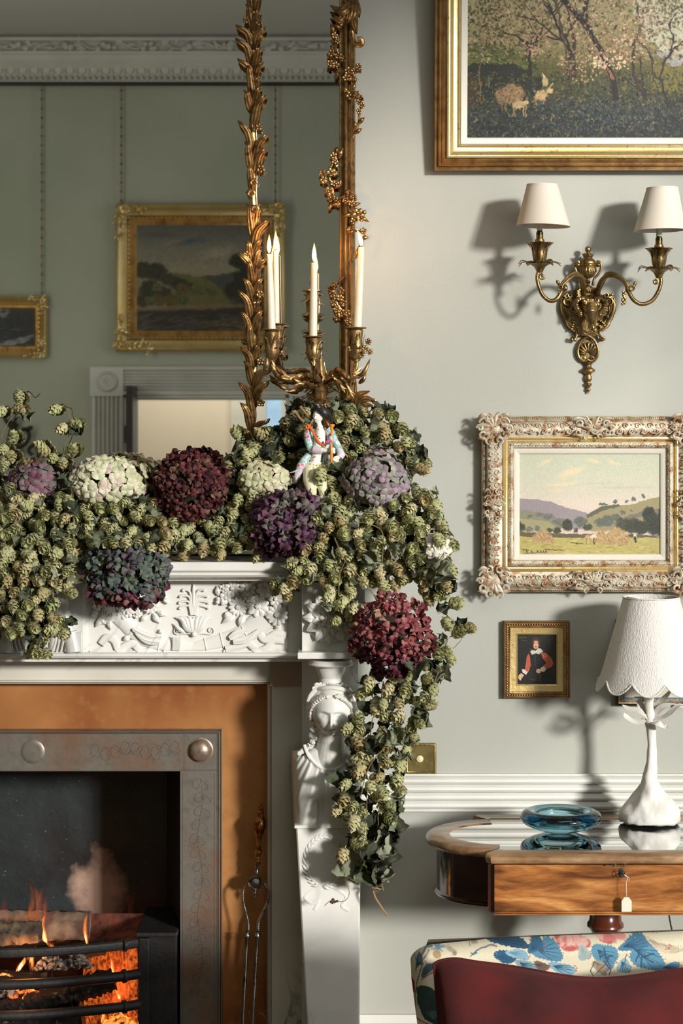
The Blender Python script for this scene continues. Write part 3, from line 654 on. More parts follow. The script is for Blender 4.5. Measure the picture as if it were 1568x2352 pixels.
def harvest_painting():
    o = .045; k = (D-o)/F
    a, b = P(1107, 1361, o), P(1605, 956, o)
    root = thing('framed_painting', 'harvest landscape with haystacks in ornate swept frame of pale rubbed gold', 'painting', ((a.x+b.x)/2, 0, a.z))
    mb = MB(); mb.box((a.x+.004, -.012, a.z+.004), (b.x-.004, -.0005, b.z-.004)); mb.build('backing_board', M['goldbrown'], root, flat=True)
    mb = MB(); mb.rect(a.x, a.z, b.x, b.z, [(0, -.04), (0, -.018), (2*k, -.012), (6*k, -.010), (8*k, -.014), (10*k, -.010), (14*k, .002), (22*k, .008), (34*k, .007), (44*k, -.002), (47*k, -.004)], -o)
    mb.build('outer_moulding', M['pickled'], root, sharp=50)
    mb = MB(); mb.rect(a.x, a.z, b.x, b.z, [(47*k, -.004), (48*k, -.001), (51*k, 0), (54*k, -.003), (55*k, -.007), (57*k, -.008), (59*k, -.006)], -o)
    mb.build('gold_fillet', M['goldleaf'], root, sharp=50)
    mb = MB(); mb.rect(a.x, a.z, b.x, b.z, [(59*k, -.006), (60*k, -.003), (64*k, -.001), (70*k, -.003), (73*k, -.010), (74*k, -.014)], -o)
    mb.build('inner_moulding', M['pickled'], root, sharp=50)
    mb = MB(); mb.rect(a.x, a.z, b.x, b.z, [(74*k, -.012), (75*k, -.012), (86*k, -.019), (88*k, -.024)], -o)
    mb.build('liner', M['linen'], root, sharp=30)
    # leaf band on the inner moulding, bead edge, scroll band on the outer moulding
    mb = MB(); n = 0
    def along(ins, step, fn):
        for (p0, p1, ax) in (((a.x+ins, a.z+ins), (b.x-ins, a.z+ins), 0), ((a.x+ins, b.z-ins), (b.x-ins, b.z-ins), 0), ((a.x+ins, a.z+ins), (a.x+ins, b.z-ins), 1), ((b.x-ins, a.z+ins), (b.x-ins, b.z-ins), 1)):
            L_ = math.hypot(p1[0]-p0[0], p1[1]-p0[1]); c = max(2, int(L_/step))
            for i in range(c+1):
                t = i/c; fn(Vector((p0[0]+(p1[0]-p0[0])*t, 0, p0[1]+(p1[1]-p0[1])*t)), ax, i)
    def lf(p, ax, i):
        d = Vector((1, 0, .5)) if ax == 0 else Vector((.5, 0, 1)); q = p+FRONT*(o-.001)
        if i % 3: mb.petal(q-d.normalized()*.006, d, FRONT, .014, .006, .005, 6, 4)
        else: mb.sph(q, (.0035, .003, .0035), 6, 4)
    along(66*k, .0075, lf); lo = mb.build('leaf_band', M['pickled'], root); lo['kind'] = 'stuff'
    mb = MB(); along(4*k, .0052, lambda p, ax, i: mb.sph(p+FRONT*(o-.0105), .0019, 5, 4)); so = mb.build('bead_edge', M['goldbrown'], root); so['kind'] = 'stuff'
    mb = MB(); rs = random.Random(5)
    def sc_(p, ax, i):
        q = p+FRONT*(o+.008)
        off = Vector((0, 0, .007*(1 if i % 2 else -1))) if ax == 0 else Vector((.007*(1 if i % 2 else -1), 0, 0))
        scroll(mb, q+off, .0085, (0 if i % 2 else pi), 1.2, .0017, 1 if i % 2 else -1, 14)
        for _ in range(2):
            an = rs.uniform(0, 6.28); mb.petal(q-off+Vector((rs.uniform(-.006, .006), .001, rs.uniform(-.006, .006))), (cos(an), 0, sin(an)), FRONT, .010, .0042, .004, 6, 4)
        mb.sph(q-off*1.4, (.0022, .003, .0022), 5, 4)
    along(28*k, .0165, sc_); lo = mb.build('scroll_band', M['pickled'], root); lo['kind'] = 'stuff'
    cx0, cx1, cz0, cz1 = a.x+27*k, b.x-27*k, a.z+27*k, b.z-27*k
    cor = {(cx0, cz0): pi*1.25, (cx1, cz0): -pi/4, (cx0, cz1): pi*.75, (cx1, cz1): pi/4}
    for i, ((x, z), an) in enumerate(cor.items()):
        mb = MB(); cartouche(mb, (x, -o-.008, z), (.042, .042), i, an); mb.build('corner_cartouche', M['pickled'], root)
    xm = P((1112+1600)/2, 0, o).x; zm = (cz0+cz1)/2
    for i, (x, z, s) in enumerate(((P(1360, 0, o).x, cz1+.001, (.056, .03)), (P(1360, 0, o).x, cz0, (.056, .03)), (cx0, zm, (.026, .048)), (cx1, zm, (.026, .048)))):
        mb = MB(); cartouche(mb, (x, -o-.008, z), s, i+9); mb.build('side_cartouche', M['pickled'], root)
    cv = harvest_canvas(); canvas_mesh('canvas', cv, lambda x, y: P(x, y, o-.023), paint_mat('harvest_oil_paint', .5, .07), root)
harvest_painting()

# ---------------------------------------------------------------- 3. portrait
def portrait():
    o = .022; k = (D-o)/F
    a, b = P(1157, 1604, o), P(1309, 1427, o)
    root = thing('framed_portrait', 'small portrait of a man in red sleeves and lace collar, in beaded gold frame', 'painting', ((a.x+b.x)/2, 0, a.z))
    mb = MB(); mb.rect(a.x, a.z, b.x, b.z, [(0, -.022), (0, -.004), (2*k, 0), (4*k, -.003), (12*k, -.003), (13*k, 0), (15*k, -.001), (16*k, -.005)], -o); mb.build('outer_moulding', M['goldbrown'], root, sharp=40)
    mb = MB(); mb.rect(a.x, a.z, b.x, b.z, [(16*k, -.005), (28*k, -.0065), (29*k, -.0045), (31*k, -.006), (32*k, -.012)], -o); mb.build('gold_slip', M['goldleaf'], root, sharp=30)
    mb = MB()
    for (p0, p1) in (((a.x, a.z), (b.x, a.z)), ((a.x, b.z), (b.x, b.z)), ((a.x, a.z), (a.x, b.z)), ((b.x, a.z), (b.x, b.z))):
        L_ = abs(p1[0]-p0[0])+abs(p1[1]-p0[1]); n = int((L_-.016)/.0066)
        for i in range(n+1):
            t = (.008+(L_-.016)*i/n)/L_; x = p0[0]+(p1[0]-p0[0])*t; z = p0[1]+(p1[1]-p0[1])*t
            x += .0085 if abs(x-a.x) < 1e-6 else (-.0085 if abs(x-b.x) < 1e-6 else 0); z += .0085 if abs(z-a.z) < 1e-6 else (-.0085 if abs(z-b.z) < 1e-6 else 0)
            mb.sph((x, -o+.0015, z), .0029, 7, 5)
    so = mb.build('bead_row', M['brassold'], root); so['kind'] = 'stuff'
    mb = MB(); mb.box((a.x+.003, -.008, a.z+.003), (b.x-.003, -.0005, b.z-.003)); mb.build('backing_board', M['goldbrown'], root, flat=True)
    cv = Cv(1186, 1455, 1280, 1577, .45, wob=.5, cell=3)
    cv.grad([(1455, (30, 28, 22)), (1577, (24, 22, 19))]); Z = lambda x, y: (1120+x/3.5, 1340+y/3.5)
    zp = lambda l: [Z(*q) for q in l]
    cv.poly(zp([(480, 440), (550, 440), (550, 800), (500, 700)]), (44, 34, 24), .7)
    cv.poly(zp([(330, 550), (380, 540), (430, 560), (450, 640), (440, 720), (450, 800), (330, 800), (335, 720), (325, 640)]), (26, 25, 23)); cv.line(zp([(382, 570), (378, 660)]), 1.6, (72, 66, 56), .7)
    cv.poly(zp([(330, 560), (312, 590), (302, 680), (285, 700), (325, 712), (345, 660), (340, 600)]), (172, 84, 58)); cv.poly(zp([(425, 555), (470, 560), (510, 600), (526, 640), (515, 670), (450, 695), (430, 680), (470, 640), (440, 600)]), (176, 86, 58))
    random.seed(4)
    cv.dabs(70, Z(430, 560)+Z(520, 680), [(196, 110, 80), (206, 150, 116), (146, 62, 42)], 2.2, 1.2, inside=lambda x, y: cv.c[min(cv.h-1, int((y-cv.y0)/cv.st)), min(cv.w-1, int((x-cv.x0)/cv.st))][0] > .5)
    cv.dabs(40, Z(302, 580)+Z(340, 700), [(196, 110, 80), (206, 150, 116), (146, 62, 42)], 2.2, 1.2, inside=lambda x, y: cv.c[min(cv.h-1, int((y-cv.y0)/cv.st)), min(cv.w-1, int((x-cv.x0)/cv.st))][0] > .5)
    cv.poly(zp([(340, 548), (365, 535), (380, 545), (405, 520), (425, 525), (445, 545), (410, 570), (385, 560), (355, 575)]), (196, 188, 170)); cv.dabs(30, Z(345, 530)+Z(440, 570), [(214, 206, 190), (170, 160, 144)], 1.6, 1)
    cv.poly(zp([(272, 690), (290, 690), (320, 712), (308, 735), (280, 718)]), (206, 198, 180)); cv.poly(zp([(425, 680), (450, 665), (470, 690), (450, 712), (428, 705)]), (206, 198, 180))
    cv.poly(zp([(248, 735), (270, 722), (290, 738), (272, 765), (262, 782), (244, 762)]), (206, 166, 132)); cv.poly(zp([(390, 695), (405, 683), (425, 690), (430, 712), (410, 725), (392, 715)]), (204, 160, 124))
    cv.ell(*Z(384, 462), 10, 11, (58, 38, 24), 1, .2); cv.ell(*Z(386, 492), 7.2, 11.5, (206, 158, 122), 1, .15); cv.ell(*Z(388, 452), 8, 3.5, (66, 44, 28), .9, .4); cv.ell(*Z(363, 480), 2.4, 8, (60, 40, 26), .9, .4); cv.ell(*Z(413, 480), 2.8, 9, (60, 40, 26), .9, .4)
    for ex in (375, 396): cv.ell(*Z(ex, 482), 1.4, .7, (46, 30, 22), .9, .5); cv.line(zp([(ex-7, 473), (ex+7, 473)]), .8, (90, 58, 38), .8)
    cv.line(zp([(386, 480), (389, 500)]), .9, (226, 186, 150), .8); cv.line(zp([(376, 509), (387, 505), (398, 509)]), 1.4, (96, 56, 34)); cv.line(zp([(382, 515), (391, 515)]), .9, (170, 84, 66)); cv.ell(*Z(387, 528), 1.8, 2.6, (104, 64, 40), .9, .5)
    for i in range(6): cv.line(zp([(345+i*18, 720), (350+i*17, 790)]), .7, (100, 50, 34), .7)
    for (x, y) in ((350, 770), (372, 775), (420, 740), (420, 760), (422, 780), (425, 800)): cv.ell(*Z(x, y), 1.5, 1, (150, 130, 100), .8)
    # small gold inscription upper left of the panel
    cv.line(zp([(250, 437), (262, 432), (270, 440), (285, 430), (300, 438), (312, 432)]), .8, (150, 126, 70), .9, 0); cv.line(zp([(276, 460), (284, 456)]), .8, (150, 126, 70), .8, 0); cv.line(zp([(292, 460), (308, 457)]), .8, (150, 126, 70), .8, 0)
    cv.mott(.08, 1.5)
    canvas_mesh('panel', cv, lambda x, y: P(x, y, o-.011), paint_mat('portrait_oil_paint', .4, .1), root)
portrait()

# ---------------------------------------------------------------- 4. engraving behind the lamp
def engraving():
    o = .018; k = (D-o)/F
    a, b = P(1415, 1621, o), P(1640, 1424, o)
    root = thing('framed_engraving', 'black and gold framed grey engraving half hidden behind the lamp', 'picture', ((a.x+b.x)/2, 0, a.z))
    mb = MB(); mb.rect(a.x, a.z, b.x, b.z, [(0, -.018), (0, 0), (3*k, .001), (4*k, -.001)], -o); mb.build('black_frame', M['black'], root, sharp=40)
    mb = MB(); mb.rect(a.x, a.z, b.x, b.z, [(4*k, -.001), (5*k, .001), (8*k, 0), (9*k, -.004)], -o); mb.build('gold_frame', M['goldbrown'], root, sharp=40)
    cv = Cv(1423, 1432, 1632, 1613, .8, wob=.6, cell=4)
    cv.grad([(1432, (128, 132, 130)), (1613, (120, 124, 124))]); cv.mott(.35, 3); cv.dabs(500, (1423, 1432, 1632, 1613), [(90, 94, 94), (150, 152, 146), (70, 74, 74)], 4, 1)
    cv.poly([(1433, 1442), (1622, 1442), (1622, 1603), (1433, 1603)], (196, 190, 172), 1, 0)
    cv.line([(1433, 1442), (1622, 1442), (1622, 1603), (1433, 1603), (1433, 1442)], 1.5, (60, 62, 60), .9, 0)
    cv.dabs(400, (1450, 1470, 1600, 1594), [(150, 148, 136), (110, 108, 100), (170, 168, 152)], 8, 1.2); cv.ell(1490, 1560, 26, 22, (104, 104, 98), .6, .8)
    canvas_mesh('print', cv, lambda x, y: P(x, y, o-.003), paint_mat('engraving_print', .35, .02), root)
    mb = MB(); mb.box((a.x+.002, -.012, a.z+.002), (b.x-.002, -.0005, b.z-.002)); mb.build('backing_board', M['black'], root, flat=True)
engraving()

# ---------------------------------------------------------------- pictures hanging on the opposite wall (seen in the mirror)
def rear_picture(x0, y0, x1, y1, bw, label, draw, seed, chains):
    o = .05; k = RW
    a, b = R(x0, y1, o), R(x1, y0, o)
    root = thing('framed_painting', label, 'painting', ((a.x+b.x)/2, RY, a.z))
    s = bw/50
    mb = MB(); mb.rect(a.x, a.z, b.x, b.z, [(0, -.05), (0, -.01), (3*s*k, .006), (8*s*k, .012), (12*s*k, .006), (20*s*k, -.006), (26*s*k, -.012)], RY+o, 1); mb.build('outer_moulding', M['goldleaf'], root, sharp=40)
    mb = MB(); mb.rect(a.x, a.z, b.x, b.z, [(26*s*k, -.012), (30*s*k, -.006), (34*s*k, -.010), (42*s*k, -.012), (46*s*k, -.018), (50*s*k, -.022)], RY+o, 1); mb.build('inner_moulding', M['gilt_line'], root, sharp=40)
    mb = MB(); n = int((b.x-a.x)/.03)
    for i in range(n):
        for z in (a.z+31*s*k, b.z-31*s*k): mb.sph((a.x+31*s*k+(b.x-a.x-62*s*k)*i/(n-1), RY+o-.006, z), (.011, .008, .007), 6, 4)
    m_ = int((b.z-a.z)/.03)
    for i in range(m_):
        for x in (a.x+31*s*k, b.x-31*s*k): mb.sph((x, RY+o-.006, a.z+31*s*k+(b.z-a.z-62*s*k)*i/(m_-1)), (.007, .008, .011), 6, 4)
    so = mb.build('bead_row', M['goldleaf'], root); so['kind'] = 'stuff'
    for i, (x, z, an) in enumerate(((a.x+12*s*k, a.z+12*s*k, pi*1.25), (b.x-12*s*k, a.z+12*s*k, -pi/4), (a.x+12*s*k, b.z-12*s*k, pi*.75), (b.x-12*s*k, b.z-12*s*k, pi/4))):
        mb = MB(); rs = random.Random(seed+i); sx = 1 if i in (0, 2) else -1; sz = 1 if i in (0, 1) else -1
        for q in range(20):
            t = rs.random()**1.4*.16*s
            c = Vector((x+(sx*t if q % 2 else rs.uniform(-.018, .018)*s), RY+o+.008, z+(rs.uniform(-.018, .018)*s if q % 2 else sz*t))); aa = rs.uniform(0, 6.28)
            mb.petal(c, (cos(aa), .3, sin(aa)), (0, 1, 0), .045*s, .022*s, .02, 6, 5)
            scroll(mb, c, .018*s, aa, 1, .005*s)
        mb.build('corner_ornament', M['goldleaf'], root)
    cv = draw(x0+bw, y0+bw, x1-bw, y1-bw)
    canvas_mesh('canvas', cv, lambda x, y: R(x, y, o-.02), paint_mat('rear_oil_paint', .5, .1), root)
    mb = MB(); mb.box((a.x+.01, RY+.001, a.z+.01), (b.x-.01, RY+.02, b.z-.01)); mb.build('backing_board', M['goldbrown'], root, flat=True)
    for cx in chains:
        ch = MB(); z0 = b.z-.02; z1 = R(0, 194).z; x = R(cx, 0).x
        n = int((z1-z0)/.026)
        for i in range(n):
            z = z0+(z1-z0)*(i+.5)/n
            ch.sph((x, RY+.03, z), (.0075, .004, .013) if i % 2 else (.004, .0075, .013), 6, 4)
        co = ch.build('hanging_chain', M['brassold'], root); co['kind'] = 'stuff'
def draw_wood(x0, y0, x1, y1):
    cv = Cv(x0-2, y0-2, x1+2, y1+2, 1.3, wob=4, cell=10); random.seed(21)
    cv.grad([(515, (92, 92, 84)), (560, (122, 118, 104)), (620, (150, 142, 116)), (660, (130, 124, 100))])
    cv.ell(430, 555, 60, 10, (70, 82, 104), .8, .8, -.1, 2); cv.ell(400, 556, 34, 6, (158, 128, 104), .8, .7, -.2); cv.ell(500, 580, 60, 16, (168, 160, 134), .8, .8, -.2, 2); cv.ell(360, 540, 60, 10, (86, 84, 78), .8, .8)
    cv.poly([(455, 636), (540, 626), (640, 640), (640, 700), (450, 700)], (72, 74, 70)); cv.poly([(400, 625), (470, 640), (520, 670), (530, 700), (400, 705)], (104, 100, 54))
    def tr(cx, cy, r, c):
        cv.ell(cx, cy, r, r*.8, c, 1, .3, 0, 1.4); cv.dabs(int(r*2.2), (cx-r, cy-r, cx+r, cy+r*.7), [c, [k+16 for k in c], [max(0, k-16) for k in c]], 6, 4, inside=lambda x, y: math.hypot(x-cx, (y-cy)/.8) < r*.9)
    for a in ((330, 620, 26), (360, 625, 28), (385, 640, 20), (345, 665, 30), (375, 675, 26), (328, 690, 20), (405, 650, 20), (425, 655, 18)): tr(*a, (52, 54, 34))
    for a in ((420, 665, 20), (395, 690, 20), (365, 690, 18)): tr(*a, (92, 76, 36))
    for a in ((450, 665, 18), (468, 668, 16), (485, 672, 14), (360, 660, 14), (345, 690, 14), (420, 690, 14)): tr(*a, (84, 88, 44))
    for a in ((545, 600, 22), (560, 640, 30), (540, 668, 30), (580, 610, 34), (570, 680, 30)): tr(*a, (40, 44, 30))
    cv.poly([(300, 712), (640, 700), (640, 790), (300, 790)], (48, 44, 34)); cv.poly([(300, 708), (480, 700), (560, 700), (560, 708), (300, 716)], (128, 104, 70), .8)
    cv.dabs(260, (300, 722, 640, 770), [(92, 92, 92), (66, 68, 66), (46, 42, 34), (112, 104, 92)], 26, 2.5, 0, .6); cv.dabs(60, (470, 730, 600, 760), [(120, 98, 70), (84, 66, 46)], 12, 4, 0, .7)
    cv.mott(.12, 4); return cv
def draw_stream(x0, y0, x1, y1):
    cv = Cv(x0-2, y0-2, x1+2, y1+2, 1.3, wob=3, cell=8); random.seed(22)
    cv.grad([(700, (70, 74, 70)), (720, (34, 36, 34)), (760, (26, 28, 28)), (800, (30, 32, 32))])
    cv.poly([(-300, 704), (10, 706), (25, 716), (10, 730), (-300, 735)], (120, 124, 122)); cv.dabs(200, (-200, 705, 90, 760), [(44, 36, 28), (30, 32, 28), (60, 48, 36), (38, 44, 40)], 10, 5)
    cv.poly([(-300, 792), (0, 788), (50, 775), (82, 768), (60, 785), (0, 800), (-300, 800)], (150, 156, 156), .9); cv.dabs(80, (-200, 750, 80, 800), [(70, 80, 84), (52, 58, 60)], 16, 3, -.1)
    cv.mott(.12, 4); return cv
rear_picture(265, 468, 655, 808, 50, 'gilt-framed dark woodland river landscape seen in the mirror left of the candles', draw_wood, 31, (280, 633))
rear_picture(-230, 680, 107, 822, 30, 'small dark stream landscape in gilt frame at the left edge of the mirror', draw_stream, 41, (98, -190))
# ================================================================ overmantel mirror with carved gilt frame
SHELF = P(0, 1290, .27).z
def z1(x, y, o): return P(500+x/3.92, y/3.92, o)
def z2(x, y, o): return P(500+x/3.92, 500+y/3.92, o)
def flower(mb, c, r, seed=0, n=5, T=.006, nrm=FRONT):
    rs = random.Random(seed); nrm = Vector(nrm).normalized(); u = nrm.orthogonal().normalized(); v = nrm.cross(u); a0 = rs.uniform(0, 6)
    for k in range(n):
        a = a0+2*pi*k/n; d = u*cos(a)+v*sin(a)+nrm*.25
        mb.petal(Vector(c)+d*r*.12, d, nrm, r*.95, r*.85, T, 8, 5)
    mb.sph(Vector(c)+nrm*T*.9, (r*.24,)*3, 7, 5)
def mirror():
    root = thing('overmantel_mirror', 'tall gilt overmantel mirror with palm-leaf upright and flower-twined right border', 'mirror', (P(583, 0, .03).x, 0, SHELF))
    x0, x1 = P(-420, 0, .03).x, P(790, 0, .03).x; zt = 2.95
    mg = mat('old_mirror_silvering', (.84, .84, .78, 1), .018, 1.0, noise=[(160, (.93, .94, .9, 1), .74, .8, 2)]); nb = nodes(mg)
    m = MB(); m.box((x0, -.03, SHELF+.004), (x1, -.022, zt)); m.build('mirror_glass', mg, root, flat=True)
    m = MB(); m.box((x0, -.021, SHELF+.004), (x1, -.001, zt)); m.build('backboard', M['goldbrown'], root, flat=True)
    # straight moulding of the right border
    def ux(x): return P(x, 0, .05).x
    pr = [(779, .022), (779, .04), (780.5, .046), (783, .046), (784, .042), (786, .042), (787, .05)]
    pr += [(787+13*i/8, .05+.016*sin(pi*i/8)) for i in range(1, 9)] + [(801, .047), (803, .047), (804, .053), (806, .054), (807, .046), (812, .042), (815, .036), (816, .02), (816, .001)]
    m = MB(); m.grid([[(ux(a), -o, z) for a, o in pr] for z in (P(0, 955, .05).z, zt)])
    m.build('border_moulding', M['gilt'], root, sharp=50)
    # palm upright: stem + leaves
    o = .055
    stem = [(578, -60), (581, 40), (580, 110), (583, 200), (580, 300), (583, 350), (580, 440), (584, 520), (582, 640), (584, 740), (583, 860), (578, 960), (573, 1070)]
    m = MB(); pts = smooth(pp([(a, b, .045) for a, b in stem]), 60); m.tube(pts, .0085, 8)
    m.tube([p+Vector((.006, -.002, 0)) for p in pts], .004, 6); m.tube([p+Vector((-.006, -.002, 0)) for p in pts], .004, 6)
    m.build('palm_stem', M['gilt'], root)
    LV = [((542, 57), (577, 102)), ((541, 88), (574, 132)), ((546, 135), (577, 178)), ((560, 208), (574, 242)), ((547, 278), (577, 339)), ((562, 326), (575, 377)),
          ((610, 62), (582, 102)), ((601, 108), (585, 148)), ((605, 143), (583, 178)), ((597, 176), (585, 204)), ((611, 218), (584, 273)), ((615, 308), (587, 357)), ((613, 341), (590, 382)),
          ((564, 10), (578, 50)), ((598, 22), (584, 60)), ((562, -40), (578, 10)), ((600, -30), (584, 12)),
          ((564, 553), (577, 600)), ((548, 581), (577, 627)), ((558, 640), (577, 680)), ((546, 668), (574, 719)), ((553, 717), (574, 770)), ((552, 798), (577, 839)), ((560, 830), (577, 870)), ((548, 879), (577, 934)), ((552, 926), (574, 972)), ((549, 1025), (571, 1075)), ((560, 985), (574, 1020)),
          ((617, 505), (584, 559)), ((601, 551), (583, 589)), ((611, 594), (584, 627)), ((603, 640), (586, 680)), ((603, 714), (584, 755)), ((600, 690), (586, 720)), ((620, 844), (587, 880)), ((615, 875), (585, 918)), ((617, 962), (584, 990)), ((566, 470), (580, 530)), ((598, 790), (584, 830)),
          ((564, 150), (580, 215)), ((600, 200), (584, 240)), ((566, 380), (580, 430)), ((596, 470), (584, 520)), ((566, 745), (579, 800)), ((566, 600), (580, 650)), ((600, 575), (584, 640)), ((563, 895), (579, 950))]
    for i, ((tx, ty), (bx, by)) in enumerate(LV):
        sg = 1 if tx > bx else -1; m = MB()
        L_ = by-ty; mid = (bx+(tx-bx)*.16, by-L_*.55)
        m.fin([P(bx-sg*2, by+L_*.35, .047), P(bx+sg*1, by, .057), P(mid[0]+sg*3, mid[1], .068), P(tx-sg*7, ty+7, .074), P(tx+sg*1, ty-1, .066)], W(20 if L_ > 30 else 15), .0062, FRONT, 2.5, 14, 13)
        m.build('palm_leaf', M['gilt'], root)
    fl = [(594, 292, 8), (598, 388, 10), (596, 676, 9), (597, 829, 9), (597, 925, 9), (561, 783, 8), (565, 46, 8), (594, 51, 8), (566, 585, 8)]
    for i, (x, y, r) in enumerate(fl):
        m = MB(); flower(m, P(x, y, .068), W(r), i); m.build('flower', M['gilt_dark'], root)
    for i, (x, y, r) in enumerate(((582, 421, 12), (576, 446, 13), (585, 482, 13))):
        m = MB(); c = P(x, y, .066)
        for k in range(6):
            a = radians(20+k*28)*(1 if i != 1 else -1)+(0 if i != 1 else pi); m.petal(c, (cos(a), -.4, sin(a)), FRONT, W(r), W(8), .009, 7, 4)
        scroll(m, c+FRONT*.008, W(r*.7), 0, 1.3, .004); m.build('shell', M['gilt'], root)
    # flowers twining round the right border
    FL = [(1050,320,8),(1075,370,7),(1020,480,9),(1080,500,9),(1130,530,8),(1060,580,8),(1010,570,9),(1040,430,7),(1170,640,10),(1200,690,10),(1265,600,8),(1270,640,7),(1150,700,8),(1225,640,8),(1190,860,11),(1250,850,9),(1280,890,9),(1270,920,8),(1300,950,7),(1270,1000,7),(1040,1400,9),(1050,1450,8),(940,1560,9),(1020,1550,12),(950,1620,9),(1040,1650,8),(1000,1720,11),(1080,1660,7),(1020,1780,10),(1080,1800,8),(1150,1800,9),(1180,1740,10),(1220,1780,10),(1200,1830,8),(1260,1920,13),(1290,1960,11),(1220,1990,9),(1190,2070,9),(1310,2080,8)]
    FL = [(500+a/3.92, b/3.92, r) for a, b, r in FL]
    FL += [(500+a/3.92, 500+b/3.92, r) for a, b, r in [(1020,640,9),(1030,690,9),(1050,600,7),(1110,660,9),(1040,770,8),(1100,720,9),(1130,770,9),(1070,830,9),(1110,860,10),(1160,860,9),(1070,900,9),(1170,930,9),(1190,970,8)]]
    for i, (x, y, r) in enumerate(FL):
        m = MB(); rs = random.Random(i); flower(m, P(x, y, .075+rs.uniform(-.006, .006)), W(r), i, 5, .006, Vector((rs.uniform(-.4, .4), -1, rs.uniform(-.4, .4)))); m.build('flower', M['gilt'], root)
    random.seed(17)
    for lst in ([(1080,200),(1055,300),(1065,420),(1040,500),(1080,600),(1180,680),(1230,760),(1210,850),(1290,920),(1275,1010),(1265,1120),(1215,1240)], [(1130,1340),(1070,1360),(1045,1450),(1000,1560),(1030,1680),(1060,1790),(1180,1760),(1180,1890),(1270,1940),(1200,2060),(1300,2090),(1310,2160),(1240,2330)]):
        m = MB(); m.tube(smooth([z1(a, b, .066) for a, b in lst], 70), .0032, 6); m.build('twining_stem', M['gilt'], root)
    m = MB(); m.tube(smooth([z2(a, b, .066) for a, b in ((1150,520),(1100,560),(1040,620),(1050,720),(1090,800),(1150,880),(1190,1000))], 30), .0032, 6); m.build('twining_stem', M['gilt'], root)
    lf = [((1080,260),(1140,190)),((1110,255),(1030,230)),((1045,300),(1015,210)),((1045,380),(1010,370)),((1010,520),(985,480)),((1020,590),(1000,620)),((1080,640),(1060,720)),((1230,700),(1240,745)),((1170,830),(1120,780)),((1220,800),(1230,760)),((1270,1110),(1322,1055)),((1240,1200),(1298,1155)),((1240,1150),(1230,1090)),((1060,1380),(1075,1320)),((1080,1380),(1130,1380)),((1090,1420),(1125,1330)),((1060,1500),(1080,1490)),((1030,1580),(1095,1550)),((1090,1680),(1110,1600)),((1020,1830),(1000,1900)),((1080,1860),(1100,1810)),((1100,1830),(1000,1850)),((1220,1850),(1285,1830)),((1250,1940),(1365,2000)),((1200,1930),(1115,1950)),((1310,1930),(1330,1890)),((1310,2140),(1358,2140)),((1240,2310),(1300,2180)),((980,1640),(915,1640)),((1050,1690),(1120,1660))]
    for i, (bs, tp) in enumerate(lf):
        m = MB(); b_, t_ = z1(*bs, .068), z1(*tp, .066); md = (b_+t_)/2+FRONT*.008
        m.fin([b_, md, t_], W(11), .005, FRONT, 1, 8, 7); m.build('leaf', M['gilt'], root)
    # acanthus clusters: top right and bottom right
    for i, (bs, md, tp, wd) in enumerate((((1210,20),(1120,100),(1010,50),26), ((1190,40),(1100,180),(1010,110),20), ((1240,10),(1230,120),(1180,240),26), ((1250,40),(1260,110),(1275,160),18), ((1220,120),(1230,220),(1250,310),20), ((1200,60),(1180,160),(1150,220),18))):
        m = MB(); m.fin([z1(*bs, .06), z1(*md, .082), z1(*tp, .07)], W(wd), .008, FRONT, 3, 12, 11); m.build('acanthus_leaf', M['gilt'], root)
    m = MB(); m.tube(smooth([z1(1215, 180, .07), z1(1210, 320, .07), z1(1240, 400, .075), z1(1290, 400, .078), z1(1290, 360, .08), z1(1255, 362, .08)], 24), [.006+.003*(i/23) for i in range(24)], 8); m.build('scroll_end', M['gilt'], root)
    for i, (bs, md, tp, wd) in enumerate((((1200,1800),(1210,1540),(1235,1430),26), ((1220,1810),(1250,1620),(1370,1560),24), ((1230,1815),(1290,1640),(1425,1650),26), ((1245,1820),(1310,1700),(1400,1690),20), ((1190,1790),(1180,1620),(1190,1500),22), ((1170,1780),(1150,1680),(1160,1600),18))):
        m = MB(); m.fin([z2(*bs, .055), z2(*md, .085), z2(*tp, .09)], W(wd), .009, FRONT, 3, 14, 11)
        m.build('acanthus_leaf', M['gilt'], root)
    m = MB(); c = z2(1410, 1650, .09); m.tube(spiral(c, W(5), W(1), 0, -1.2, 14), .004, 6); m.build('scroll_end', M['gilt'], root)
mirror()

# ---------------------------------------------------------------- candelabrum
MW = mat('candle_wax', lin(212, 206, 184), .35, sss=.6, noise=(12, lin(206, 196, 170), .4, .7, 2))
MW.node_tree.nodes['Principled BSDF'].inputs['Subsurface Radius'].default_value = (.02, .014, .008)
def flame_mat():
    m = bpy.data.materials.new('candle_flame'); m.use_nodes = True; nt = m.node_tree; N = nt.nodes; L = nt.links; N.clear()
    out = N.new('ShaderNodeOutputMaterial'); e = N.new('ShaderNodeEmission'); tc = N.new('ShaderNodeTexCoord'); sp = N.new('ShaderNodeSeparateXYZ')
    L.new(tc.outputs['Object'], sp.inputs[0]); r = N.new('ShaderNodeValToRGB'); mr = N.new('ShaderNodeMapRange'); mr.inputs[1].default_value = 0; mr.inputs[2].default_value = .042
    L.new(sp.outputs[2], mr.inputs[0]); L.new(mr.outputs[0], r.inputs[0]); L.new(r.outputs[0], e.inputs[0]); e.inputs[1].default_value = 2.6
    cr = r.color_ramp; cr.elements[0].color = (.9, .42, .12, 1); cr.elements[1].position = 1; cr.elements[1].color = (1, .55, .16, 1)
    q = cr.elements.new(.3); q.color = (1, .86, .55, 1); q = cr.elements.new(.7); q.color = (1, .8, .45, 1)
    L.new(e.outputs[0], out.inputs[0]); return m
FL_M = flame_mat()
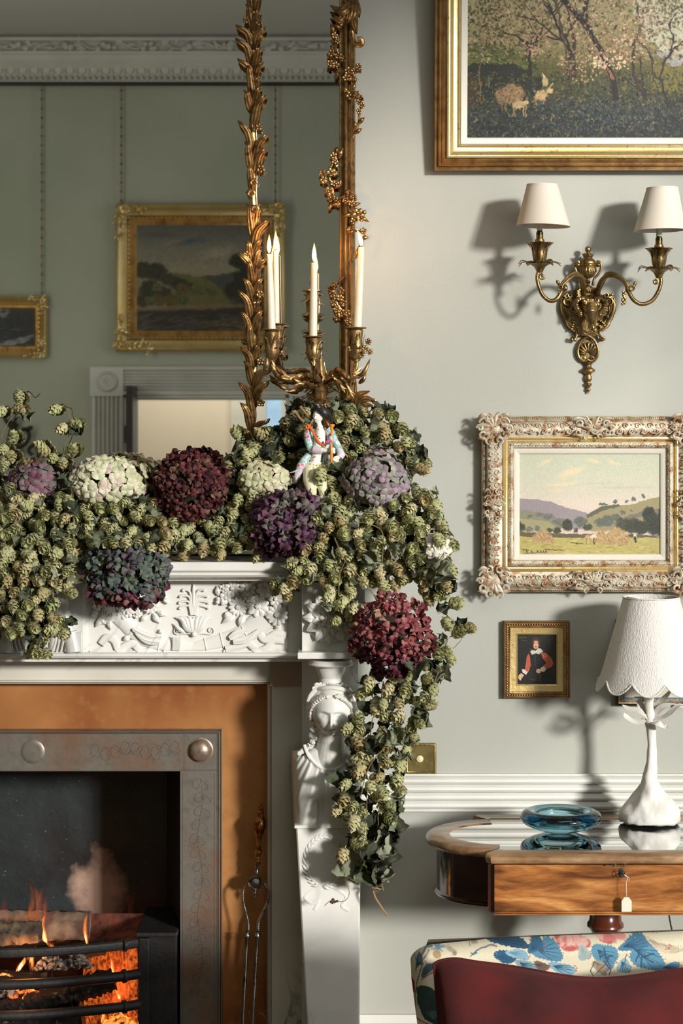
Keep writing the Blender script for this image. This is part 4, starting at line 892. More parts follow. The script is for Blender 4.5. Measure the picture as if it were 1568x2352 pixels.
def candle(xb, yb, xt, yt, wb, wt, o, label, lean=0.0, fh=44):
    b = P(xb, yb, o); t = P(xt, yt, o)
    root = thing('candle', label, 'candle', b-Vector((0, 0, .02)), 'lit candles in the candelabrum')
    m = MB(); n = 12; pts = [(b-Vector((0, 0, .018))).lerp(t, i/n) for i in range(n+1)]
    m.tube(pts, [W(wb/2, o)+(W(wt/2, o)-W(wb/2, o))*i/n for i in range(n+1)], 18)
    m.tube([t, t+Vector((0, 0, .0012))], [W(wt*.5, o), W(wt*.44, o)], 18); m.build('wax', MW, root, sharp=60)
    m = MB(); m.tube([t, t+Vector((0, 0, .006)), t+Vector((.001, 0, .01))], .0008, 6); m.build('wick', M['black'], root)
    m = MB(); h = W(fh, o); f0 = t+Vector((0, 0, .004))
    m.lathe([(0, 0), (.0026, .001), (.0052, .18*h), (.0060, .32*h), (.0046, .58*h), (.0020, .84*h), (0, h)], f0, 14)
    for i, v in enumerate(m.v):
        q = (v[2]-f0.z)/h; m.v[i] = (v[0]-lean*q*q, v[1], v[2])
    fo = m.build('flame', FL_M, root, loc=f0-ORG[root.name]); fo.visible_shadow = False
    l = bpy.data.lights.new('flame_light', 'POINT'); l.energy = .42; l.color = (1, .5, .18); l.shadow_soft_size = 0
    lo = bpy.data.objects.new('flame_light', l); C.objects.link(lo); lo.parent = root; lo.location = f0+Vector((-lean*.3, -.012, h*.45))-ORG[root.name]
CO = .17
candle(624, 752, 618, 585, 19, 13, CO+.02, 'lit cream candle front left in the candelabrum, leaning left', 0)
candle(634, 742, 633, 577, 17, 13, CO-.06, 'lit cream candle just behind the front left one')
candle(718.6, 770, 721.4, 605, 19.5, 14, CO+.05, 'lit cream candle in the middle cup of the candelabrum')
candle(820, 751, 829.6, 569, 20, 14, CO+.02, 'lit cream candle at the right end, flame blown left', .012, 40)
def candelabrum():
    root = thing('candelabrum', 'gilt bronze rococo candelabrum with leafy branches above the porcelain figure', 'candelabrum', P(745, 1180, CO))
    G = M['gilt_dark']
    def cup(x, y0, y1, o, wtop, seed):
        """leafy socket: rim at y0, bottom at y1"""
        rs = random.Random(seed); h = W(y1-y0, o); c = P(x, y1, o); r = W(wtop/2, o)
        rim = MB(); rim.lathe([(r*.5, h-.004), (r*.95, h-.0025), (r*1.02, h), (r*.96, h+.001), (r*.45, h-.001)], c, 28, None, 7, .045, seed); ro = rim.build('drip_pan', G, root)
        b = MB(); b.lathe([(r*.28, 0), (r*.5, h*.06), (r*.62, h*.25), (r*.55, h*.45), (r*.62, h*.7), (r*.72, h*.92), (r*.5, h)], c, 20, None, 5, .05, seed, .12)
        for k in range(9):
            a = 2*pi*k/9+rs.uniform(-.1, .1); d = Vector((cos(a), sin(a), 0)); tw = Vector((-sin(a), cos(a), 0))*rs.uniform(-.004, .004)
            b.fin([c+d*r*.3, c+d*r*.66+Vector((0, 0, h*.3)), c+d*r*.66+tw+Vector((0, 0, h*.6)), c+d*r*.85+tw*2+Vector((0, 0, h*rs.uniform(.75, .9)))], r*.5, .0022, d, 1, 9, 5)
        for k in range(4):
            a = rs.uniform(0, 6.28); d = Vector((cos(a), sin(a)*.8-.2, 0)); q = c+d*r*.6+Vector((0, 0, h*rs.uniform(.2, .5)))
            b.fin([q, q+d*r*.3+Vector((0, 0, .004)), q+d*r*.62+Vector((0, 0, rs.uniform(-.004, .01)))], r*.42, .002, Vector((0, 0, 1)), 1, 7, 5)
        b.build('candle_socket', G, root)
    cup(624, 757, 829, CO+.02, 46, 1); cup(719, 773, 829, CO+.05, 48, 2); cup(817, 753, 829, CO+.02, 50, 3); cup(636, 744, 800, CO-.06, 44, 4)
    def arm(pts, r0, r1, seed):
        m = MB(); p = smooth([P(*q) for q in pts], 34); n = len(p)
        m.tube([q+Vector((0, .0012*sin(i*1.9), .0012*cos(i*2.3))) for i, q in enumerate(p)], [r0+(r1-r0)*i/n+.0008*sin(i*1.7) for i in range(n)], 9); rs = random.Random(seed)
        for i in range(3, n-2, 3):
            d = (p[i+1]-p[i]).normalized(); u = Vector((rs.uniform(-1, 1), -1, rs.uniform(-1, 1))); u = (u-d*u.dot(d)).normalized()
            m.fin([p[i]+u*r0*.4, p[i]+d*.012+u*r0*1.3, p[i]+d*.024+u*(r0*1.2+.006)], .010, .0025, u, 1, 7, 5)
        m.build('branch', G, root)
    c = CO
    arm([(733, 872, c), (700, 862, c+.03), (660, 872, c+.05), (636, 862, c+.03), (628, 842, c+.02), (624, 826, c+.02)], .0075, .006, 1)
    arm([(733, 880, c), (705, 885, c+.05), (665, 868, c+.04), (632, 850, c+.02)], .006, .005, 2)
    arm([(740, 872, c), (775, 850, c+.03), (800, 868, c+.05), (815, 858, c+.04), (818, 828, c+.02)], .0075, .006, 3)
    arm([(738, 880, c), (770, 862, c+.02), (792, 880, c), (805, 905, c-.02)], .006, .004, 4)
    arm([(735, 878, c), (728, 868, c+.06), (722, 850, c+.07), (720, 828, c+.05)], .008, .007, 5)
    arm([(735, 890, c), (700, 882, c+.01), (670, 898, c+.01), (640, 885, c), (626, 872, c)], .007, .003, 6)
    arm([(740, 885, c), (765, 870, c+.05), (782, 888, c+.05)], .006, .004, 7)
    arm([(730, 878, c), (700, 850, c-.05), (650, 850, c-.07), (637, 802, c-.06)], .006, .005, 8)
    m = MB(); cc = P(735, 935, c); k = W(1, c)
    m.lathe([(4*k, -4*k), (10*k, 0), (14*k, 12*k), (16*k, 30*k), (19*k, 34*k), (15*k, 38*k), (17*k, 48*k), (20*k, 62*k), (14*k, 80*k), (9*k, 100*k), (8*k, 110*k)], cc, 22, None, 6, .07, 0, .2); m.build('stem_knop', G, root)
    m = MB(); rs = random.Random(9)
    for i in range(26):
        a = rs.uniform(0, 6.28); d = Vector((cos(a), sin(a)-.3, 0)).normalized(); z = rs.uniform(15, 80)*k; p0 = cc+Vector((0, 0, z))+d*12*k; up = rs.uniform(-.8, .8)
        m.fin([p0, p0+d*12*k+Vector((0, 0, up*10*k)), p0+d*22*k+Vector((0, 0, up*22*k)), p0+d*rs.uniform(26, 38)*k+Vector((0, 0, (up*24-6)*k))], 13*k, .003, Vector((0, 0, 1)), 1, 9, 5)
    m.build('leaf_spray', G, root)
    m = MB(); m.lathe([(6*k, 0), (7*k, 3*k), (5*k, 5*k), (4*k, 100*k), (5*k, 240*k)], P(745, 1180, c), 12)
    for s_ in ((742, 1165, 748, 925), (752, 1060, 756, 935)): m.tube(smooth([P(s_[0], s_[1], c), P((s_[0]+s_[2])/2+5, (s_[1]+s_[3])/2, c), P(s_[2], s_[3], c)], 14), .004, 7)
    m.fin([P(760, 1010, c+.01), P(756, 960, c+.015), P(738, 908, c+.02)], W(7), .003, FRONT, 1); m.build('tree_trunk', G, root)
    # unlit leafy spire behind the middle candle
    m = MB(); o = c-.05; b0 = P(718, 830, o); k = W(1, o)
    m.lathe([(8*k, 0), (12*k, 20*k), (9*k, 50*k), (13*k, 62*k), (24*k, 66*k), (12*k, 70*k), (10*k, 88*k), (13*k, 96*k), (24*k, 104*k), (13*k, 110*k), (14*k, 130*k), (15*k, 148*k), (12*k, 158*k), (22*k, 161*k), (22*k, 164*k), (5*k, 166*k), (7*k, 180*k), (4*k, 192*k), (6*k, 202*k), (0, 214*k)], b0, 16, None, 5, .1, 0, .25)
    for i, (y, n) in enumerate(((66, 6), (104, 6), (135, 6))):
        for q in range(n):
            a = 2*pi*q/n+i; d = Vector((cos(a), sin(a), 0)); p0 = b0+Vector((0, 0, y*k)); m.fin([p0+d*9*k, p0+d*18*k+Vector((0, 0, 6*k)), p0+d*27*k+Vector((0, 0, 1*k))], 10*k, .003, Vector((0, 0, 1)), 1, 7, 5)
    m.build('spire', G, root)
    # flowers on the right cup
    for i, (x, y) in enumerate(((845, 785), (838, 800), (848, 808), (812, 805), (806, 800), (830, 815))):
        m = MB(); flower(m, P(x, y, c+.03), W(8), i, 5, .004, Vector((.3, -1, .2))); m.build('flower', G, root)
    for i, (b_, t_) in enumerate((((822, 868), (850, 823)), ((825, 880), (840, 850)), ((606, 850), (612, 812)), ((640, 815), (652, 805)))):
        m = MB(); m.fin([P(*b_, c+.02), P((b_[0]+t_[0])/2+3, (b_[1]+t_[1])/2+4, c+.03), P(*t_, c+.02)], W(11), .004, FRONT, 1); m.build('leaf', G, root)
candelabrum()

# ---------------------------------------------------------------- porcelain figure
def sst(a, b, x):
    t = min(1, max(0, (x-a)/(b-a))); return t*t*(3-2*t)
def g2(x, sx, z, sz): return math.exp(-(x/sx)**2-(z/sz)**2)
def head_mesh(mb, c, H, Mx, n=40, eye=1.0):
    rows = []; c = Vector(c)
    for j in range(n+1):
        lat = -pi/2+pi*j/n; row = []
        for i in range(2*n):
            lo = 2*pi*i/(2*n); x, y, z = cos(lat)*cos(lo), cos(lat)*sin(lo), sin(lat); f = sst(.15, .6, -y)
            tz = max(0, min(1, (-z-.1)/.9)); x2 = x*(1-.30*tz**1.4); yy = y*(1.14 if y > 0 else 1.0)*(1-.25*tz if y > 0 else 1-.02*tz)
            ax = abs(x2); d = 0
            s = max(0, min(1, (.10-z)/.52)); nw = .075+.07*s**1.5
            d += (.05+.23*s**1.15)*math.exp(-(x2/nw)**2)*sst(-.47, -.40, z)*(1-sst(.02, .25, z))
            d += .05*g2(ax-.10, .05, z+.40, .05)
            d += .055*g2(ax-.2, .26, z-.16, .055)
            d -= .12*g2(ax-.33, .17, z-.03, .09); d += eye*.075*g2(ax-.33, .105, z-.01, .05)
            d -= .02*g2(ax-.33, .15, z-.065, .015)
            d += .075*g2(x2, .19, z+.565, .032)+.085*g2(x2, .155, z+.655, .04)-.045*g2(x2, .2, z+.607, .014)
            d -= .03*g2(x2, .15, z+.73, .03)
            d += .10*g2(x2, .2, z+.86, .12); d += .05*g2(ax-.42, .2, z+.22, .22)
            row.append(c+Mx@Vector((x2*.73*H, (yy*.88-d*f*.9)*H, z*H)))
        rows.append(row)
    mb.grid(rows, True)
def remesh(o, vox, sm=1, it=3):
    r = o.modifiers.new('remesh', 'REMESH'); r.mode = 'VOXEL'; r.voxel_size = vox; r.use_smooth_shade = True
    if it: s = o.modifiers.new('smooth', 'SMOOTH'); s.factor = .5; s.iterations = it
def figurine():
    o = .25
    def Z(x, y, dz=0): return P(660+x/8.11, 900+y/8.11, o+dz)
    k = W(1/8.11, o)
    root = thing('porcelain_figurine', 'seated porcelain bagpiper in floral coat, cream breeches and black tricorn hat', 'figurine', Z(700, 2280))
    sk = mat('porcelain_white', lin(232, 226, 214), .12, coat=.5, noise=(60, lin(226, 208, 196), .5, .8, 2))
    m = MB(); Mx = Matrix.Rotation(radians(-28), 3, 'Z')@Matrix.Rotation(radians(10), 3, 'Y')
    head_mesh(m, Z(572, 455, 0), 135*k, Mx, 40)
    m.tube([Z(575, 560), Z(600, 640), Z(600, 720, -.003)], [48*k, 50*k, 70*k], 14)
    m.tube([Z(595, 700, -.003), Z(590, 850, -.003), Z(560, 1050), Z(540, 1250), Z(510, 1400, .002)], [110*k, 135*k, 118*k, 120*k, 128*k], 18)
    m.tube([Z(450, 1380, .01), Z(430, 1600, .03), Z(450, 1800, .035), Z(480, 1950, .02), Z(520, 2240, .01)], [110*k, 105*k, 80*k, 62*k, 50*k], 14)
    m.tube([Z(580, 1380, .01), Z(620, 1600, .025), Z(655, 1800, .03), Z(690, 2000, .02), Z(710, 2240, .01)], [105*k, 95*k, 75*k, 66*k, 48*k], 14)
    m.tube([Z(700, 2240, .01), Z(740, 2290, .02), Z(780, 2300, .03)], [50*k, 42*k, 25*k], 10); m.tube([Z(520, 2230, .01), Z(480, 2280, .02), Z(450, 2290, .03)], [50*k, 42*k, 25*k], 10)
    m.tube([Z(440, 740, -.003), Z(400, 900, .004), Z(430, 1060, .012), Z(560, 1085, .026), Z(700, 1090, .034), Z(780, 1085, .036)], [70*k, 62*k, 56*k, 50*k, 42*k, 40*k], 12)
    m.tube([Z(760, 740, -.003), Z(850, 900, .002), Z(950, 1080, .008), Z(985, 1180, .018), Z(930, 1240, .03)], [66*k, 60*k, 56*k, 50*k, 38*k], 12)
    # right hand closed round the chanter: palm, four fingers, thumb
    m.sph(Z(790, 1080, .036), (55*k, 34*k, 46*k), 12, 8)
    for i in range(4):
        y = 1045+i*28; m.tube(smooth([Z(800, y, .042), Z(850, y+2, .050), Z(878, y+12, .046), Z(868, y+18, .036)], 8), [15*k, 14*k, 12*k, 10*k][:1]*8, 7)
    m.tube(smooth([Z(775, 1050, .044), Z(800, 1020, .048), Z(830, 1015, .046)], 6), 14*k, 7)
    # left hand hanging with spread fingers
    m.sph(Z(918, 1232, .032), (52*k, 28*k, 46*k), 12, 8)
    for i, (ex, ey) in enumerate(((845, 1290), (868, 1312), (898, 1330), (932, 1318))):
        bx = 888+i*20; m.tube(smooth([Z(bx, 1245, .036), Z((bx+ex)/2+2, (1250+ey)/2, .042), Z(ex, ey, .038)], 7), [15*k, 14*k, 14*k, 13*k, 12*k, 11*k, 9*k], 7)
    m.tube(smooth([Z(885, 1205, .038), Z(860, 1235, .044), Z(848, 1262, .042)], 6), 13*k, 7)
    ob = m.build('body', sk, root); remesh(ob, .0009, it=2)
    # face colours: lips, brows, eyes, cheeks as small painted insets
    # coat
    ct = mat('floral_enamel_coat', lin(160, 196, 188), .15, coat=.5); N, L, b = nodes(ct)
    tc = N.new('ShaderNodeTexCoord'); vo = N.new('ShaderNodeTexVoronoi'); vo.inputs['Scale'].default_value = 62; L.new(tc.outputs['Object'], vo.inputs[0])
    cr = N.new('ShaderNodeValToRGB'); e = cr.color_ramp.elements; e[0].position = 0; e[0].color = lin(176, 60, 96); e[1].position = .62; e[1].color = lin(176, 202, 196)
    for p_, c_ in ((.10, lin(210, 110, 140)), (.2, lin(190, 80, 110)), (.28, lin(226, 196, 196)), (.42, lin(196, 214, 206)), (.5, lin(110, 160, 146))): q = cr.color_ramp.elements.new(p_); q.color = c_
    L.new(vo.outputs['Distance'], cr.inputs[0]); nn = N.new('ShaderNodeTexNoise'); nn.inputs['Scale'].default_value = 90; L.new(tc.outputs['Object'], nn.inputs[0])
    mr = N.new('ShaderNodeMapRange'); mr.inputs[1].default_value = .52; mr.inputs[2].default_value = .6; L.new(nn.outputs[0], mr.inputs[0])
    x = N.new('ShaderNodeMix'); x.data_type = 'RGBA'; L.new(mr.outputs[0], x.inputs[0]); L.new(cr.outputs[0], x.inputs[6]); x.inputs[7].default_value = lin(84, 148, 140)
    mu = N.new('ShaderNodeMath'); mu.operation = 'MULTIPLY'; mu.inputs[1].default_value = .45; L.new(mr.outputs[0], mu.inputs[0]); L.new(mu.outputs[0], x.inputs[0]); L.new(x.outputs[2], b.inputs['Base Color'])
    m = MB()
    m.tube([Z(440, 690, -.004), Z(385, 780, .001), Z(395, 930, .006), Z(430, 1060, .014), Z(520, 1080, .024)], [78*k, 88*k, 84*k, 74*k, 60*k], 16)
    m.tube([Z(740, 700, -.004), Z(810, 760, -.002), Z(870, 900, .004), Z(950, 1050, .010), Z(985, 1120, .014)], [70*k, 76*k, 74*k, 72*k, 66*k], 16)
    # back and side panels of the coat body
    m.tube([Z(590, 690, -.020), Z(590, 900, -.022), Z(540, 1150, -.020), Z(500, 1400, -.02)], [130*k, 165*k, 140*k, 170*k], 18)
    m.tube([Z(470, 700, -.004), Z(480, 900, .002), Z(450, 1120, .004), Z(400, 1260, .01)], [60*k, 70*k, 60*k, 66*k], 14)
    m.tube([Z(735, 700, -.004), Z(745, 900, .0), Z(700, 1150, .008), Z(690, 1330, .014)], [50*k, 60*k, 50*k, 42*k], 14)
    m.tube([Z(400, 1180, .01), Z(320, 1280, .016), Z(240, 1400, .02), Z(180, 1490, .022)], [70*k, 84*k, 80*k, 40*k], 14)
    cb = m.build('coat', ct, root); remesh(cb, .0014, it=2)
    lav = mat('lavender_coat_lining', lin(206, 192, 200), .15, coat=.5)
    m = MB(); m.fin([Z(400, 1340, .024), Z(240, 1450, .03), Z(30, 1510, .03)], 60*k, .004, FRONT, 1); m.fin([Z(300, 1400, .026), Z(190, 1530, .028), Z(150, 1650, .026)], 130*k, .005, FRONT, 1); m.build('coat_lining', lav, root)
    m = MB(); m.tube([Z(500, 1075, .024), Z(560, 1085, .028), Z(650, 1092, .032)], [78*k, 76*k, 60*k], 14); m.tube([Z(970, 1100, .014), Z(1000, 1170, .02), Z(965, 1235, .026)], [70*k, 82*k, 66*k], 14); m.build('cuff', lav, root)
    wc = mat('white_waistcoat_glaze', lin(226, 222, 212), .12, coat=.5)
    m = MB(); m.tube([Z(600, 640, .006), Z(610, 760, .012), Z(600, 900, .014), Z(560, 1100, .012), Z(520, 1290, .014), Z(480, 1370, .018)], [62*k, 96*k, 108*k, 100*k, 100*k, 70*k], 18); wo = m.build('waistcoat', wc, root)
    m = MB()
    for i, (x_, y_) in enumerate(((572, 700), (545, 800), (570, 830), (597, 870), (665, 935), (655, 1020), (512, 1210), (470, 1270), (425, 1345), (485, 1362), (545, 1372))): m.sph(Z(x_, y_, .028 if y_ < 1100 else .031), 13*k, 7, 5)
    m.build('button', M['brassold'], root)
    bre = mat('cream_breeches_glaze', lin(222, 216, 176), .12, coat=.5)
    m = MB(); m.tube([Z(470, 1370, .01), Z(420, 1480, .024), Z(415, 1650, .036), Z(440, 1800, .038), Z(465, 1905, .032)], [118*k, 138*k, 128*k, 104*k, 86*k], 18)
    m.tube([Z(570, 1370, .01), Z(600, 1500, .022), Z(630, 1680, .034), Z(655, 1820, .034), Z(670, 1920, .03)], [112*k, 116*k, 104*k, 84*k, 76*k], 18); bo = m.build('breeches', bre, root); remesh(bo, .0014, it=3)
    m = MB(); m.tube([Z(668, 1930, .03), Z(675, 1985, .03)], [84*k, 88*k], 16); m.tube([Z(675, 1980, .028), Z(700, 2130, .022), Z(712, 2240, .014)], [74*k, 70*k, 50*k], 14); m.tube([Z(470, 1920, .03), Z(500, 2120, .02), Z(520, 2240, .014)], [74*k, 66*k, 52*k], 14); m.build('stockings', sk, root)
    # orange sash and shoulder knot
    org_ = mat('orange_enamel', lin(222, 104, 46), .15, coat=.5)
    m = MB(); m.tube(smooth([Z(400, 640, .008), Z(470, 740, .020), Z(540, 870, .028), Z(610, 960, .031), Z(720, 1000, .030)], 18), 22*k, 8, flat=FRONT); m.build('sash', org_, root)
    m = MB(); rs = random.Random(2)
    for i in range(12): m.sph(Z(400+rs.uniform(-55, 50), 645+rs.uniform(-40, 40), .010+rs.uniform(0, .004)), 22*k, 7, 5)
    m.build('shoulder_knot', org_, root)
    # hat
    hb = mat('black_hat_enamel', lin(26, 26, 30), .3, coat=.3)
    m = MB(); m.sph(Z(590, 330, -.004), (105*k, 100*k, 80*k), 18, 9)
    m.fin([Z(640, 330, .012), Z(540, 260, .020), Z(440, 180, .016)], 150*k, .004, FRONT, 1, 10, 7); m.fin([Z(540, 290, .016), Z(700, 370, .018), Z(790, 480, .010), Z(840, 590, .002)], 190*k, .005, Vector((.2, -1, .3)), 1, 12, 7)
    m.fin([Z(700, 420, .0), Z(560, 300, -.018), Z(460, 330, -.010), Z(440, 400, -.004)], 120*k, .004, FRONT, 1, 10, 7)
    ho = m.build('tricorn_hat', hb, root); remesh(ho, .0012, it=2)
    m = MB()
    for dx in (-1, 1): m.petal(Z(665, 255, .030), (dx, 0, .55), FRONT, 52*k, 30*k, .003)
    m.tube(smooth([Z(420, 172, .018), Z(560, 250, .028), Z(700, 330, .028), Z(800, 470, .016), Z(842, 592, .004)], 20), 5*k, 6); m.build('hat_braid', M['gilt'], root)
    hr = mat('auburn_hair_enamel', lin(170, 112, 72), .2, coat=.4)
    m = MB()
    for i in range(6): m.tube(smooth([Z(660+i*10, 410+i*8, .008-.004*i), Z(700+i*9, 490+i*6, .004-.003*i), Z(735+i*6, 560, -.002*i), Z(760+i*4, 630, -.002*i)], 10), 12*k, 6)
    m.build('hair', hr, root)
    pk_ = mat('rosy_enamel', lin(196, 96, 84), .2); dkk = mat('brown_enamel', lin(70, 50, 42), .3)
    m = MB(); m.sph(Z(518, 512, .0185), (12*k, 5*k, 7*k), 8, 5, Mx); m.build('lips', pk_, root)
    m = MB(); m.sph(Z(502, 404, .0158), (9*k, 4*k, 6*k), 8, 5, Mx); m.sph(Z(562, 402, .0165), (10*k, 4*k, 6*k), 8, 5, Mx)
    m.build('eyes', dkk, root)
    # bagpipe: bag under the arm, chanter, drones on the shoulder
    m = MB(); m.sph(Z(800, 870, .022), (66*k, 60*k, 100*k), 14, 9); m.sph(Z(770, 1230, .024), (78*k, 60*k, 120*k), 14, 9); bg = m.build('bag', mat('grey_marbled_enamel', lin(176, 172, 160), .15, coat=.5, noise=(120, lin(110, 110, 96), .5, .65, 2)), root)
    oc = mat('ochre_enamel', lin(214, 138, 56), .15, coat=.5)
    m = MB(); c_ = Z(825, 800, .034); m.lathe([(26*k, 0), (24*k, 80*k), (32*k, 100*k), (28*k, 120*k), (34*k, 140*k), (54*k, 165*k), (56*k, 195*k), (40*k, 200*k)], c_, 16); m.tube([Z(805, 960, .046), Z(815, 1010, .050), Z(820, 1180, .050), Z(815, 1310, .046)], [30*k, 24*k, 28*k, 22*k], 12); m.build('chanter', oc, root)
    m = MB()
    for p_ in ((Z(235, 270, 0), Z(330, 390, -.004), Z(430, 510, -.012)), (Z(150, 380, 0), Z(220, 480, -.004), Z(300, 560, -.01))):
        m.tube(list(p_), [26*k, 26*k, 30*k], 12); m.tube([p_[0], p_[0]+Vector((.003, 0, -.004))], [32*k, 32*k], 12)
    m.build('drone', mat('brown_drone_enamel', lin(130, 96, 62), .2, coat=.4), root)
    m = MB(); rs = random.Random(4)
    for i in range(6): flower(m, Z(770+rs.uniform(-40, 60), 940+rs.uniform(-30, 30), .045), 26*k, i, 5, .002)
    m.build('flower', mat('magenta_enamel', lin(190, 70, 130), .2), root)
    m = MB(); m.box(Z(250, 1900, -.03), Z(640, 1520, -.0)); m.sph(Z(450, 1800, -.02), (300*k, .03, 300*k), 16, 9); m.build('tree_stump', mat('stump_glaze', lin(60, 52, 40), .4, noise=(50, lin(40, 48, 30), .4, .7, 4)), root)
figurine()
# ================================================================ marble chimneypiece
MA = M['marble']
def Q8(x, y, o): return P(180+x/2.306, 1280+y/2.306, o)
def chimneypiece():
    root = thing('marble_chimneypiece', 'carved white marble chimneypiece with cornucopia frieze and a draped female bust on its pilaster', 'fireplace', (P(-30, 0).x, 0, 0))
    LX = -750
    def step(m, xr, ext, pr):      # moulded shelf with returned end; pr=[(off, y)]
        rows = []
        for xx in (P(LX, 0, .2).x, None):
            rows.append([(xx if xx is not None else P(xr, 0, .25).x-(.27-o)*.8, -o, P(0, y, .25).z) for o, y in pr])
        m.grid(rows); n = len(pr); b = len(m.v)-n
        m.grid([rows[1], [(p[0], 0, p[2]) for p in rows[1]]])
        m.f.append(tuple(b-n+k for k in range(n)))
    m = MB(); pr = [(0, 1290), (.268, 1290), (.27, 1292), (.27, 1309), (.268, 1311), (.262, 1311.5), (.262, 1313), (.258, 1316), (.262, 1320), (.256, 1325), (.24, 1327.5), (.232, 1330), (.22, 1331), (.215, 1337), (.2, 1338), (0, 1338)]
    step(m, 862, 0, pr); m.build('shelf', MA, root, sharp=30)
    m = MB(); m.pbox(LX, 1332, 820, 1520, 0.0, .155); m.build('frieze_block', MA, root, flat=True)
    m = MB(); m.pbox(190, 1338, 197, 1498, .155, .163); m.pbox(190, 1335, 664, 1340, .155, .163); m.build('panel_border', MA, root, flat=True)
    m = MB(); m.pbox(662, 1335, 693, 1499, .155, .164); m.build('frieze_stile', M['marble_vein'], root, flat=True)
    m = MB(); m.pbox(LX, 1338, 190, 1499, .155, .17); m.build('frieze_tablet', M['marble_vein'], root, flat=True)
    m = MB(); pr = [(.1, 1499), (.172, 1499), (.176, 1501), (.178, 1506), (.174, 1511), (.168, 1513), (.1, 1514)]
    m.grid([[(P(x, 0, .17).x, -o, P(0, y, .17).z) for o, y in pr] for x in (LX, 686)]); m.f.append(tuple(len(pr)+k for k in range(len(pr)))); m.build('frieze_fillet', M['marble_vein'], root, sharp=30)
    m = MB(); m.pbox(693, 1338, 838, 1499, .0, .225); m.build('pilaster_block', MA, root, flat=True, bevel=.0015)
    m = MB(); m.pbox(683, 1499, 842, 1514, .0, .27); m.build('block_fillet', MA, root, flat=True, bevel=.002)
    # soffit / lintel slip and jamb slips
    sl = M['slip']
    m = MB(); m.pbox(LX, 1513, 625, 1566, -.02, .035); m.build('lintel_slip', sl, root, flat=True)
    m = MB(); pr = [(.0, 1566), (.034, 1566), (.038, 1568), (.034, 1571), (.026, 1574), (.022, 1578), (-.02, 1578)]
    m.grid([[(P(x, 0, .09).x, -o, P(0, y, .09).z) for o, y in pr] for x in (LX, 618)]); m.build('lintel_moulding', sl, root, sharp=30)
    m = MB(); m.pbox(620, 1513, 694, 1577, .0, .045); m.build('corner_block', M['marble_brown'], root, flat=True)
    m = MB(); m.pbox(624, 1577, 694, 2560, .0, .040); m.build('jamb_slip', sl, root, flat=True)
    m = MB(); pr = [(612, -.02), (612, .024), (614, .030), (617, .034), (620, .028), (622, .028), (624, .04)]
    m.grid([[(P(x, 0, .09).x, -o, z) for x, o in pr] for z in (0, P(0, 1577, .09).z)]); m.build('jamb_moulding', sl, root, sharp=30)
    m = MB(); m.pbox(693, 1513, 822, 2560, .0, .07); m.build('pilaster_back', MA, root, flat=True)
    m = MB(); m.pbox(LX, 1577, -690, 2560, 0, .12); m.build('jamb_slip', sl, root, flat=True)
    # -------- relief of the cornucopia panel
    o = .157
    def fl(name, c, r, n, seed, wd=.5, T=.006, boss=.3):
        m = MB(); rs = random.Random(seed); a0 = rs.uniform(0, 1)
        for k in range(n):
            a = a0+2*pi*k/n; d = Vector((cos(a), -.10, sin(a))); m.petal(c+d*r*.2, d, FRONT, r*.85, r*wd*min(1.2, 6/n+.25), T, 8, 5)
        m.sph(c+FRONT*.004, (r*boss, .006, r*boss), 10, 6)
        for k in range(6): a = k*pi/3; m.sph(c+Vector((cos(a)*r*boss*.6, -.008, sin(a)*r*boss*.6)), r*.09, 5, 4)
        m.build(name, MA, root)
    def pl(*l): return smooth([Q8(*q, o+.004) for q in l], 20)
    # anthemion
    for i, (tx, ty, cx_, cy_) in enumerate(((555,172,590,190),(540,205,585,215),(535,238,580,240),(537,266,575,262),(668,172,630,190),(684,205,636,215),(690,238,642,240),(690,266,648,262))):
        m = MB(); sg = -1 if i < 4 else 1; p = pl((610+sg*(4+i % 4*3), 306), (610+sg*(8+(i % 4)*5), 260), (cx_, cy_-6), (tx+(-sg)*4, ty), (tx, ty+9))
        m.tube(p, [W(2.2)+W(1.2)*sst(.5, 1, k/19)+.0004 for k in range(20)], 7); m.build('anthemion_frond', MA, root)
    m = MB(); m.petal(Q8(610, 305, o+.003), (0, 0, 1), FRONT, W(165/2.306), W(9), .010, 10, 8); m.build('anthemion_frond', MA, root)
    for sg in (-1, 1):
        for k, (tx, ty, b2) in enumerate(((100, 318, 60), (70, 312, 40), (35, 312, 18))):
            m = MB(); m.fin([Q8(610+sg*4, 398, o), Q8(610+sg*b2*.6, 372, o+.008), Q8(610+sg*b2, 330, o+.010), Q8(610+sg*tx, ty, o+.004)], W(16), .006, FRONT, 1, 12, 9); m.build('lotus_leaf', MA, root)
        m = MB(); m.tube(spiral(Q8(612+sg*88, 388, o+.003), W(9), W(1.5), -pi/2 if sg > 0 else -pi/2, 1.3*sg, 20), W(1.2), 6); m.tube(pl((612+sg*8, 408), (612+sg*40, 404), (612+sg*88, 408)), W(1.4), 6); m.build('scroll', MA, root)
    m = MB(); m.petal(Q8(611, 396, o+.006), (0, 0, 1), FRONT, W(34), W(14), .012, 10, 8); m.sph(Q8(612, 408, o+.008), (W(6), .008, W(6))); m.build('lotus_bud', MA, root)
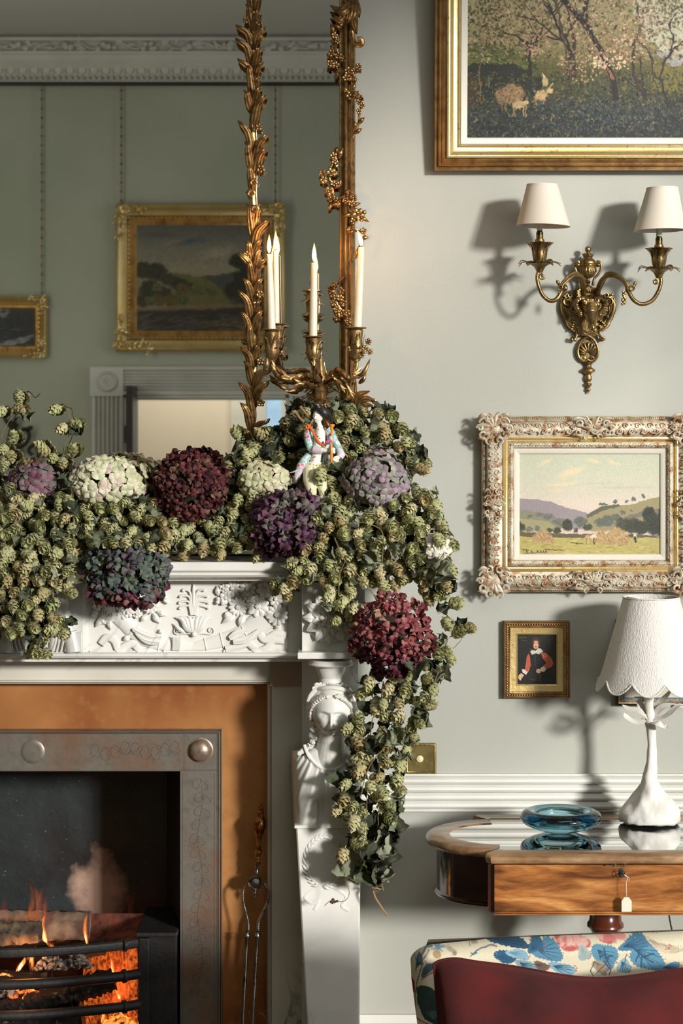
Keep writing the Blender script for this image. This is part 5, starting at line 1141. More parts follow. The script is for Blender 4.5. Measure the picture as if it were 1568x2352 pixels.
    # two horns crossing at the middle
    def horn(pts, rr, name='cornucopia'):
        m = MB(); p = smooth([Q8(a, b, o-.004) for a, b in pts], 26); r = np.interp(np.linspace(0, 1, 26), np.linspace(0, 1, len(rr)), rr)
        base = len(m.v); m.tube(p, [W(q/2.306) for q in r], 16); m.v = [(v[0], -o+.004+(v[1]+o-.004)*.45, v[2]) for v in m.v]; m.build(name, MA, root)
        b = MB()
        for t in (6, 10, 17): 
            q = p[t]; tg = (p[t+1]-p[t-1]).normalized(); x = tg.cross(FRONT).normalized(); rad = W(r[t]/2.306)
            b.tube([q+x*rad*1.03*cos(a)+FRONT*(rad*.47*sin(a)) for a in [pi*i/10 for i in range(11)]], W(1.6), 6)
        for t in range(7, 10): pass
        b.build('horn_band', MA, root)
    horn([(690, 470), (560, 468), (430, 455), (320, 415), (255, 350), (215, 300)], [8, 30, 38, 42, 46, 56])
    horn([(520, 485), (650, 466), (760, 440), (850, 415), (930, 370), (985, 320)], [8, 30, 40, 50, 62, 72])
    for i, l in enumerate((((440, 420), (380, 420), (300, 385), (290, 375)), ((430, 450), (360, 440), (300, 405)), ((800, 430), (850, 400), (900, 385)), ((820, 450), (900, 430), (950, 380)))):
        m = MB(); m.fin([Q8(a, b, o+.014) for a, b in l], W(18), .006, FRONT, 2, 12, 9); m.build('horn_leaf', MA, root)
    m = MB()
    for k in range(9): m.tube([Q8(500+k*5, 420+k*.4, o+.012), Q8(500+k*5, 492, o+.010)], W(.9), 5)
    m.build('reeding', MA, root)
    F8 = [(160, 300, 42, 6, 'rose'), (262, 292, 30, 6, 'flower'), (380, 252, 46, 11, 'daisy'), (215, 285, 26, 6, 'flower'), (895, 168, 44, 8, 'daisy'), (985, 172, 42, 7, 'flower'), (845, 262, 48, 13, 'daisy'), (950, 258, 58, 9, 'flower'), (1052, 305, 56, 12, 'daisy'), (780, 215, 34, 6, 'flower'), (815, 165, 42, 9, 'flower'), (1045, 220, 38, 7, 'flower'), (768, 165, 24, 6, 'flower'), (1060, 165, 34, 7, 'flower'), (905, 215, 28, 6, 'flower'), (310, 300, 24, 7, 'flower')]
    for i, (x, y, r, n, nm) in enumerate(F8):
        if nm == 'rose':
            m = MB(); c = Q8(x, y, o+.006); k = W(1/2.306)
            for t, rr in enumerate((40, 30, 20, 10)): m.tube([c+FRONT*(.003*t)+Vector((cos(a)*rr*k, -.002*sin(a*2+t), sin(a)*rr*k)) for a in [2*pi*j/20+t for j in range(21)]], 5*k, 6)
            m.sph(c, (40*k, .010, 40*k), 16, 8); m.build('carved_rose', MA, root)
        else: fl('carved_'+nm, Q8(x, y, o+.007+.002*(i % 3)), W(r/2.306), n, i, .6)
    rs = random.Random(8)
    for cx_, cy_, n, sp in ((110, 250, 12, 30), (750, 232, 7, 16), (460, 225, 6, 14), (930, 135, 5, 14)):
        m = MB()
        for k in range(n): m.sph(Q8(cx_+rs.uniform(-sp, sp), cy_+rs.uniform(-sp, sp), o+.005+rs.uniform(0, .006)), (W(5), .006, W(5)), 8, 6)
        m.build('grape_cluster', MA, root)
    for i, (bx, by, tx, ty, w_) in enumerate(((130,320,90,370,14),(165,335,172,385,12),(100,290,70,310,14),(110,320,150,355,12),(250,310,225,330,12),(400,300,430,350,14),(420,290,470,310,12),(360,310,330,340,12),(830,300,760,350,16),(800,290,770,320,12),(1010,230,1030,150,14),(1090,260,1110,200,14),(930,140,900,125,14),(860,130,840,118,14),(1070,350,1040,380,14),(985,250,1010,340,14),(875,310,850,370,16),(740,200,735,150,12),(1000,130,1050,125,16),(560,400,500,350,10),(270,420,235,440,12),(440,400,430,380,10),(1085,330,1115,300,12))):
        m = MB(); b_, t_ = Q8(bx, by, o+.004), Q8(tx, ty, o+.003); m.fin([b_, (b_+t_)/2+FRONT*.007, t_], W(w_), .004, FRONT, 2, 9, 7); m.build('carved_leaf', MA, root)
    for l in (((120, 460), (150, 425), (190, 440), (215, 490), (250, 470), (290, 460), (335, 498), (380, 500)), ((780, 490), (850, 470), (900, 455), (950, 495), (1000, 480), (1030, 440), (1090, 440)), ((960, 405), (985, 435), (1020, 420), (1050, 405), (1100, 415))):
        m = MB(); m.tube(smooth([Q8(a, b, o+.003) for a, b in l], 40), W(9), 8, flat=FRONT); m.build('ribbon', MA, root)
    m = MB(); m.tube([Q8(60, 500, o+.001), Q8(1100, 500, o+.001)], W(2.2), 6); m.sph(Q8(455, 498, o+.004), W(3.5)); m.sph(Q8(772, 498, o+.004), W(3.5)); m.build('bead_rod', MA, root)
    # figure relief on the tablet (mostly under the hops)
    for nm, sgm, x0 in (('relief_figure', 1, 150), ('relief_figure', -1, 30)):
        m = MB(); oo = .168
        m.sph(P(x0-28*sgm, 1352, oo+.008), (W(9), .014, W(11)), 12, 8)
        m.tube([P(x0-28*sgm, 1362, oo), P(x0-15*sgm, 1385, oo), P(x0, 1420, oo), P(x0+8*sgm, 1450, oo)], [W(9), W(17), W(17), W(20)], 12)
        m.tube([P(x0-20*sgm, 1375, oo+.006), P(x0-45*sgm, 1395, oo+.008), P(x0-30*sgm, 1420, oo+.010)], [W(5), W(4.5), W(3.5)], 8)
        m.tube([P(x0+5*sgm, 1448, oo), P(x0-25*sgm, 1452, oo+.004), P(x0-30*sgm, 1494, oo)], [W(16), W(14), W(8)], 10); m.tube([P(x0+12*sgm, 1450, oo), P(x0+20*sgm, 1496, oo)], [W(18), W(20)], 10)
        for k in range(5): m.tube(smooth([P(x0-25*sgm+k*9*sgm, 1450, oo+.012), P(x0-22*sgm+k*9*sgm, 1470, oo+.014), P(x0-30*sgm+k*10*sgm, 1496, oo+.010)], 8), W(2.2), 6)
        m.build(nm, M['marble_vein'], root)
    m = MB(); m.pbox(150, 1452, 188, 1498, .17, .182); m.build('relief_plinth', M['marble_vein'], root, flat=True, bevel=.002)
    # -------- patera on the block
    c = P(757, 1417, .226); m = MB(); m.sph(c, (W(57), .014, W(57)), 30, 8); m.build('patera_ground', MA, root)
    for ring, (r0, r1, n, w_) in enumerate(((26, 59, 12, 27), (14, 44, 12, 19), (8, 26, 8, 16))):
        for k in range(n):
            a = 2*pi*(k+.5*ring)/n; d = Vector((cos(a), 0, sin(a))); b0 = c+FRONT*(.010+.005*ring)
            m = MB(); m.fin([b0+d*W(r0), b0+d*W((r0+r1)/2)+FRONT*.010, b0+d*W(r1)+FRONT*.002], W(w_), .007, FRONT, 2, 9, 9); m.build('patera_leaf', MA, root)
    m = MB(); m.sph(c+FRONT*.022, (W(14), .012, W(14)), 16, 8)
    for k in range(7): a = k*2*pi/7; m.sph(c+FRONT*.032+Vector((cos(a)*W(7), 0, sin(a)*W(7))), (W(4), .005, W(4)), 8, 5)
    m.build('patera_boss', MA, root)
    # -------- capital, head, bust and tapering shaft
    def B5(x, y, oo): return P(660+x/5.88, 1520+y/5.88, oo)
    cc = P(758.6, 1566, .225); k = W(1/5.88, .2)
    m = MB(); m.lathe([(150*k, -6*k), (155*k, 20*k), (150*k, 38*k), (152*k, 42*k), (148*k, 50*k), (165*k, 90*k), (195*k, 150*k), (208*k, 200*k), (212*k, 226*k), (300*k, 228*k), (308*k, 245*k), (290*k, 262*k), (280*k, 300*k)], cc, 40)
    cap = m.build('capital', MA, root)
    kk = W(1/5.88, .2); oh = .23; H = W(67, oh)
    hc0 = B5(610, 668, oh)
    def on(p, lift=.004):       # push a point onto the front of the head
        dx, dz = (p[0]-hc0.x)/(.77*H), (p[2]-hc0.z)/(1.02*H); return Vector((p[0], -(oh+.88*H*math.sqrt(max(.03, 1-dx*dx-dz*dz))+lift), p[2]))
    m = MB(); head_mesh(m, B5(610, 668, oh), H, Matrix.Rotation(radians(-3), 3, 'Z')@Matrix.Rotation(radians(4), 3, 'X'), 90)
    m.tube([B5(600, 860, oh+.012), B5(595, 1050, oh-.002), B5(585, 1180, oh-.010), B5(585, 1300, oh-.03)], [W(30), W(30), W(34), W(50)], 24)
    hd = m.build('head_and_neck', MA, root); remesh(hd, .0017, it=2)
    # hair: cap, waves over the brow, diadem with beads, grapes, ringlets
    m = MB(); m.sph(B5(594, 575, oh-.012), (W(56), .062, W(54)), 28, 16); hc = m.build('hair_cap', MA, root)
    ctr = B5(600, 690, oh)
    for sg in (-1, 1):
        for k in range(9):
            t0 = radians(86-k*9.5); m = MB(); pts = []
            for i in range(12):
                t = i/11; a = t0-radians(5+26*t); rad = W(44-2*sin(t*pi*3+k)+k*.6)
                pts.append(on(ctr+Vector((sg*cos(a)*rad*1.0, 0, sin(a)*rad*.98+.002)), .003+.003*sin(t*9+k)))
            m.tube(pts, [.0058*(.55+.45*sin(pi*(i+1)/13)) for i in range(12)], 8); m.build('hair_lock', MA, root)
    m = MB(); pts = [on(B5(594, 560, oh)+Vector((cos(a)*W(51), 0, sin(a)*W(37)+.002)), .006) for a in [radians(6+168*i/28) for i in range(29)]]
    m.tube(pts, .0062, 8); m.build('diadem', MA, root)
    m = MB()
    for i in range(40):
        a = radians(12+156*i/39); m.sph(on(B5(594, 560, oh)+Vector((cos(a)*W(52), 0, sin(a)*W(40)+.006)), .009), .0024, 6, 4)
    b_ = m.build('diadem_beads', MA, root); b_['kind'] = 'stuff'
    for i, (x, y, r) in enumerate(((400, 310, 30), (450, 300, 24), (500, 300, 22), (740, 300, 24), (800, 340, 26), (360, 350, 22), (860, 420, 24))):
        m = MB(); c2 = on(B5(x, y, oh), -.006); scroll(m, c2+FRONT*.012, r*kk, i, 1.2, .004); m.sph(c2, (r*kk, .012, r*kk*.8), 10, 6); m.build('hair_curl', MA, root)
    for i, (x, y, r) in enumerate(((285, 610, 34), (335, 660, 32), (330, 720, 28), (290, 660, 24), (380, 575, 34), (350, 530, 30), (880, 610, 34), (860, 670, 32), (850, 560, 30))):
        m = MB(); c2 = B5(x, y, oh+.0); m.sph(c2, (r*kk, r*kk, r*kk), 12, 8); scroll(m, c2+FRONT*r*kk, r*kk*.9, i*.8, 1.1, .003); m.build('hair_curl', MA, root)
    m = MB()
    for l, ph in (([(345, 760), (350, 860), (345, 960), (370, 1040), (320, 1110)], 0), ([(370, 780), (375, 880), (330, 980), (345, 1060), (300, 1130)], 2)):
        p = smooth([B5(a, b, oh+.006) for a, b in l], 30); m.tube([q+Vector((.0045*cos(i*.9+ph), .0045*sin(i*.9+ph), 0)) for i, q in enumerate(p)], .0052, 7)
    m.build('ringlet', MA, root)
    for i, (x, y, r) in enumerate(((310, 1130, 40), (245, 1185, 30), (200, 1205, 26), (165, 1230, 24))):
        m = MB(); c2 = B5(x, y, oh-.012); m.tube(spiral(c2+FRONT*.012, r*kk, r*kk*.3, 0, 1.5, 18), .0035, 6); m.sph(c2, (r*kk*.8, .012, r*kk*.8), 8, 5); m.build('ringlet_end', MA, root)
    # draped chest
    rows = []; NU, NV = 120, 90
    for j in range(NV+1):
        v = j/NV; row = []
        for i in range(NU+1):
            u = -1+2*i/NU; au = abs(u)
            ytop = 1700+26*sst(.25, .98, au); y = ytop+(1902-ytop)*v; xc = 751+1.5*v; hw = 82-6*v; x = xc+u*hw*(1-.015*(1-v))
            prof = (1-au**5)**.5 if au < 1 else 0
            fr = sst(0, .13, v)
            off = .17+.062*prof*(.5+.5*fr)+.016*g2(au-.42, .34, v-.55, .26)*(au < 1)+.012*g2(u, .5, v-.3, .3)
            rx, ry = (x-757)/60, (y-1690)/78; rr = math.hypot(rx, ry)
            if rr > 1:
                ph = math.atan2(x-757, y-1640+60*v); w_ = sst(1.0, 1.15, rr)*(1-au**6)
                off += w_*.0034*(sin(ph*30+1.2*sin(ph*7))**3*(1.15-.45*v)+.5*sin(ph*61+2))
            if .93 < rr < 1.07: off += .005*(1-abs(rr-1)/.07)
            row.append(P(x, y, off))
        rows.append([P(row and (751-82), 1728, .1)]*0+row)
    m = MB(); m.grid(rows); m.build('draped_bust', MA, root, sharp=80)
    m = MB(); m.grid([[rows[j][0], P(668+6*j/NV, 1726+176*j/NV, .06)] for j in range(NV+1)]); m.grid([[rows[j][-1], P(834-4*j/NV, 1726+176*j/NV, .06)] for j in range(NV+1)])
    m.grid([[rows[0][i], P(669+164*i/NU, 1722, .06)] for i in range(NU+1)]); m.grid([[rows[-1][i], P(676+153*i/NU, 1902, .06)] for i in range(NU+1)]); m.build('bust_sides', MA, root)
    m = MB(); pts = [P(757+60*cos(a), 1690-78*sin(a), .235+.006*(-sin(a))) for a in [radians(180+15+150*i/40) for i in range(41)]]
    m.tube(pts, W(3.6), 8, flat=FRONT); m.build('neckline', MA, root)
    m = MB(); q = []
    for (y, xl, xr, oo) in ((1902, 679, 828, .223), (2352, 704, 826, .213), (2560, 715, 825, .21)): q.append([P(xl, y, .06), P(xl+1, y, oo-.003), P(xl+4, y, oo), P(xr-4, y, oo), P(xr-1, y, oo-.003), P(xr, y, .06)])
    m.grid(q); m.build('term_shaft', MA, root, sharp=30)
    m = MB(); m.pbox(676, 1896, 830, 1903, .06, .229); m.build('term_fillet', MA, root, flat=True, bevel=.001)
    # laurel wreath and ribbon on the shaft
    for i in range(26):
        a = radians(100+320*i/25); cxp, cyp = 745, 1978; b0 = P(cxp+42*cos(a), cyp-58*sin(a), .221); da = .5
        for s_ in (-1, 1):
            d = Vector((cos(a+s_*(.35)+(pi/2 if i > 12 else -pi/2)), 0, sin(a+s_*.35+(pi/2 if i > 12 else -pi/2)))); m = MB(); m.fin([b0, b0+d*W(9)+FRONT*.003, b0+d*W(19)], W(7), .0025, FRONT, 1, 6, 5); m.build('laurel_leaf', MA, root)
    for l in (((735, 2035), (715, 2045), (700, 2062), (716, 2075), (732, 2068), (722, 2090)), ((750, 2035), (772, 2042), (795, 2060), (785, 2080), (800, 2092))):
        m = MB(); m.tube(smooth([P(a, b, .219) for a, b in l], 24), W(4), 7, flat=FRONT); m.build('carved_ribbon', MA, root)
    # two small dark-stained hop stalk is built with the hops
chimneypiece()

# ================================================================ register grate insert
def insert():
    root = thing('register_surround', 'tarnished brass fireplace surround with engraved steel inner frame and domed corner boss', 'fireplace', (P(-30, 0).x, 0, 0))
    cp = M['copper']; st = M['steel']
    def rect_hole(m, x0, x1, yt, hx0, hx1, hy, o0, o1):
        m.pbox(hx1, yt, x1, 2560, o0, o1); m.pbox(x0, yt, hx0, 2560, o0, o1); m.pbox(hx0, yt, hx1, hy, o0, o1)
    m = MB(); rect_hole(m, -672, 614, 1562, -560, 500, 1684, -.03, .0); m.build('brass_panel', cp, root, flat=True)
    m = MB(); rect_hole(m, -558, 499, 1688, -472, 412, 1775, -.03, .004); m.build('steel_frame', st, root, flat=True)
    m = MB()
    for dx, r, oo in ((0, 3.2, .004), (5.5, 2.2, .007), (-4, 1.6, .004)):
        x, y = 502+dx, 1684-dx
        m.tube([P(x, 2560, oo), P(x, y, oo), P(-60-x, y, oo), P(-60-x, 2560, oo)], W(r), 8)
    m.build('bead_moulding', M['gilt_line'] if False else st, root)
    for x in (459, -519):
        c = P(x, 1727, .004); m = MB(); m.lathe([(W(30), 0), (W(29), .001), (W(26), .0015), (W(25.5), .004), (W(24), .011), (W(18), .018), (W(9), .022), (0, .023)], c, 32, Matrix.Rotation(pi/2, 3, 'X')); m.build('corner_boss', mat('pinkish_steel_boss', lin(160, 140, 122), .38, .6, noise=(50, lin(130, 112, 98), .4, .7, 4)) if x > 0 else st, root)
    m = MB(); m.lathe([(W(28), 0), (W(27), .001), (W(18), .0015), (0, .002)], P(72, 1730, .004), 30, Matrix.Rotation(pi/2, 3, 'X')); m.build('engraved_disc', st, root)
    # engraved scrolls on the steel
    ink = mat('engraving_lines', lin(84, 78, 70), .5, .4); random.seed(9)
    m = MB()
    def ep(l, n=16, r=.45): m.tube(smooth([P(a, b, .0042) for a, b in l], n), W(r), 4)
    for s_ in (0,):
        x = 205
        for k in range(9):
            x = 205+k*23; y = 1727+7*sin(k*1.4)
            ep([(x, y), (x+8, y-14), (x+20, y-8), (x+16, y+4), (x+9, y)]); ep([(x, y), (x+6, y+13), (x+18, y+15), (x+24, y+4)]); ep([(x+4, y+4), (x-6, y+12)], 4)
        ep([(205, 1745), (250, 1720), (290, 1736), (340, 1712), (398, 1730)], 30)
    for k in range(16):
        y = 1790+k*32; x = 458+6*sin(k*1.1)
        ep([(x, y), (x-14, y+6), (x-18, y+20), (x-6, y+24), (x, y+12)]); ep([(x, y+6), (x+12, y+12), (x+18, y+24), (x+8, y+28)]); ep([(x, y), (458+6*sin((k+1)*1.1), y+32)], 6)
        if k % 3 == 1:
            for a in range(6): ep([(x, y+14), (x+9*cos(a*1.05), y+14+9*sin(a*1.05))], 3)
    ep([(421, 1690), (421, 1775)], 3); ep([(-472, 1772), (496, 1772)], 3, .3); ep([(412, 1773), (498, 1773)], 3); ep([(491, 1780), (491, 2400)], 3); ep([(418, 1780), (418, 2400)], 3)
    eo = m.build('engraving', ink, root); eo['kind'] = 'stuff'
insert()
bpy.data.objects['register_surround'].location.y += .025
def firebox():
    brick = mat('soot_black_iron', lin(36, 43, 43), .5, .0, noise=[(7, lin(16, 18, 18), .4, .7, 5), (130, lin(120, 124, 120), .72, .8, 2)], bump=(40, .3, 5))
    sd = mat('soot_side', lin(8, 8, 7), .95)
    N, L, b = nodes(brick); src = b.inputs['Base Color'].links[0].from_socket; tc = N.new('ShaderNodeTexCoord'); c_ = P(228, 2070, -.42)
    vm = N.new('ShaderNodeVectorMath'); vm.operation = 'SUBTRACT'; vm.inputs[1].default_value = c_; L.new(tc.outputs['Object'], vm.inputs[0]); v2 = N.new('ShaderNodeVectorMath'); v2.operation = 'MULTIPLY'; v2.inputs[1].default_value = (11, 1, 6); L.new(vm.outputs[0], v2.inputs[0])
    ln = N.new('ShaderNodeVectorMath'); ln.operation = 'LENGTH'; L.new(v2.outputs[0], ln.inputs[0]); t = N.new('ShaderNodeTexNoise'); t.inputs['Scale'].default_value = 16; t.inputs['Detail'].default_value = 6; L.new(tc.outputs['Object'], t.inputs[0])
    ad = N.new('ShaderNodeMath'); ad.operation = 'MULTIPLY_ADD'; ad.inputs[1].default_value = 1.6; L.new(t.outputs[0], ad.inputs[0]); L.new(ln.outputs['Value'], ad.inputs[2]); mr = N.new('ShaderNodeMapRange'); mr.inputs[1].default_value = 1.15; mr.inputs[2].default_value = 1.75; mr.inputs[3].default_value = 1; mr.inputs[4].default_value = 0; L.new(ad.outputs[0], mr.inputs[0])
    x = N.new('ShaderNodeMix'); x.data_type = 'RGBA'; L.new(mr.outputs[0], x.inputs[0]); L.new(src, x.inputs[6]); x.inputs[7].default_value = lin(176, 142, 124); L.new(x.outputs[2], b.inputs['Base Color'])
    x0, x1 = P(-472, 0, 0).x, P(412, 0, 0).x; zt = P(0, 1775, 0).z; b0, b1 = x0+.08, x1-.07; yb = .42
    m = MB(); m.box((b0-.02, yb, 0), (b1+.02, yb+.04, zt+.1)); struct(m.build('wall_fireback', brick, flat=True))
    m = MB(); m.grid([[(x1, .06, 0), (b1, yb, 0)], [(x1, .06, zt+.1), (b1, yb, zt+.1)]]); m.grid([[(x0, .06, 0), (b0, yb, 0)], [(x0, .06, zt+.1), (b0, yb, zt+.1)]])
    m.box((x0, .06, zt+.001), (x1, yb+.04, zt+.03)); m.box((x0, .03, -.02), (x1, yb, .02)); struct(m.build('wall_firebox', sd, flat=True))
    m = MB(); m.box((x0-.3, .061, 0), (x0, yb, zt+.2)); m.box((x1, .061, 0), (x1+.28, yb, zt+.2)); struct(m.build('wall_flue', sd, flat=True))
firebox()
def glow_mat(name, base, hot, strength, scale, lo, hi):
    m = mat(name, base, .9, bump=(scale*1.3, .6, 5)); N, L, b = nodes(m); tc = N.new('ShaderNodeTexCoord'); t = N.new('ShaderNodeTexNoise'); t.inputs['Scale'].default_value = scale; t.inputs['Detail'].default_value = 7; t.inputs['Distortion'].default_value = .6
    L.new(tc.outputs['Object'], t.inputs[0]); r = N.new('ShaderNodeMapRange'); r.inputs[1].default_value = lo; r.inputs[2].default_value = hi; r.inputs[4].default_value = strength; L.new(t.outputs[0], r.inputs[0])
    b.inputs['Emission Color'].default_value = hot; L.new(r.outputs[0], b.inputs['Emission Strength']); return m
def flame_blade_mat():
    m = bpy.data.materials.new('fire_flame'); m.use_nodes = True; nt = m.node_tree; N = nt.nodes; L = nt.links; N.clear()
    out = N.new('ShaderNodeOutputMaterial'); e = N.new('ShaderNodeEmission'); tr = N.new('ShaderNodeBsdfTransparent'); ad = N.new('ShaderNodeMixShader')
    tc = N.new('ShaderNodeTexCoord'); mp = N.new('ShaderNodeMapping'); mp.inputs['Scale'].default_value = (60, 20, 9); t = N.new('ShaderNodeTexNoise'); t.inputs['Scale'].default_value = 1; t.inputs['Detail'].default_value = 3
    L.new(tc.outputs['Object'], mp.inputs[0]); L.new(mp.outputs[0], t.inputs[0])
    a = N.new('ShaderNodeAttribute'); a.attribute_name = 'Col'
    cr = N.new('ShaderNodeValToRGB'); cr.color_ramp.elements[0].color = (.7, .10, .02, 1); cr.color_ramp.elements[1].color = (1, .72, .30, 1); q = cr.color_ramp.elements.new(.5); q.color = (1, .28, .06, 1)
    mu = N.new('ShaderNodeMath'); mu.operation = 'MULTIPLY'; mr = N.new('ShaderNodeMapRange'); mr.inputs[1].default_value = .3; mr.inputs[2].default_value = .6; L.new(t.outputs[0], mr.inputs[0])
    L.new(a.outputs['Fac'], mu.inputs[0]); L.new(mr.outputs[0], mu.inputs[1]); L.new(mu.outputs[0], cr.inputs[0]); L.new(cr.outputs[0], e.inputs[0])
    s = N.new('ShaderNodeMath'); s.operation = 'MULTIPLY'; s.inputs[1].default_value = 3.6; L.new(mu.outputs[0], s.inputs[0]); L.new(s.outputs[0], e.inputs[1])
    f = N.new('ShaderNodeMath'); f.operation = 'MULTIPLY'; f.inputs[1].default_value = 1.3; f.use_clamp = True; L.new(mu.outputs[0], f.inputs[0]); L.new(f.outputs[0], ad.inputs[0]); L.new(tr.outputs[0], ad.inputs[1]); L.new(e.outputs[0], ad.inputs[2]); L.new(ad.outputs[0], out.inputs[0]); return m
def grate():
    I = M['iron']
    root = thing('fire_grate', 'black cast-iron fire basket with bowed front bars and right-hand hob', 'grate', (P(-30, 0).x, 0, 0))
    m = MB(); m.pbox(342, 2150, 405, 2560, -.28, .012); m.build('hob', I, root, flat=True, bevel=.002)
    m = MB(); m.pbox(318, 2156, 343, 2560, -.25, .03); m.build('hob_post', I, root, flat=True, bevel=.003)
    m = MB(); m.pbox(312, 2143, 407, 2153, -.28, .022); m.build('hob_top', I, root, flat=True, bevel=.003)
    m = MB(); m.pbox(-466, 2150, -378, 2560, -.28, .012); m.build('hob', I, root, flat=True, bevel=.002)
    for y, r, fl_ in ((2168, 11, 1), (2239, 11.5, 0), (2309, 11.5, 0), (2380, 11.5, 0), (2450, 11.5, 0)):
        z = P(0, y, .03).z; x1 = P(318, 0, .03).x; x0 = P(-378, 0, .03).x; m = MB(); pts = []
        for i in range(41):
            t = i/40; x = x0+(x1-x0)*t; pts.append((x, -(.02+.11*sin(pi*t)**.8), z))
        if fl_:
            m.tube(pts, W(r), 8, flat=Vector((0, 1, 0)))
        else: m.tube(pts, W(r), 10)
        for e in (1.2, 38.5): i = int(e); m.tube([Vector(pts[i]), Vector(pts[i]).lerp(Vector(pts[i+1]), .35)], W(r*1.35), 12)
        m.build('grate_bar', I, root)
    # firebrick cheeks and back of the basket, glowing
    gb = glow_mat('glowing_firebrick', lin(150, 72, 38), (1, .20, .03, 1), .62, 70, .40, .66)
    bk = mat('red_firebrick', lin(122, 66, 48), .9, noise=[(30, lin(70, 36, 26), .45, .65, 6)], bump=(60, .6, 6))
    m = MB(); a = [P(335, 2098, -.2), P(205, 2098, -.26), P(200, 2165, -.2), P(312, 2165, -.04)]; m.grid([[a[0], a[1]], [a[3], a[2]]]); m.build('firebrick_cheek', bk, root, flat=True)
    m = MB(); n = 26; rows = []; rs = random.Random(6)
    for i in range(n):
        rows.append([P(316-125*j/24, 2162+(2440-2162)*i/(n-1), -.03-.22*j/24+rs.uniform(-.006, .006)) for j in range(25)])
    m.grid(rows); m.build('firebrick_cheek', gb, root, sharp=180)
    m = MB(); m.grid([[P(x, 2098, -.30), P(x, 2500, -.27)] for x in (-420, 215)]); m.build('firebrick_back', mat('dark_firebrick', lin(58, 38, 30), .9, noise=(20, lin(24, 18, 16), .4, .7, 5), bump=(40, .5, 5)), root, flat=True)
    m = MB(); m.pbox(-378, 2470, 318, 2480, -.26, .02); m.build('basket_floor', I, root, flat=True)
grate()
def logs():
    ash = mat('grey_wood_ash', lin(150, 148, 144), .95, noise=[(70, lin(60, 58, 56), .42, .6, 6)], bump=(90, .9, 6))
    char = mat('charred_wood', lin(26, 23, 22), .85, noise=[(45, lin(104, 100, 96), .58, .68, 6)], bump=(60, .9, 6))
    wood = mat('scorched_split_wood', lin(128, 110, 84), .85, noise=[(14, lin(66, 52, 40), .42, .66, 6), (50, lin(40, 32, 26), .56, .66, 4)], bump=(50, .5, 5))
    pale = mat('pale_scorched_bark', lin(142, 120, 98), .9, noise=[(12, lin(80, 60, 48), .4, .6, 6)], bump=(30, .8, 6))
    emb = glow_mat('glowing_embers', lin(60, 26, 20), (1, .16, .03, 1), 3.0, 34, .40, .62)
    def log(name, label, p0, p1, r, mt, seed, ry=1.0, seg=34, rough=.18, group='logs in the grate'):
        root = Vector(p0).lerp(Vector(p1), .5); d = (Vector(p1)-Vector(p0)).normalized(); u = d.orthogonal().normalized(); v = d.cross(u); rs = random.Random(seed)
        nz = [[rs.uniform(-1, 1) for _ in range(18)] for _ in range(seg+1)]; rows = []
        for i in range(seg+1):
            t = i/seg; rr = r*(1-.12*abs(2*t-1)**3); cen = Vector(p0).lerp(Vector(p1), t)+u*rs.uniform(-1, 1)*r*.03
            rows.append([cen+(u*cos(2*pi*k/18)+v*sin(2*pi*k/18)*ry)*rr*(1+rough*nz[i][k]*(.5)+rough*.6*sin(k*2.1+seed)) for k in range(18)])
        m = MB(); m.grid(rows, True); m.f.append(tuple(range(18))[::-1]); m.f.append(tuple(seg*18+k for k in range(18)))
        m.v = [tuple(Vector(q)-root) for q in m.v]; o = m.build(name, mt, None, sharp=70, loc=(0, 0, 0)); o.location = root; ORG[o.name] = root
        tag(o, label, 'log', group if False else None); return o
    log('split_log', 'pale scorched split log resting on top of the fire at the far left', P(-90, 2150, -.06), P(92, 2140, -.02), .034, wood, 1, .7)
    log('bark_log', 'long bark log lying level behind the top bar', P(-200, 2125, -.17), P(205, 2126, -.16), .045, pale, 2, .8)
    log('charred_log', 'blackened log with cracked grey ash running up to the right in mid basket', P(-20, 2335, -.02), P(262, 2248, -.03), .03, char, 3, 1, 60, .3)
    log('charred_log', 'thick charred log low in the basket below the third bar', P(-160, 2405, -.02), P(190, 2330, -.04), .05, char, 4, 1, 60, .3)
    log('charred_log', 'black log end crossing behind the top bar near the right firebrick', P(60, 2205, -.12), P(240, 2175, -.1), .022, char, 5, 1)
    log('charred_log', 'black log lying behind the second bar at the left', P(-220, 2262, -.08), P(120, 2250, -.1), .028, char, 6, 1)
    # ash heaps and ember bed
    def heap(name, label, x0, x1, y0, o, mt, seed, n, r, cat='ash'):
        rs = random.Random(seed); m = MB()
        for k in range(n):
            t = rs.random(); q = rs.random(); c = P(x0+(x1-x0)*t, y0-rs.uniform(0, 34)*sin(pi*t), o+rs.uniform(-.03, .02)); Mx = Matrix.Rotation(rs.uniform(0, 3), 3, 'Z')@Matrix.Rotation(rs.uniform(0, 3), 3, 'X'); rr = r*rs.uniform(.5, 1.4)
            m.sph(c, (rr, rr*rs.uniform(.4, .8), rr*rs.uniform(.5, 1)), 6, 4, Mx)
        o_ = m.build(name, mt, None, sharp=10); tag(o_, label, cat); o_['kind'] = 'stuff'; return o_
    heap('ash_heap', 'heap of flaky grey ash between the top two bars', 82, 150, 2226, -.02, ash, 1, 150, .008)
    heap('ash_heap', 'smaller grey ash heap right of the middle of the basket', 140, 208, 2222, -.04, ash, 2, 120, .008)
    heap('ash_heap', 'grey ash lying along the left behind the lowest bar in view', -160, 60, 2290, -.05, ash, 3, 200, .009)
    heap('ember_bed', 'glowing red embers in the bottom of the fire basket', -300, 240, 2375, -.04, emb, 4, 420, .014, 'embers')
    heap('ember_bed', 'bright orange coals at the lower right corner of the basket', 235, 316, 2365, -.05, glow_mat('orange_coals', lin(110, 56, 28), (1, .3, .05, 1), 1.9, 40, .40, .60), 5, 110, .013, 'embers')
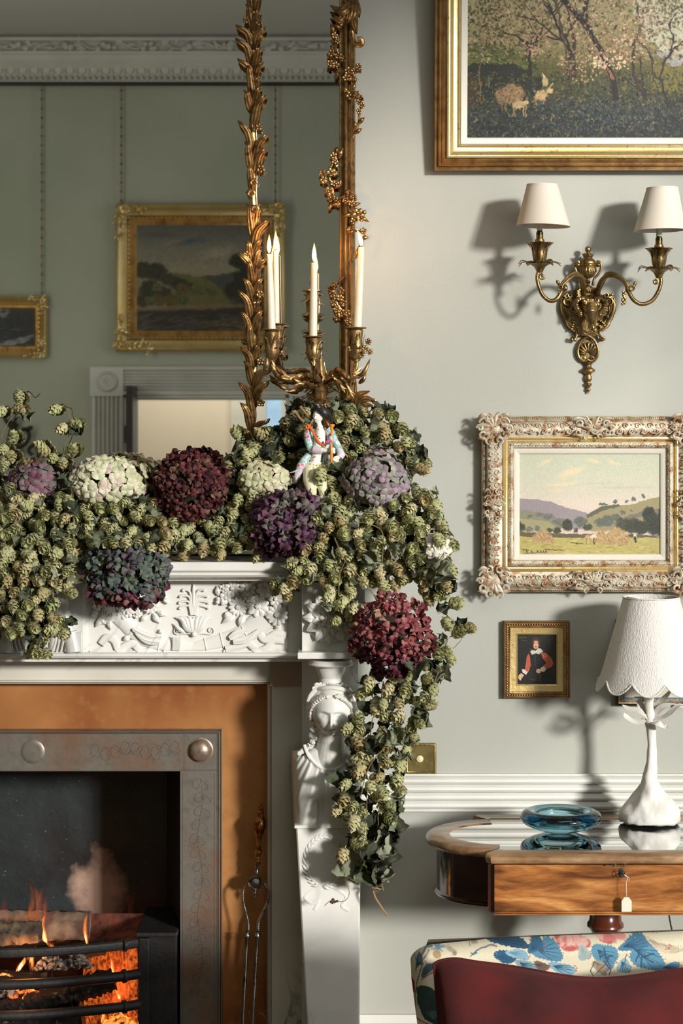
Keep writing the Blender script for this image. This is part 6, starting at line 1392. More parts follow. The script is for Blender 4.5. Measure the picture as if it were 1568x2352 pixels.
    heap('ember_bed', 'line of red embers behind the second bar at the left', 20, 100, 2296, -.03, emb, 6, 60, .007, 'embers')
    # flames
    fm = flame_blade_mat(); random.seed(5)
    FLM = [((120,2175),(95,2130),(110,2090),30,(.9,.5)), ((75,2110),(85,2060),(60,2010),52,(.38,.12)), ((105,2100),(100,2050),(118,2005),30,(.34,.1)), ((200,2165),(196,2120),(205,2085),16,(.8,.4)), ((40,2228),(62,2200),(90,2175),20,(1,.7)), ((72,2228),(74,2200),(84,2168),18,(1.2,.8)), ((120,2215),(132,2195),(135,2172),12,(.8,.4)), ((262,2245),(258,2215),(256,2192),12,(1,.6)), ((275,2292),(268,2262),(250,2240),18,(1.3,1.0)), ((52,2292),(64,2268),(66,2248),10,(1.2,.7)), ((75,2288),(77,2268),(78,2250),9,(1,.6)), ((235,2345),(240,2325),(246,2312),18,(1.4,1.1)), ((30,2240),(10,2235),(-10,2240),10,(.8,.5)), ((60,2305),(85,2295),(110,2288),8,(1.1,.8)), ((290,2110),(300,2070),(310,2030),34,(.10,.04)), ((20,2120),(10,2080),(24,2040),30,(.2,.06)), ((-60,2180),(-50,2120),(-70,2060),50,(.8,.2)), ((-180,2200),(-170,2130),(-190,2070),50,(.8,.2))]
    for i, (a, b_, c_, w_, (e0, e1)) in enumerate(FLM):
        oo = -.02-.02*(i % 3)-(0.06 if w_ > 25 else 0); pts = smooth([P(*a, oo), P(*b_, oo-.01), P(*c_, oo)], 12); m = MB(); rows = []; cols = []
        for k, p_ in enumerate(pts):
            t = k/11; hw = W(w_/2)*min(1, .5+2*t)*(1-t**1.8); row = []
            for j in range(7):
                q = -1+2*j/6; row.append(p_+Vector((q*hw, -.012*(1-q*q)+.004*sin(k*1.3+j), .003*sin(j*2+k)))); cols.append((1-q*q)**.8*(e0+(e1-e0)*t)*(1-t**4))
            rows.append(row)
        m.grid(rows)
        o_ = m.build('fire_flame', fm, None, sharp=180); me = o_.data; at = me.color_attributes.new('Col', 'FLOAT_COLOR', 'POINT')
        at.data.foreach_set('color', [v for c2 in cols for v in (c2, c2, c2, 1)])
        if i == 0: fr = thing('fire', 'orange flames licking up between the grate bars and logs', 'fire', P(100, 2300, -.03))
        o_.name = 'flame'; o_.parent = fr; o_.location = -ORG['fire']; 
    for (x, y, oo, e) in ((60, 2200, .03, .6), (240, 2260, -.06, .7), (150, 2330, -.03, .5), (80, 2110, -.14, .35)):
        l = bpy.data.lights.new('fire_light', 'POINT'); l.energy = e; l.color = (1, .36, .1); l.shadow_soft_size = .04; lo = bpy.data.objects.new('fire_light', l); C.objects.link(lo); lo.parent = fr; lo.location = P(x, y, oo)-ORG['fire']
logs()
def tongs():
    o = .05
    def T(x, y, oo=o): return P(530+x/4.42, 1820+y/4.42, oo)
    k = W(1/4.42, o); root = thing('fire_tongs', 'polished steel fire tongs with ornate copper-gilt handle leaning on the right of the surround', 'tongs', T(170, 2900))
    hm = mat('copper_gilt_handle', lin(170, 112, 66), .35, .9, noise=(50, lin(70, 44, 28), .45, .65, 4), bump=(150, .4, 3))
    ax = (T(308, 110)-T(270, 700)).normalized(); b0 = T(270, 705)
    rot = Vector((0, 0, 1)).rotation_difference(ax).to_matrix()
    m = MB(); m.lathe([(a*k, b*k) for a, b in ((20, 0), (28, 8), (22, 20), (30, 34), (24, 48), (20, 56), (32, 80), (36, 105), (28, 130), (20, 142), (22, 200), (30, 260), (48, 310), (40, 318), (58, 345), (66, 390), (58, 430), (34, 460), (26, 480), (30, 500), (24, 520), (14, 530), (32, 545), (30, 560), (12, 572), (8, 580), (12, 590), (0, 602))], b0, 20, rot, 8, .10); m.build('handle', hm, root)
    S = M['polish']
    m = MB(); m.lathe([(22*k, 0), (34*k, -8*k), (30*k, -22*k), (18*k, -40*k), (20*k, -90*k), (30*k, -110*k)], b0, 14, rot); m.build('ferrule', S, root)
    m = MB(); c = T(250, 905, o-.004); Mx = Matrix.Rotation(pi/2, 3, 'X')
    m.lathe([(0, 0), (72*k, 0), (74*k, .012), (60*k, .016), (50*k, .012), (40*k, .010), (38*k, .014), (0, .016)], c, 28, Mx); m.build('pivot_disc', S, root)
    m = MB(); m.lathe([(4*k, 0), (8*k, -20*k), (26*k, -40*k), (24*k, -50*k), (10*k, -62*k), (12*k, -80*k), (0, -100*k)], T(248, 985), 12); m.build('pendant', S, root)
    for nm, l, kn, en in (('left', [(180, 905), (132, 985), (125, 1080), (150, 1200), (178, 1320), (180, 1400)], 168, 85), ('right', [(335, 920), (382, 1010), (372, 1110), (322, 1230), (282, 1320), (275, 1400)], 272, 180)):
        m = MB(); p = smooth([T(*q) for q in l], 36); m.tube(p, 17*k if nm == 'right' else 9*k, 8)
        for i in range(2, 35, 2): m.sph(p[i]+FRONT*.003+Vector(((.0 if nm == 'right' else -.002), 0, 0)), (10*k, 8*k, 9*k), 6, 4)
        a = m.build('arm', S, root); r = MB()
        cz = T(kn, 1410); bz = T(en, 3050, o+.02); d = (bz-cz).normalized(); rt = Vector((0, 0, 1)).rotation_difference(d).to_matrix()
        r.lathe([(a_*k, b_*k) for a_, b_ in ((12, 0), (34, 4), (34, 10), (20, 16), (32, 36), (30, 60), (20, 90), (19, 200), (17, 900), (14, 1580))], cz, 14, rt); r.build('rod', S, root)
    root2 = thing('tool_rest', 'two small brass rings of a tool rest behind the tong rods', 'tool rest', T(210, 2900, .02))
    for (x, y, w_, h_) in ((130, 2290, 62, 95), (300, 2330, 55, 85)):
        m = MB(); c = T(x, y, .03); m.tube([c+Vector((cos(a)*w_*k, 0, sin(a)*h_*k)) for a in [2*pi*i/30 for i in range(31)]], 6*k, 8); m.build('ring', M['brassold'], root2)
    m = MB(); m.tube([T(215, 2330, .03), T(215, 2900, .03)], 8*k, 8); m.build('stem', M['brassold'], root2)
tongs()
# ================================================================ wall sconce
SHM = mat('cream_card_shade', lin(214, 204, 188), .75, noise=(4, lin(210, 198, 180), .4, .7, 2))
def S4(x, y, o): return P(1150+x/3.751, 400+y/3.751, o)
def sconce():
    B = M['brassold']; root = thing('wall_sconce', "two-armed antique brass wall sconce with urn finial, ram's head and cream shades", 'wall lamp', P(1351, 905, 0))
    oc = .135
    # backplate: shield outline with rim, sunk field
    out = [(751,1395),(700,1372),(655,1392),(640,1330),(590,1270),(545,1190),(520,1110),(525,1060),(560,1035),(610,1040),(640,1085),(690,1075),(751,1060)]
    full = out+[(2*752-x, y) for x, y in out[::-1]]
    def outline(sc, cxx=752, cy=1200): return [(P(1150+(cxx+(x-cxx)*sc)/3.751, 0, .02).x, 0, P(0, 400+(cy+(y-cy)*sc)/3.751, .02).z) for x, y in full]
    m = MB(); m.prism(outline(1.0)[::-1], 0, -.010); m.build('backplate', B, root, bevel=.002)
    m = MB(); m.tube([Vector((p[0], -.012, p[2])) for p in smooth_closed(outline(.97), 90)], .0032, 8); m.tube([Vector((p[0], -.012, p[2])) for p in smooth_closed(outline(.84), 90)], .0014, 6); m.build('rim_moulding', B, root)
    for sg in (-1, 1):
        X = lambda x: 752+sg*(x-752)
        for i, l in enumerate((((930,1240),(960,1180),(970,1110),(940,1050)), ((900,1290),(950,1210),(935,1130)), ((860,1350),(900,1290),(930,1220)), ((880,1330),(920,1280),(960,1190)))):
            m = MB(); m.fin([S4(X(a), b, .014) for a, b in l], W(16), .006, FRONT, 2, 12, 9); m.build('acanthus_leaf', B, root)
        for (x, y, r, t) in ((928, 1100, 40, 1.4), (905, 1045, 24, 1.1), (880, 1420, 16, .9)):
            m = MB(); c = S4(X(x), y, .02); m.tube(spiral(c, W(r/3.751), W(r/14), pi/2, sg*-t, 22), [W(2.6)*(.5+.5*(1-i/22)) for i in range(22)], 7); m.build('scroll', B, root)
        m = MB(); m.tube(smooth([S4(X(850), 1380, .012), S4(X(862), 1412, .014), S4(X(880), 1435, .014)], 8), [W(3), W(3), W(3.5), W(4), W(5), W(6), W(6), W(4)], 8); m.build('foot_scroll', B, root)
        for i in range(7):
            pass
        m = MB(); rs = random.Random(3+sg)
        for i in range(8): m.sph(S4(X(862+rs.uniform(-14, 34)), 1290-i*10+rs.uniform(-6, 6)+40, .018), W(3.2), 7, 5)
        for i in range(6): m.sph(S4(X(950+rs.uniform(-14, 12)), 1050+rs.uniform(-18, 18), .020), W(3), 7, 5)
        m.build('berry_cluster', B, root)
        m = MB(); c = S4(X(912), 1230, .012); m.lathe([(0, .0), (W(4.4), 0), (W(4.6), .006), (W(3.8), .010), (0, .012)], c, 14, Matrix.Rotation(pi/2, 3, 'X')); m.build('screw', M['polish'], root)
    # urn with handles, finial, plinth
    m = MB(); c = S4(750, 980, .035); k = W(1/3.751)
    m.lathe([(a*k, b*k) for a, b in ((42, 0), (40, 8), (16, 22), (12, 34), (20, 44), (22, 56), (14, 66), (16, 80), (48, 96), (66, 120), (72, 160), (72, 186), (76, 192), (76, 200), (68, 206), (70, 216), (60, 236), (38, 252), (34, 262), (40, 270), (42, 284), (26, 296), (12, 300), (16, 306))], c, 26)
    m.sph(c+Vector((0, 0, 330*k)), 27*k, 14, 10); m.v = [(v[0], -.035+(v[1]+.035)*.8, v[2]) for v in m.v]; m.build('urn', B, root)
    m = MB()
    for i in range(16): a = 2*pi*i/16; m.sph(c+Vector((cos(a)*76*k, sin(a)*62*k, 196*k)), 5*k, 6, 4)
    for i in range(9): a = pi+pi*i/8; m.petal(c+Vector((cos(a)*66*k, sin(a)*56*k, 185*k)), (cos(a)*.15, sin(a)*.15, -1), (cos(a), sin(a), 0), 55*k, 20*k, 8*k, 6, 4)
    for i in range(8): a = 2*pi*i/8; m.petal(c+Vector((cos(a)*30*k, sin(a)*24*k, 255*k)), (cos(a)*.5, sin(a)*.5, 1), (cos(a), sin(a), 0), 48*k, 22*k, 10*k, 6, 4)
    m.build('urn_ornament', B, root)
    for sg in (-1, 1):
        X = lambda x: 750+sg*(x-750)
        m = MB(); m.tube(smooth([S4(X(a), b, .035) for a, b in ((790, 960), (805, 900), (840, 860), (862, 810), (855, 765), (832, 752), (822, 775), (840, 790))], 30), [W(3.2)]*22+[W(2.6)]*8, 8); m.sph(S4(X(838), 782, .04), W(5.5), 8, 6); m.build('urn_handle', B, root)
    m = MB(); m.pbox(1150+640/3.751, 400+978/3.751, 1150+860/3.751, 400+998/3.751, .006, .045); m.pbox(1150+655/3.751, 400+998/3.751, 1150+845/3.751, 400+1015/3.751, .006, .038); m.pbox(1150+668/3.751, 400+1015/3.751, 1150+832/3.751, 400+1075/3.751, .006, .032); m.build('plinth', B, root, flat=True, bevel=.001)
    m = MB()
    for i in range(9): m.sph(S4(668+i*20, 1006, .04), W(2.8), 7, 5)
    for i in range(4): m.petal(S4(700+i*34, 1060, .03), (0, 0, 1), FRONT, W(10), W(5), .004)
    m.build('plinth_beads', B, root)
    # ram's head
    m = MB()
    m.tube([S4(768, 1085, .03), S4(770, 1130, .05), S4(772, 1190, .062), S4(780, 1260, .058), S4(786, 1315, .05)], [W(15), W(20), W(17), W(11), W(7.5)], 16)
    m.sph(S4(770, 1130, .045), (W(23), .024, W(17)), 16, 10); m.sph(S4(786, 1318, .055), (W(9), .012, W(7)), 12, 8)
    for sg in (-1, 1):
        m.sph(S4(770+sg*48, 1165, .055), (W(6), .010, W(5)), 10, 6); m.sph(S4(780+sg*16, 1330, .062), (W(3), .005, W(2.5)), 8, 5)
    for i in range(26): m.sph(S4(770+random.Random(i).uniform(-75, 75), 1100+random.Random(i+50).uniform(-22, 26), .066), W(4), 7, 5)
    hm = m.build('ram_head', B, root); remesh(hm, .0011, it=1)
    for sg in (-1, 1):
        m = MB(); pts = smooth([S4(770+sg*a, b, oo) for a, b, oo in ((30, 1090, .055), (85, 1078, .05), (122, 1110, .048), (112, 1160, .055), (88, 1190, .064), (82, 1225, .07))], 34)
        m.tube(pts, [W(9)*(1-.55*i/33)*(1+.12*sin(i*2.1)) for i in range(34)], 10); m.build('ram_horn', B, root)
        m = MB(); m.fin([S4(770+sg*70, 1180, .05), S4(770+sg*115, 1190, .05), S4(770+sg*150, 1180, .045)], W(9), .004, FRONT, 1); m.build('ram_ear', B, root)
    # knot loop with shell, drop pendant
    m = MB(); m.tube(smooth([S4(a, b, .012) for a, b in ((690, 1385), (740, 1390), (800, 1430), (832, 1500), (828, 1570), (790, 1612), (745, 1600))], 40), W(3.6), 8)
    m.tube(smooth([S4(a, b, .010) for a, b in ((820, 1388), (770, 1395), (700, 1430), (662, 1500), (668, 1570), (710, 1612), (755, 1600))], 40), W(3.6), 8); m.build('knot_loop', B, root)
    m = MB(); m.prism([(p.x, 0, p.z) for p in [S4(748+68*cos(a), 1520+92*sin(a), .01) for a in [2*pi*i/28 for i in range(28)]]], 0, -.006); m.build('loop_field', B, root)
    for i in range(9):
        a = radians(10+160*i/8); L_ = (62 if i in (0, 8) else 78+18*sin(a)); c = S4(750, 1555, .008); m = MB(); m.petal(c+Vector((cos(a)*W(4), 0, sin(a)*W(4))), (cos(a), -.1, sin(a)), FRONT, W(L_/3.751), W(6.5), .008, 8, 6); m.build('shell_lobe', B, root)
    for sg in (-1, 1): m = MB(); m.tube(spiral(S4(750+sg*38, 1585, .014), W(6), W(1.2), pi/2, -sg*1.3, 16), W(1.8), 6); m.build('scroll', B, root)
    m = MB(); c = S4(753, 1890, .010); m.lathe([(a*k, b*k) for a, b in ((2, 0), (10, 6), (8, 16), (20, 28), (20, 40), (12, 50), (16, 58), (24, 66), (30, 74), (32, 84), (18, 92), (16, 100), (30, 118), (32, 140), (22, 158), (24, 166), (36, 180), (58, 190), (60, 206), (44, 214), (30, 226), (24, 244), (40, 258), (30, 270))], c, 20); m.v = [(v[0], -.008+min(0, (v[1]+.010)*.7)+0, v[2]) for v in m.v]; m.build('drop_pendant', B, root)
    # arms, cups and shades
    for side, (apts, cx_, cy0) in enumerate(((((705,1085,.03),(716,1000,.05),(700,900,.08),(645,868,.10),(585,890,.115),(530,950,.125),(520,1010,.13),(480,1075,.135),(425,1092,.135),(365,1050,.135),(330,980,.135),(312,900,.135),(318,845,.135)), 338, 0), (((830,1085,.03),(838,1000,.05),(870,915,.08),(930,870,.10),(1000,880,.115),(1070,930,.125),(1100,1010,.13),(1145,1085,.135),(1215,1120,.135),(1300,1090,.135),(1355,1010,.135),(1378,930,.135),(1372,880,.135)), 1365, 48))):
        m = MB(); p = smooth([S4(*q) for q in apts], 60); m.tube(p, [W(6.2)-W(2.2)*i/60 for i in range(60)], 10); m.build('arm', B, root)
        m = MB(); m.fin([p[4]+FRONT*.004, p[14]+FRONT*.006+Vector((0, 0, .003)), p[24]+FRONT*.006, p[32]+FRONT*.004], W(13), .004, FRONT, 2, 14, 9); m.build('acanthus_leaf', B, root)
        kx, ky = ((515, 975) if side == 0 else (1130, 985)); sg = -1 if side == 0 else 1
        m = MB(); m.tube(spiral(S4(kx, ky, .137), W(8), W(1.5), 0, sg*1.5, 20), W(2.2), 7); m.fin([S4(kx+sg*10, ky-20, .13), S4(kx+sg*30, ky-50, .13), S4(kx-sg*-38, ky-62, .13)], W(8), .003, FRONT, 1)
        m.sph(S4(kx-sg*38, ky+5, .13), (W(6), .007, W(8)), 8, 6); m.build('arm_scroll', B, root); m = MB()
        rs = random.Random(side)
        for i in range(14): m.sph(S4(kx-sg*(62 if side == 0 else 70)+rs.uniform(-14, 14)+(0 if side else 90), ky+30+i*8 if side else ky+20+i*5, .13), W(3.4), 7, 5)
        m.build('grape_bunch', B, root)
        m = MB(); m.tube(spiral(S4((358 if side == 0 else 1330), (885 if side == 0 else 925), .135), W(7), W(1.5), pi/2, 1.2*(-sg), 16), W(2.6), 7); m.build('scroll', B, root)
        dy = cy0; ax = S4(cx_-4, 842+dy, oc); k2 = W(1/3.751, oc)
        m = MB(); m.lathe([(a*k2, b*k2) for a, b in ((24, -6), (28, 4), (34, 20), (48, 45), (74, 62), (100, 72), (60, 76), (30, 80))], ax, 26, None, 8, .05); m.build('pan_cup', B, root)
        m = MB()
        for i in range(10):
            a = 2*pi*i/10+.2; d = Vector((cos(a), sin(a), 0)); b0 = ax+Vector((0, 0, 60*k2))
            m.fin([b0+d*50*k2, b0+d*110*k2+Vector((0, 0, 22*k2)), b0+d*160*k2+Vector((0, 0, (16+10*(i % 3))*k2)), b0+d*190*k2+Vector((0, 0, (-10+14*(i % 2))*k2))], 62*k2, .003, Vector((0, 0, 1)), 2, 12, 9)
        m.build('leafy_drip_pan', B, root)
        m = MB(); c = ax+Vector((0, 0, 80*k2)); m.lathe([(a*k2, b*k2) for a, b in ((22, 0), (44, 8), (52, 40), (56, 90), (66, 130), (88, 154), (112, 166), (114, 171), (86, 166), (60, 150), (20, 140))], c, 48, None, 8, .06); m.build('tulip_socket', B, root)
        for i in range(8):
            a = 2*pi*i/8; d = Vector((cos(a), sin(a), 0)); m = MB(); m.fin([c+d*44*k2+Vector((0, 0, 4*k2)), c+d*58*k2+Vector((0, 0, 60*k2)), c+d*66*k2+Vector((0, 0, 110*k2)), c+d*100*k2+Vector((0, 0, 158*k2))], 48*k2, .0022, d, 1, 10, 7); m.build('tulip_petal', B, root)
        hz = c+Vector((0, 0, 165*k2)); m = MB(); m.lathe([(a*k2, b*k2) for a, b in ((14, -20), (26, 0), (40, 12), (42, 22), (38, 30), (38, 36), (30, 40), (30, 70))], hz, 20); m.build('lampholder_base', B, root)
        m = MB(); m.lathe([(a*k2, b*k2) for a, b in ((30, 36), (30, 96), (24, 100), (22, 112))], hz, 20); m.build('lampholder', mat('black_brass_lampholder', lin(60, 52, 36), .3, .9), root)
        m = MB(); m.lathe([(a*k2, b*k2) for a, b in ((22, 108), (25, 112), (25, 175), (20, 180))], hz, 18); m.build('candle_tube', mat('cream_tube', lin(190, 180, 150), .5), root)
        if side == 0: tx0, tx1, ty, bx0, bx1, by, tilt = 224, 487, 88, 133, 597, 448, -.035
        else: tx0, tx1, ty, bx0, bx1, by, tilt = 1257, 1525, 116, 1145, 1592, 486, .02
        ct = S4((bx0+bx1)/2, by, oc); rt, rb, h = (tx1-tx0)/2*k2, (bx1-bx0)/2*k2, (by-ty)*k2
        sh = MB(); dx = ((tx0+tx1)/2-(bx0+bx1)/2)*k2
        Mx = Matrix.Rotation(.02, 3, 'X')
        pr = [(rb, 0), (rb-(rb-rt)*.5, h*.5), (rt, h), (rt-.0012, h), (rb-(rb-rt)*.5-.0012, h*.5), (rb-.0012, 0), (rb, 0)]
        base = 0; sh.lathe(pr, ct, 56); sh.v = [(v[0]+dx*(v[2]-ct.z)/h+0, v[1], v[2]+(v[0]-ct.x)*tilt*(1-(v[2]-ct.z)/h*.7)) for v in sh.v]
        sh.f = [f for f in sh.f if len(f) == 4]
        so = sh.build('shade', SHM, root, sharp=60)
        for pr_ in ([(rb+.0004, 0), (rb+.0002-(rb-rt)*.035, h*.035)], [(rt+.0006, h), (rt+(rb-rt)*.035+.0006, h*.965)]):
          tr = MB(); tr.lathe(pr_, ct, 56)
          tr.v = [(v[0]+dx*(v[2]-ct.z)/h, v[1], v[2]+(v[0]-ct.x)*tilt*(1-(v[2]-ct.z)/h*.7)) for v in tr.v]; tr.f = [f for f in tr.f if len(f) == 4]; tr.build('shade_binding', SHM, root)
def smooth_closed(pts, n):
    p = [Vector(q) for q in pts]; m = len(p); out = []
    for i in range(n+1):
        t = (i/n*m) % m; k = int(t); t -= k; a, b, c, d = p[(k-1) % m], p[k % m], p[(k+1) % m], p[(k+2) % m]
        out.append(0.5*((2*b)+(c-a)*t+(2*a-5*b+4*c-d)*t*t+(3*b-a-3*c+d)*t**3))
    return out
sconce()
def socket():
    root = thing('wall_plate', 'square tarnished brass wall plate with a round cream button above the dado rail', 'wall plate', P(966, 1778, 0))
    m = MB(); m.pbox(930, 1707, 1002, 1778, 0, .008); m.build('plate', mat('mottled_brass_plate', lin(150, 134, 86), .35, .8, noise=[(22, lin(116, 98, 56), .4, .65, 5), (60, lin(170, 164, 130), .58, .72, 4)]), root, flat=True, bevel=.003)
    m = MB(); a, b = P(933, 1775, .008), P(999, 1710, .008); m.rect(a.x, a.z, b.x, b.z, [(0, 0), (0, .0015), (.002, .002), (.003, .0015), (.003, 0)], -.0075); m.build('plate_edge', M['brassold'], root)
    m = MB(); m.lathe([(0, 0), (W(8), 0), (W(8), .002), (W(6.6), .0035), (0, .0045)], P(964, 1743, .008), 20, Matrix.Rotation(pi/2, 3, 'X')); m.build('button', mat('ivory_button', lin(222, 206, 158), .35), root)
socket()
# ================================================================ display table, lamp, bowl
TZ = .742
WOOD = mat('figured_mahogany', lin(170, 112, 58), .28, coat=.25); 
def wood_nodes(m, c1, c2, c3, scale=(3, 3, 16), rot=.35):
    N, L, b = nodes(m); tc = N.new('ShaderNodeTexCoord'); mp = N.new('ShaderNodeMapping'); mp.inputs['Scale'].default_value = scale; mp.inputs['Rotation'].default_value = (0, rot, 0); L.new(tc.outputs['Object'], mp.inputs[0])
    t = N.new('ShaderNodeTexNoise'); t.inputs['Scale'].default_value = 1.6; t.inputs['Detail'].default_value = 7; t.inputs['Distortion'].default_value = .7; L.new(mp.outputs[0], t.inputs[0])
    cr = N.new('ShaderNodeValToRGB'); e = cr.color_ramp.elements; e[0].position = .33; e[0].color = c1; e[1].position = .66; e[1].color = c3; q = e.new(.48); q.color = c2
    L.new(t.outputs[0], cr.inputs[0]); mp2 = N.new('ShaderNodeMapping'); mp2.inputs['Scale'].default_value = (scale[0]*8, scale[1]*8, scale[2]*10); mp2.inputs['Rotation'].default_value = (0, rot*.6, 0); L.new(tc.outputs['Object'], mp2.inputs[0])
    t2 = N.new('ShaderNodeTexNoise'); t2.inputs['Scale'].default_value = 1.5; t2.inputs['Detail'].default_value = 4; L.new(mp2.outputs[0], t2.inputs[0])
    mr = N.new('ShaderNodeMapRange'); mr.inputs[1].default_value = .3; mr.inputs[2].default_value = .7; mr.inputs[3].default_value = .72; mr.inputs[4].default_value = 1.12; L.new(t2.outputs[0], mr.inputs[0])
    x = N.new('ShaderNodeMix'); x.data_type = 'RGBA'; x.blend_type = 'MULTIPLY'; x.inputs[0].default_value = 1; L.new(cr.outputs[0], x.inputs[6]); L.new(mr.outputs[0], x.inputs[7]); L.new(x.outputs[2], b.inputs['Base Color'])
wood_nodes(WOOD, lin(92, 52, 26), lin(160, 100, 50), lin(204, 146, 84))
TOPW = mat('faded_mahogany_top', lin(150, 112, 78), .3, coat=.3); wood_nodes(TOPW, lin(112, 80, 54), lin(150, 114, 80), lin(178, 144, 108), (3, 14, 3), .1)
DARKW = mat('dark_mahogany', lin(52, 26, 18), .16, coat=.6); wood_nodes(DARKW, lin(24, 14, 11), lin(44, 22, 16), lin(66, 30, 20), (4, 4, 10), .1)
PEDW = mat('red_mahogany', lin(96, 46, 28), .2, coat=.5)
def table():
    RZ = radians(-.9); piv = Vector((P(1130, 0, .57).x, -.33, 0))
    root = thing('display_table', 'mahogany bijouterie table with rounded glazed end and figured front panel', 'table', (piv.x+.34, -.33, 0))
    x0 = piv.x; x1 = x0+.62; yf, yb = -.585, -.085; cx, cy, RR = x0+.045, -.335, .188
    def outl(g, xe):     # outline grown by g; runs around lobe + body, counterclockwise from front right
        pts = []
        pts += [(x1+g, yf-g), (x0-g*.6, yf-g), (x0-g*.6-.012, yf-g+.018)]
        n = 30; A0 = math.atan2(-.185, -.03); A1 = math.atan2(.185, -.03)
        for i in range(n+1):
            a = -(pi-(pi*.53))+0 ; 
            t = i/n; an = radians(262)-radians(164)*t; pts.append((cx+(RR+g)*cos(an), cy+(RR+g)*sin(an)))
        pts += [(x0-g*.6-.012, yb+g-.018), (x0-g*.6, yb+g), (x1+g, yb+g)]
        return pts
    def slab(m, pts, za, zb):
        n = len(pts); b = len(m.v); m.v += [(p[0], p[1], za) for p in pts]+[(p[0], p[1], zb) for p in pts]
        for k in range(n): m.f.append((b+k, b+(k+1) % n, b+n+(k+1) % n, b+n+k))
        m.f.append(tuple(b+n+k for k in range(n))); m.f.append(tuple(b+k for k in range(n))[::-1])
    # lid: moulded rim ring around glass
    outer = outl(.006, 0); 
    inner = []
    for (px, py) in outl(-.052, 0): inner.append((max(px, -9), py))
    def ring(m, A, Bp, za, zb):
        n = len(A); b = len(m.v)
        for L_, z in ((A, za), (A, zb), (Bp, zb), (Bp, za)): m.v += [(p[0], p[1], z) for p in L_]
        for q in range(4):
            for k in range(n): m.f.append((b+q*n+k, b+q*n+(k+1) % n, b+((q+1) % 4)*n+(k+1) % n, b+((q+1) % 4)*n+k))
    m = MB(); n = len(outer); ring_l = []
    for g, z in ((-.004, TZ-.024), (.004, TZ-.022), (.0085, TZ-.016), (.009, TZ-.010), (.006, TZ-.004), (.0, TZ), (-.05, TZ), (-.054, TZ-.003), (-.054, TZ-.012), (-.004, TZ-.024)):
        ring_l.append([(p[0], p[1], z) for p in outl(g, 0)])
    m.grid(ring_l, True); m.build('lid_frame', TOPW, root, sharp=35)
    gm = bpy.data.materials.new('table_glass'); gm.use_nodes = True; N = gm.node_tree.nodes; L = gm.node_tree.links; N.clear()
    o_ = N.new('ShaderNodeOutputMaterial'); t_ = N.new('ShaderNodeBsdfTransparent'); t_.inputs[0].default_value = (.86, .9, .88, 1); gl = N.new('ShaderNodeBsdfGlossy'); gl.inputs['Roughness'].default_value = .01; fr = N.new('ShaderNodeFresnel'); fr.inputs[0].default_value = 1.65; mx = N.new('ShaderNodeMixShader')
    L.new(fr.outputs[0], mx.inputs[0]); L.new(t_.outputs[0], mx.inputs[1]); L.new(gl.outputs[0], mx.inputs[2]); L.new(mx.outputs[0], o_.inputs[0])
    m = MB(); slab(m, outl(-.053, 0), TZ-.006, TZ-.0025); m.build('glass_pane', gm, root, flat=True)
    m = MB(); ring_l = [[(p[0], p[1], z) for p in outl(g, 0)] for g, z in ((-.055, TZ-.03), (-.055, TZ-.1), (-.2, TZ-.1))]
    ln = mat('grey_lining_cloth', lin(120, 120, 116), .9)
    m = MB(); slab(m, outl(-.03, 0), TZ-.10, TZ-.096); m.build('lining', ln, root, flat=True)
    # case: curved dark end wall and flat figured front
    m = MB(); A = outl(-.018, 0); 
    lobe = A[2:-2]
    m.grid([[(p[0], p[1], z) for p in lobe] for z in (TZ-.142, TZ-.024)]); m.build('curved_end', DARKW, root, sharp=50)
    m = MB(); prf = [(.0, TZ-.147), (.006, TZ-.146), (.008, TZ-.141), (.004, TZ-.137), (0, TZ-.135)]
    m.grid([[(p[0], p[1], z) for p in outl(-.018+g, 0)] for g, z in prf]); mb_ = m; m.build('base_moulding', DARKW, root, sharp=35)
    m = MB(); m.box((x0+.004, yf+.006, TZ-.139), (x1+.0, yf+.03, TZ-.027)); m.build('front_panel', WOOD, root, flat=True, bevel=.0015)
    m = MB(); m.box((x0+.002, yf+.001, TZ-.148), (x1, yf+.03, TZ-.144)); m.box((x0+.003, yf+.003, TZ-.1435), (x1, yf+.03, TZ-.1395)); m.build('front_moulding', WOOD, root, flat=True, bevel=.0012)
    m = MB(); m.box((x0-.010, yf+.018, TZ-.142), (x0+.006, yf+.05, TZ-.024)); m.box((x0+.004, yf+.012, TZ-.03), (x1, yf+.03, TZ-.0235)); m.build('carcase_edge', DARKW, root, flat=True)
    m = MB(); slab(m, outl(-.02, 0), TZ-.148, TZ-.142); m.build('underside', DARKW, root, flat=True)
    # lock plates and key
    kx = P(1427, 0, .58).x; kz = P(0, 2005, .58).z
    m = MB(); m.box((kx-.04, yf-.0005, TZ-.0275), (kx+.03, yf+.004, TZ-.0255)); m.box((kx-.017, yf-.002, TZ-.029), (kx-.014, yf+.002, TZ-.0225)); m.box((kx+.006, yf-.002, TZ-.029), (kx+.009, yf+.002, TZ-.0225)); m.build('lock_strike', M['brassold'], root, flat=True)
    m = MB(); m.lathe([(0, 0), (.0075, 0), (.0075, .0015), (.005, .002), (0, .002)], Vector((kx, yf+.006, kz)), 20, Matrix.Rotation(pi/2, 3, 'X')@Matrix.Scale(1.5, 3, (0, 1, 0))); m.build('escutcheon', M['black'], root)
    # pedestal
    c = Vector((P(1390, 0, .33).x, -.33, 0)); m = MB()
